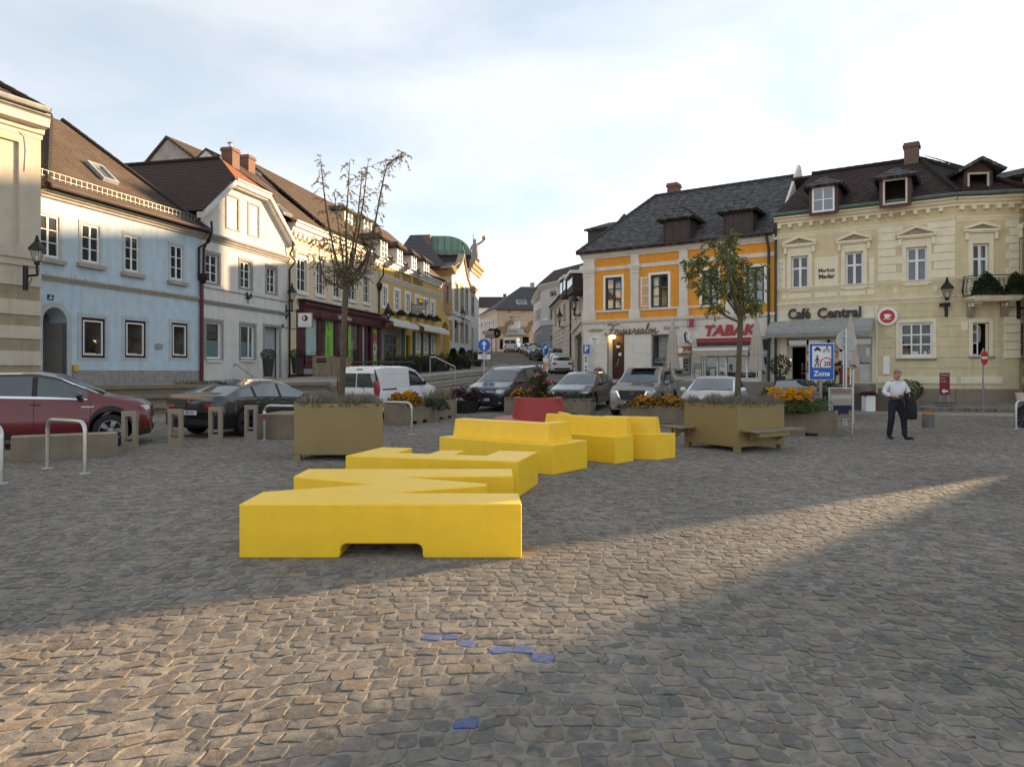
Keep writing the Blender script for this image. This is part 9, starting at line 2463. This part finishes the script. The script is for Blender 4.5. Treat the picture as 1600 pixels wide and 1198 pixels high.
# white panel van
th_=R(66);ax_r=Vector((-4.95,24.45));pos=ax_r+Vector((math.cos(th_),math.sin(th_)))*(3.53-4.21/2)
wv,vk=car('white_van','white small panel van with roof bars beyond the left tree planter','van',pos,th_,paint('white_car_paint',(.72,.73,.74)),cat='van',front=False,seams=True,mirror=m_blackpl)
for y0,y1 in((-.72,-.02),(.02,.72)):vk['patch']('rear_window',m_carglass,'r',[(y0,1.08),(y1,1.08),(y1*.97,1.55),(y0*.97,1.55)],5,.008)
for sd in(1,-1):
 MB().extr([(-2.125,sd*.74,.78),(-2.02,sd*.86,.78),(-1.98,sd*.87,1.0),(-2.02,sd*.85,1.3),(-2.11,sd*.76,1.3)],(0,sd*.012,.012)).obj('tail_light',m_tail,wv)
 MB().extr([(-2.118,sd*.73,.8),(-2.1,sd*.80,.8),(-2.09,sd*.79,1.28),(-2.11,sd*.72,1.28)],(-.02,0,0)).obj('tail_light',m_tail,wv)
 MB().extr([(-2.085,sd*.77,1.31),(-2.02,sd*.84,1.31),(-2.06,sd*.74,1.68),(-2.085,sd*.72,1.68)],(-.01,sd*.012,0)).obj('pillar_trim',m_blackpl,wv)
 for(a,b)in((-1.85,-.95),(-.85,-.1)):
  q=[(a,1.1),(b,1.1),(b-.06,1.55),(a+.1,1.55)];
  mb=MB();pts=[vk['cast']('l' if sd>0 else 'R',*p)for p in[(q[i][0]+(q[(i+1)%4][0]-q[i][0])*k/5,q[i][1]+(q[(i+1)%4][1]-q[i][1])*k/5)for i in range(4)for k in range(5)]]
  mb.tube([p+o*.002 for p,o in pts],.012,5,closed=True);mb.obj('pressed_panel',paint('white_car_paint',(0,0,0)),wv,60)
 vk['patch']('slide_rail',m_blackpl,'l' if sd>0 else 'R',vk['rect'](-1.8,-.95,.98,1.03),4,.006)
 vk['patch']('tail_door_seam',m_blackpl,'r',vk['rect'](-.006,.006,.5,1.7),1,.004)
vk['patch']('brake_light',mat('brake_lamp',(.16,.02,.015),.3),'r',vk['rect'](-.2,.05,1.66,1.7),2,.008)
for x in(.2,-1.2):MB().tube([(x,-.86,1.83),(x,-.8,1.93),(x,.8,1.93),(x,.86,1.83)],.03,6).obj('roof_bar',m_black,wv)
MB().tube([(-2.14,-.35,1.0),(-2.16,-.2,1.2)],.01,5).obj('wiper',m_blackpl,wv)
# dark minivan
hd=R(-114);pfl=Vector((-1.45,28.9));d=Vector((math.cos(hd),math.sin(hd)));nrm=Vector((-d.y,d.x))
pfa=pfl+nrm*.79 if nrm.x>0 else pfl-nrm*.79
pos=pfa+d*(.93-4.85/2)
mv,mk=car('dark_minivan','dark blue black minivan facing the square with silver roof rails','mpv',pos,hd,paint('dark_blue_car_paint',(.014,.018,.026),.3),rear=False,plate='ME 672 GH',rails=m_alu,cat='car')
MB().lathe([(.055,0),(.07,0),(.07,.012),(.055,.012)],20,(0,0,0),Matrix.Rotation(R(90),3,'Y'),cap=False).tube([(.006,-.045,.035),(.006,-.015,-.04),(.006,0,0),(.006,.015,-.04),(.006,.045,.035)],.007,5).obj('emblem',m_chrome,mv).location=mk['cast']('f',0,.79)[0]+Vector((.012,0,0))
for z_ in(.755,.815):
 for sd in(-1,1):mk['patch']('grille_bar',m_chrome,'f',mk['rect'](sd*.09,sd*.48,z_-.008,z_+.008),4,.012)
# cars in the right hand row
def parked(name,label,kind,xpx,D,hd,pm,**kw):
 s=SPEC[kind];d=Vector((math.cos(hd),math.sin(hd)));f=Vector((K(xpx)*D,D));return car(name,label,kind,f-d*(s['L']/2),hd,pm,rear=False,**kw)
parked('black_hatchback','black hatchback half hidden between the dark minivan and the silver crossover','hatch',886,27.4,R(-112),paint('black_car_paint',(.012,.011,.011),.2),zoff=.05)
sx,sk=parked('silver_crossover','silver brown crossover with a black grille parked in front of the hairdresser','suv',987,24.8,R(-112),paint('bronze_silver_paint',(.21,.19,.165),.65,.3),rails=m_alu,roofm=paint('bronze_silver_paint',(0,0,0)))
for sd in(1,-1):sk['patch']('chrome_blade',m_chrome,'f',[(sd*.5,.92),(sd*.56,.92),(sd*.40,.58),(sd*.36,.58)],5,.014)
MB().lathe([(.045,0),(.06,0),(.06,.012),(.045,.012)],18,(0,0,0),Matrix.Rotation(R(90),3,'Y'),cap=False).obj('emblem',m_chrome,sx).location=sk['cast']('f',0,.86)[0]+Vector((.012,0,0))
MB().box(-.7,.5,-.45,.45,0,.012).obj('sunroof',m_carglass,sx).location=sk['cast']('t',.1,0)[0]+Vector((0,0,.0))
parked('white_hatchback','pearl white hatchback parked in front of the tobacconist behind the tree','hatch',1102,22.0,R(-114),paint('pearl_white_paint',(.60,.63,.66),.15))
th_=R(70);s=SPEC['roadster'];Dr=24.6;pr=Vector((K(1243)*Dr,Dr));d=Vector((math.cos(th_),math.sin(th_)))
cb,ck=car('black_cabriolet','black cabriolet with closed soft top seen from behind the daylilies','roadster',pr+d*s['L']/2,th_,paint('black_car_paint',(0,0,0)),front=False,roofm=mat('black_canvas',(.018,.017,.018),.9),seams=True)
MB().box(-2.08,-2.04,-.5,.5,.84,.87).obj('boot_strip',m_chrome,cb)
# street cars
def street(name,label,kind,xpx,D,hd,pm,zoff=0.0,**kw):x=K(xpx)*D;return car(name,label,kind,(x,D+SPEC[kind]['L']/2),hd,pm,front=False,zoff=zoff,**kw)
street('white_hatchback','white hatchback parked up the street, seen from behind','hatch',877,56.5,R(92),paint('white_car_paint',(0,0,0)),group='cars parked up the street')
street('white_hatchback','white car hidden ahead of the white hatchback up the street','hatch',872,62.5,R(93),paint('white_car_paint',(0,0,0)),group='cars parked up the street')
street('dark_crossover','dark crossover parked third in the row up the street','suv',869,68,R(94),paint('dark_blue_car_paint',(0,0,0)),group='cars parked up the street')
street('dark_hatchback','dark car nearest to us in the far row beyond the bent arrow sign','hatch',846,77,R(106),paint('black_car_paint',(0,0,0)),group='cars in the far row')
street('dark_hatchback','dark brownish car in the middle of the far row up the street','hatch',838.5,84,R(108),paint('dark_brown_paint',(.03,.018,.016),.2),group='cars in the far row')
street('dark_red_hatchback','dark red car at the far end of the row near the white van','hatch',827.5,91,R(110),paint('dark_red_paint',(.06,.012,.014),.2),group='cars in the far row')
bv,vk=street('white_transporter','white delivery van parked at the far end of the street before the peach house','bigvan',801,97,R(82),paint('white_car_paint',(0,0,0)),cat='van')
for y0,y1 in((-.75,-.05),(.05,.75)):vk['patch']('rear_window',m_carglass,'r',vk['rect'](y0,y1,1.2,1.65),3,.008)
# people
def skin_mesh(name,joints,edges,m,parent,sub=2,root=0):
 me=bpy.data.meshes.new(name);me.from_pydata([j[0]for j in joints],edges,[]);me.materials.append(m)
 o=link(name,me,parent);o.modifiers.new('skin','SKIN');bpy.context.view_layer.update()
 for i,j in enumerate(joints):
  r_=j[1]if isinstance(j[1],tuple)else(j[1],j[1]);me.skin_vertices[0].data[i].radius=r_;me.skin_vertices[0].data[i].use_root=(i==root)
 sd=o.modifiers.new('sub','SUBSURF');sd.levels=sub;sd.render_levels=sub
 bpy.context.view_layer.update();bake(o);o.data.name=name
 o.data.polygons.foreach_set('use_smooth',[True]*len(o.data.polygons))
 if not o.data.materials:o.data.materials.append(m)
 return o
m_skin=mat('skin',(.52,.28,.20),.55,var=.08,bump=.05);m_hair=mat('short_grey_hair',(.21,.16,.135),.8,var=.3,vs=30,bump=.3,bs=120);m_shirt=mat('white_shirt',(.68,.67,.70),.8,var=.05,vs=8,bump=.35,bs=14);m_trous=mat('dark_navy_trousers',(.012,.017,.028),.8,var=.2,bump=.25,bs=18);m_shoe=mat('black_leather',(.015,.014,.014),.4)
def head(par,c,tilt,s=1.0,hairm=m_hair,yaw=0.0):
 """face towards local -y, bowed by tilt; joined to the body as its upper end"""
 Mh=Matrix.Translation(c)@Matrix.Rotation(yaw,4,'Z')@Matrix.Rotation(tilt,4,'X')@Matrix.Scale(s,4)
 mb=MB();prof=[(-.125,.02,.015),(-.115,.045,.04),(-.09,.06,.062),(-.05,.07,.08),(0,.076,.094),(.05,.077,.1),(.09,.068,.09),(.115,.045,.06),(.128,.012,.016)]
 n=18;vs=[]
 for z,rx_,ry_ in prof:
  for k in range(n):
   a=2*math.pi*k/n;x=rx_*math.cos(a);y=ry_*math.sin(a)
   fr=max(0,-math.sin(a))**6
   y-=fr*(.02*math.exp(-((z+.02)/.022)**2)+.008*math.exp(-((z+.065)/.012)**2)+.01*math.exp(-((z+.105)/.02)**2)-.006*math.exp(-((z-.015)/.012)**2))
   vs.append(Mh@Vector((x,y,z)))
 k_=len(prof)
 mb.add(vs,[(i*n+j,i*n+(j+1)%n,(i+1)*n+(j+1)%n,(i+1)*n+j)for i in range(k_-1)for j in range(n)]+[tuple(range(n-1,-1,-1)),tuple((k_-1)*n+j for j in range(n))])
 for sx in(-1,1):mb.ell(Mh@Vector((sx*.078,.005,-.005)),(.012*s,.022*s,.032*s),8,6)
 mb.tube([Mh@Vector((0,-.098,.005)),Mh@Vector((0,-.112,-.018)),Mh@Vector((0,-.118,-.03)),Mh@Vector((0,-.098,-.038))],[.007*s,.011*s,.014*s,.01*s],6)
 h=mb.obj('head',m_skin,par,80)
 for sx in(-1,1):MB().ell(Mh@Vector((sx*.032,-.088,.012)),(.013*s,.006*s,.007*s),8,5).obj('eye',m_dark,h,60)
 MB().tube([Mh@Vector((-.022,-.092,-.068)),Mh@Vector((0,-.099,-.066)),Mh@Vector((.022,-.092,-.068))],.005*s,5).obj('mouth',mat('lips',(.25,.08,.07),.6),h,60)
 mb=MB();vs=[]
 pr2=[(.01,.079,.098),(.05,.0805,.104),(.09,.0715,.094),(.117,.048,.063),(.131,.012,.016)]
 for i,(z,rx_,ry_)in enumerate(pr2):
  for k in range(n):
   a=2*math.pi*k/n;fr=max(0,-math.sin(a))**1.5
   zz=z+fr*(.062 if i==0 else .03*(1-i/4));f_=1-.25*fr*(i==0)
   vs.append(Mh@Vector((rx_*math.cos(a)*f_ if i==0 else rx_*math.cos(a),ry_*math.sin(a)*(.9 if math.sin(a)<0 and i<2 else 1)+.004,zz)))
 mb.add(vs,[(i*n+j,i*n+(j+1)%n,(i+1)*n+(j+1)%n,(i+1)*n+j)for i in range(4)for j in range(n)]+[tuple(4*n+j for j in range(n))]);mb.obj('hair',hairm,h,80)
 return h
def hand(par,base,direction,palm_n,s=1.0,curl=.6,name='hand'):
 """palm, four bent fingers of different length and a thumb, grown as one skin"""
 d=Vector(direction).normalized();nn=Vector(palm_n);nn=(nn-d*nn.dot(d)).normalized();sd=d.cross(nn);base=Vector(base)
 J=[(base,(.024*s,.018*s)),(base+d*.045*s,(.036*s,.017*s)),(base+d*.085*s,(.036*s,.015*s))];E=[(0,1),(1,2)]
 for k,(o,ln)in enumerate(((-.03,.066),(-.01,.076),(.01,.072),(.028,.056))):
  a=base+d*.09*s+sd*o*s;d1_=(d+nn*curl*.5).normalized();b=a+d1_*ln*.5*s;d2=(d+nn*curl*1.6).normalized();c=b+d2*ln*.55*s
  i=len(J);J+=[(a,.0098*s),(b,.009*s),(c,.0078*s)];E+=[(2,i),(i,i+1),(i+1,i+2)]
 a=base+d*.03*s-sd*.036*s;b=a+(d*.6-sd*.6+nn*.4).normalized()*.04*s;c=b+(d*.9+nn*.5).normalized()*.03*s;i=len(J);J+=[(a,.013*s),(b,.011*s),(c,.009*s)];E+=[(1,i),(i,i+1),(i+1,i+2)]
 return skin_mesh(name,J,E,m_skin,par,1)
pp=GP(1400,686);man=thing('person','man in a white shirt walking with bowed head, a phone and a dark bag','person',(pp.x,pp.y,0))
body=skin_mesh('body',[((0,.02,.95),(.08,.05)),((0,.02,1.12),(.09,.06)),((-.01,.01,1.27),(.12,.08)),((-.01,-.02,1.38),(.06,.055)),((-.02,-.05,1.45),.055),((-.03,-.085,1.5),.055),
((-.19,-.01,1.345),.055),((-.29,.0,1.11),.035),((-.14,-.2,1.02),.032),((.17,-.01,1.345),.055),((.29,.02,1.13),.035),((.18,-.16,1.12),.032),
((-.1,0,.88),.07),((-.125,-.04,.5),.05),((-.12,.1,.12),.04),((.09,0,.88),.07),((.12,-.12,.5),.05),((.14,-.14,.1),.04)],
[(0,1),(1,2),(2,3),(3,4),(4,5),(2,6),(6,7),(7,8),(2,9),(9,10),(10,11),(0,12),(12,13),(13,14),(0,15),(15,16),(16,17)],m_skin,man)
head(man,Vector((-.03,-.10,1.545)),R(30),1.0,yaw=R(8))
skin_mesh('shirt',[((0,0,.92),(.16,.115)),((0,-.01,1.12),(.185,.14)),((-.01,-.01,1.27),(.185,.135)),((-.015,-.02,1.375),(.085,.075)),
((-.185,-.01,1.335),.075),((-.30,.0,1.12),.066),((-.20,-.14,1.045),.052),((.17,-.01,1.335),.075),((.30,.02,1.14),.066),((.23,-.09,1.125),.052)],
[(0,1),(1,2),(2,3),(2,4),(4,5),(5,6),(2,7),(7,8),(8,9)],m_shirt,man)
mb=MB();mb.tube(smooth_path([(-.015,-.13,1.33),(-.075,-.085,1.405),(-.05,.02,1.435),(.02,.02,1.435),(.05,-.085,1.405),(-.005,-.13,1.33)],4),.011,6);mb.obj('collar',m_shirt,man,60)
skin_mesh('trousers',[((0,.005,1.0),(.178,.136)),((0,0,.88),(.172,.13)),((-.105,0,.78),.095),((-.128,-.04,.5),.078),((-.125,.09,.055),.062),((.095,0,.78),.095),((.125,-.11,.5),.078),((.145,-.13,.05),.062)],[(0,1),(1,2),(2,3),(3,4),(1,5),(5,6),(6,7)],m_trous,man)
MB().tube([(.178*math.cos(a),.005+.136*math.sin(a),1.0)for a in[i*math.pi/10 for i in range(20)]],.02,6,closed=True).obj('belt',m_shoe,man,60)
for nm,a,b in(('shoe',(-.12,.12,.06),(-.15,-.12,.04)),('shoe',(.14,-.1,.05),(.26,-.30,.045))):
 a,b=Vector(a),Vector(b);skin_mesh(nm,[(a,(.045,.05)),(a.lerp(b,.55),(.048,.042)),(b,(.04,.03))],[(0,1),(1,2)],m_shoe,man)
hand(man,(-.13,-.205,1.02),(.8,-.35,-.1),(.1,.3,1),1.0,.5);hand(man,(.18,-.165,1.12),(-.15,-.7,-.5),(-.3,.6,-.9),1.0,1.0)
ph=tag(MB().box(-.075,.075,-.038,.038,-.005,.005).obj('phone',m_blackpl,None,bevel=.004),'dark phone in the walking man\'s hand','phone');ph.location=(pp.x-.0,pp.y-.27,1.045);ph.rotation_euler=(R(25),0,R(-12))
bag=thing('bag','dark jacket and bag held by the walking man','bag',(pp.x+.2,pp.y-.27,.66));mb=MB()
n=16;prof=[(-.17,.10,.05),(-.16,.15,.075),(-.05,.165,.085),(.12,.15,.075),(.24,.12,.06),(.34,.06,.045),(.45,.05,.04)];vs=[]
for z,rx_,ry_ in prof:
 for k in range(n):a=2*math.pi*k/n;vs.append((rx_*(1+.08*math.sin(3*a+z*9))*math.cos(a)-.1*(z>.3),ry_*math.sin(a),z))
mb.add(vs,[(i*n+j,i*n+(j+1)%n,(i+1)*n+(j+1)%n,(i+1)*n+j)for i in range(len(prof)-1)for j in range(n)]+[tuple(range(n-1,-1,-1)),tuple((len(prof)-1)*n+j for j in range(n))])
m_bag=mat('black_cloth',(.012,.013,.014),.85,var=.2,bump=.4,bs=16);mb.obj('bag_body',m_bag,bag,70);MB().tube(smooth_path([(-.1,-.03,.2),(-.12,-.05,.4),(-.04,-.05,.48),(.02,-.03,.4),(.08,-.03,.2)],4),.014,6).obj('strap',m_bag,bag,60);MB().box(-.1,.06,-.1,-.07,-.02,.1).obj('pocket',m_bag,bag,bevel=.02)
def seated(label,x,y,z,rz,topm,hairm):
 t=thing('person',label,'person',(x,y,z),rz)
 skin_mesh('body',[((0,0,.52),(.14,.11)),((0,.02,.75),(.13,.1)),((0,.0,.98),(.14,.09)),((0,-.01,1.1),.055),((0,-.03,1.2),.05),((-.17,0,1.0),.05),((-.22,-.1,.75),.042),((-.1,-.32,.76),.03),((.17,0,1.0),.05),((.22,-.1,.75),.042),((.1,-.32,.76),.03),((-.1,-.42,.5),.07),((-.1,-.44,.06),.045),((.1,-.42,.5),.07),((.1,-.44,.06),.045)],[(0,1),(1,2),(2,3),(3,4),(2,5),(5,6),(6,7),(2,8),(8,9),(9,10),(0,11),(11,12),(0,13),(13,14)],m_skin,t)
 skin_mesh('top',[((0,0,.5),(.165,.13)),((0,.02,.75),(.155,.12)),((0,0,.97),(.165,.11)),((0,0,1.07),(.07,.06)),((-.17,0,.99),.065),((-.225,-.09,.75),.058),((.17,0,.99),.065),((.225,-.09,.75),.058)],[(0,1),(1,2),(2,3),(2,4),(4,5),(2,6),(6,7)],topm,t);skin_mesh('trousers',[((0,0,.52),(.16,.12)),((-.1,-.42,.51),.085),((-.1,-.44,.1),.06),((.1,-.42,.51),.085),((.1,-.44,.1),.06)],[(0,1),(1,2),(0,3),(3,4)],m_trous,t)
 head(t,Vector((0,-.05,1.31)),R(8),1.0,hairm)
 for sx in(-1,1):hand(t,(sx*.1,-.33,.76),(-sx*.3,-1,-.05),(0,0,-1),1.0,.4);MB().ell((sx*.1,-.5,.045),(.05,.13,.045),10,6).obj('shoe',m_shoe,t,60)
 return t
m_dhair=mat('dark_hair',(.02,.014,.012),.7)
seated('seated guest with dark hair beside the left side of the zone sign',K(1262)*30.6,30.55,1.08,R(75),mat('dusty_pink_top',(.32,.2,.19),.85),m_dhair);seated('seated guest in dark clothes to the right of the zone sign post',K(1304)*30.6,30.4,1.08,R(-50),mat('black_top',(.014,.014,.016),.85),m_dhair)
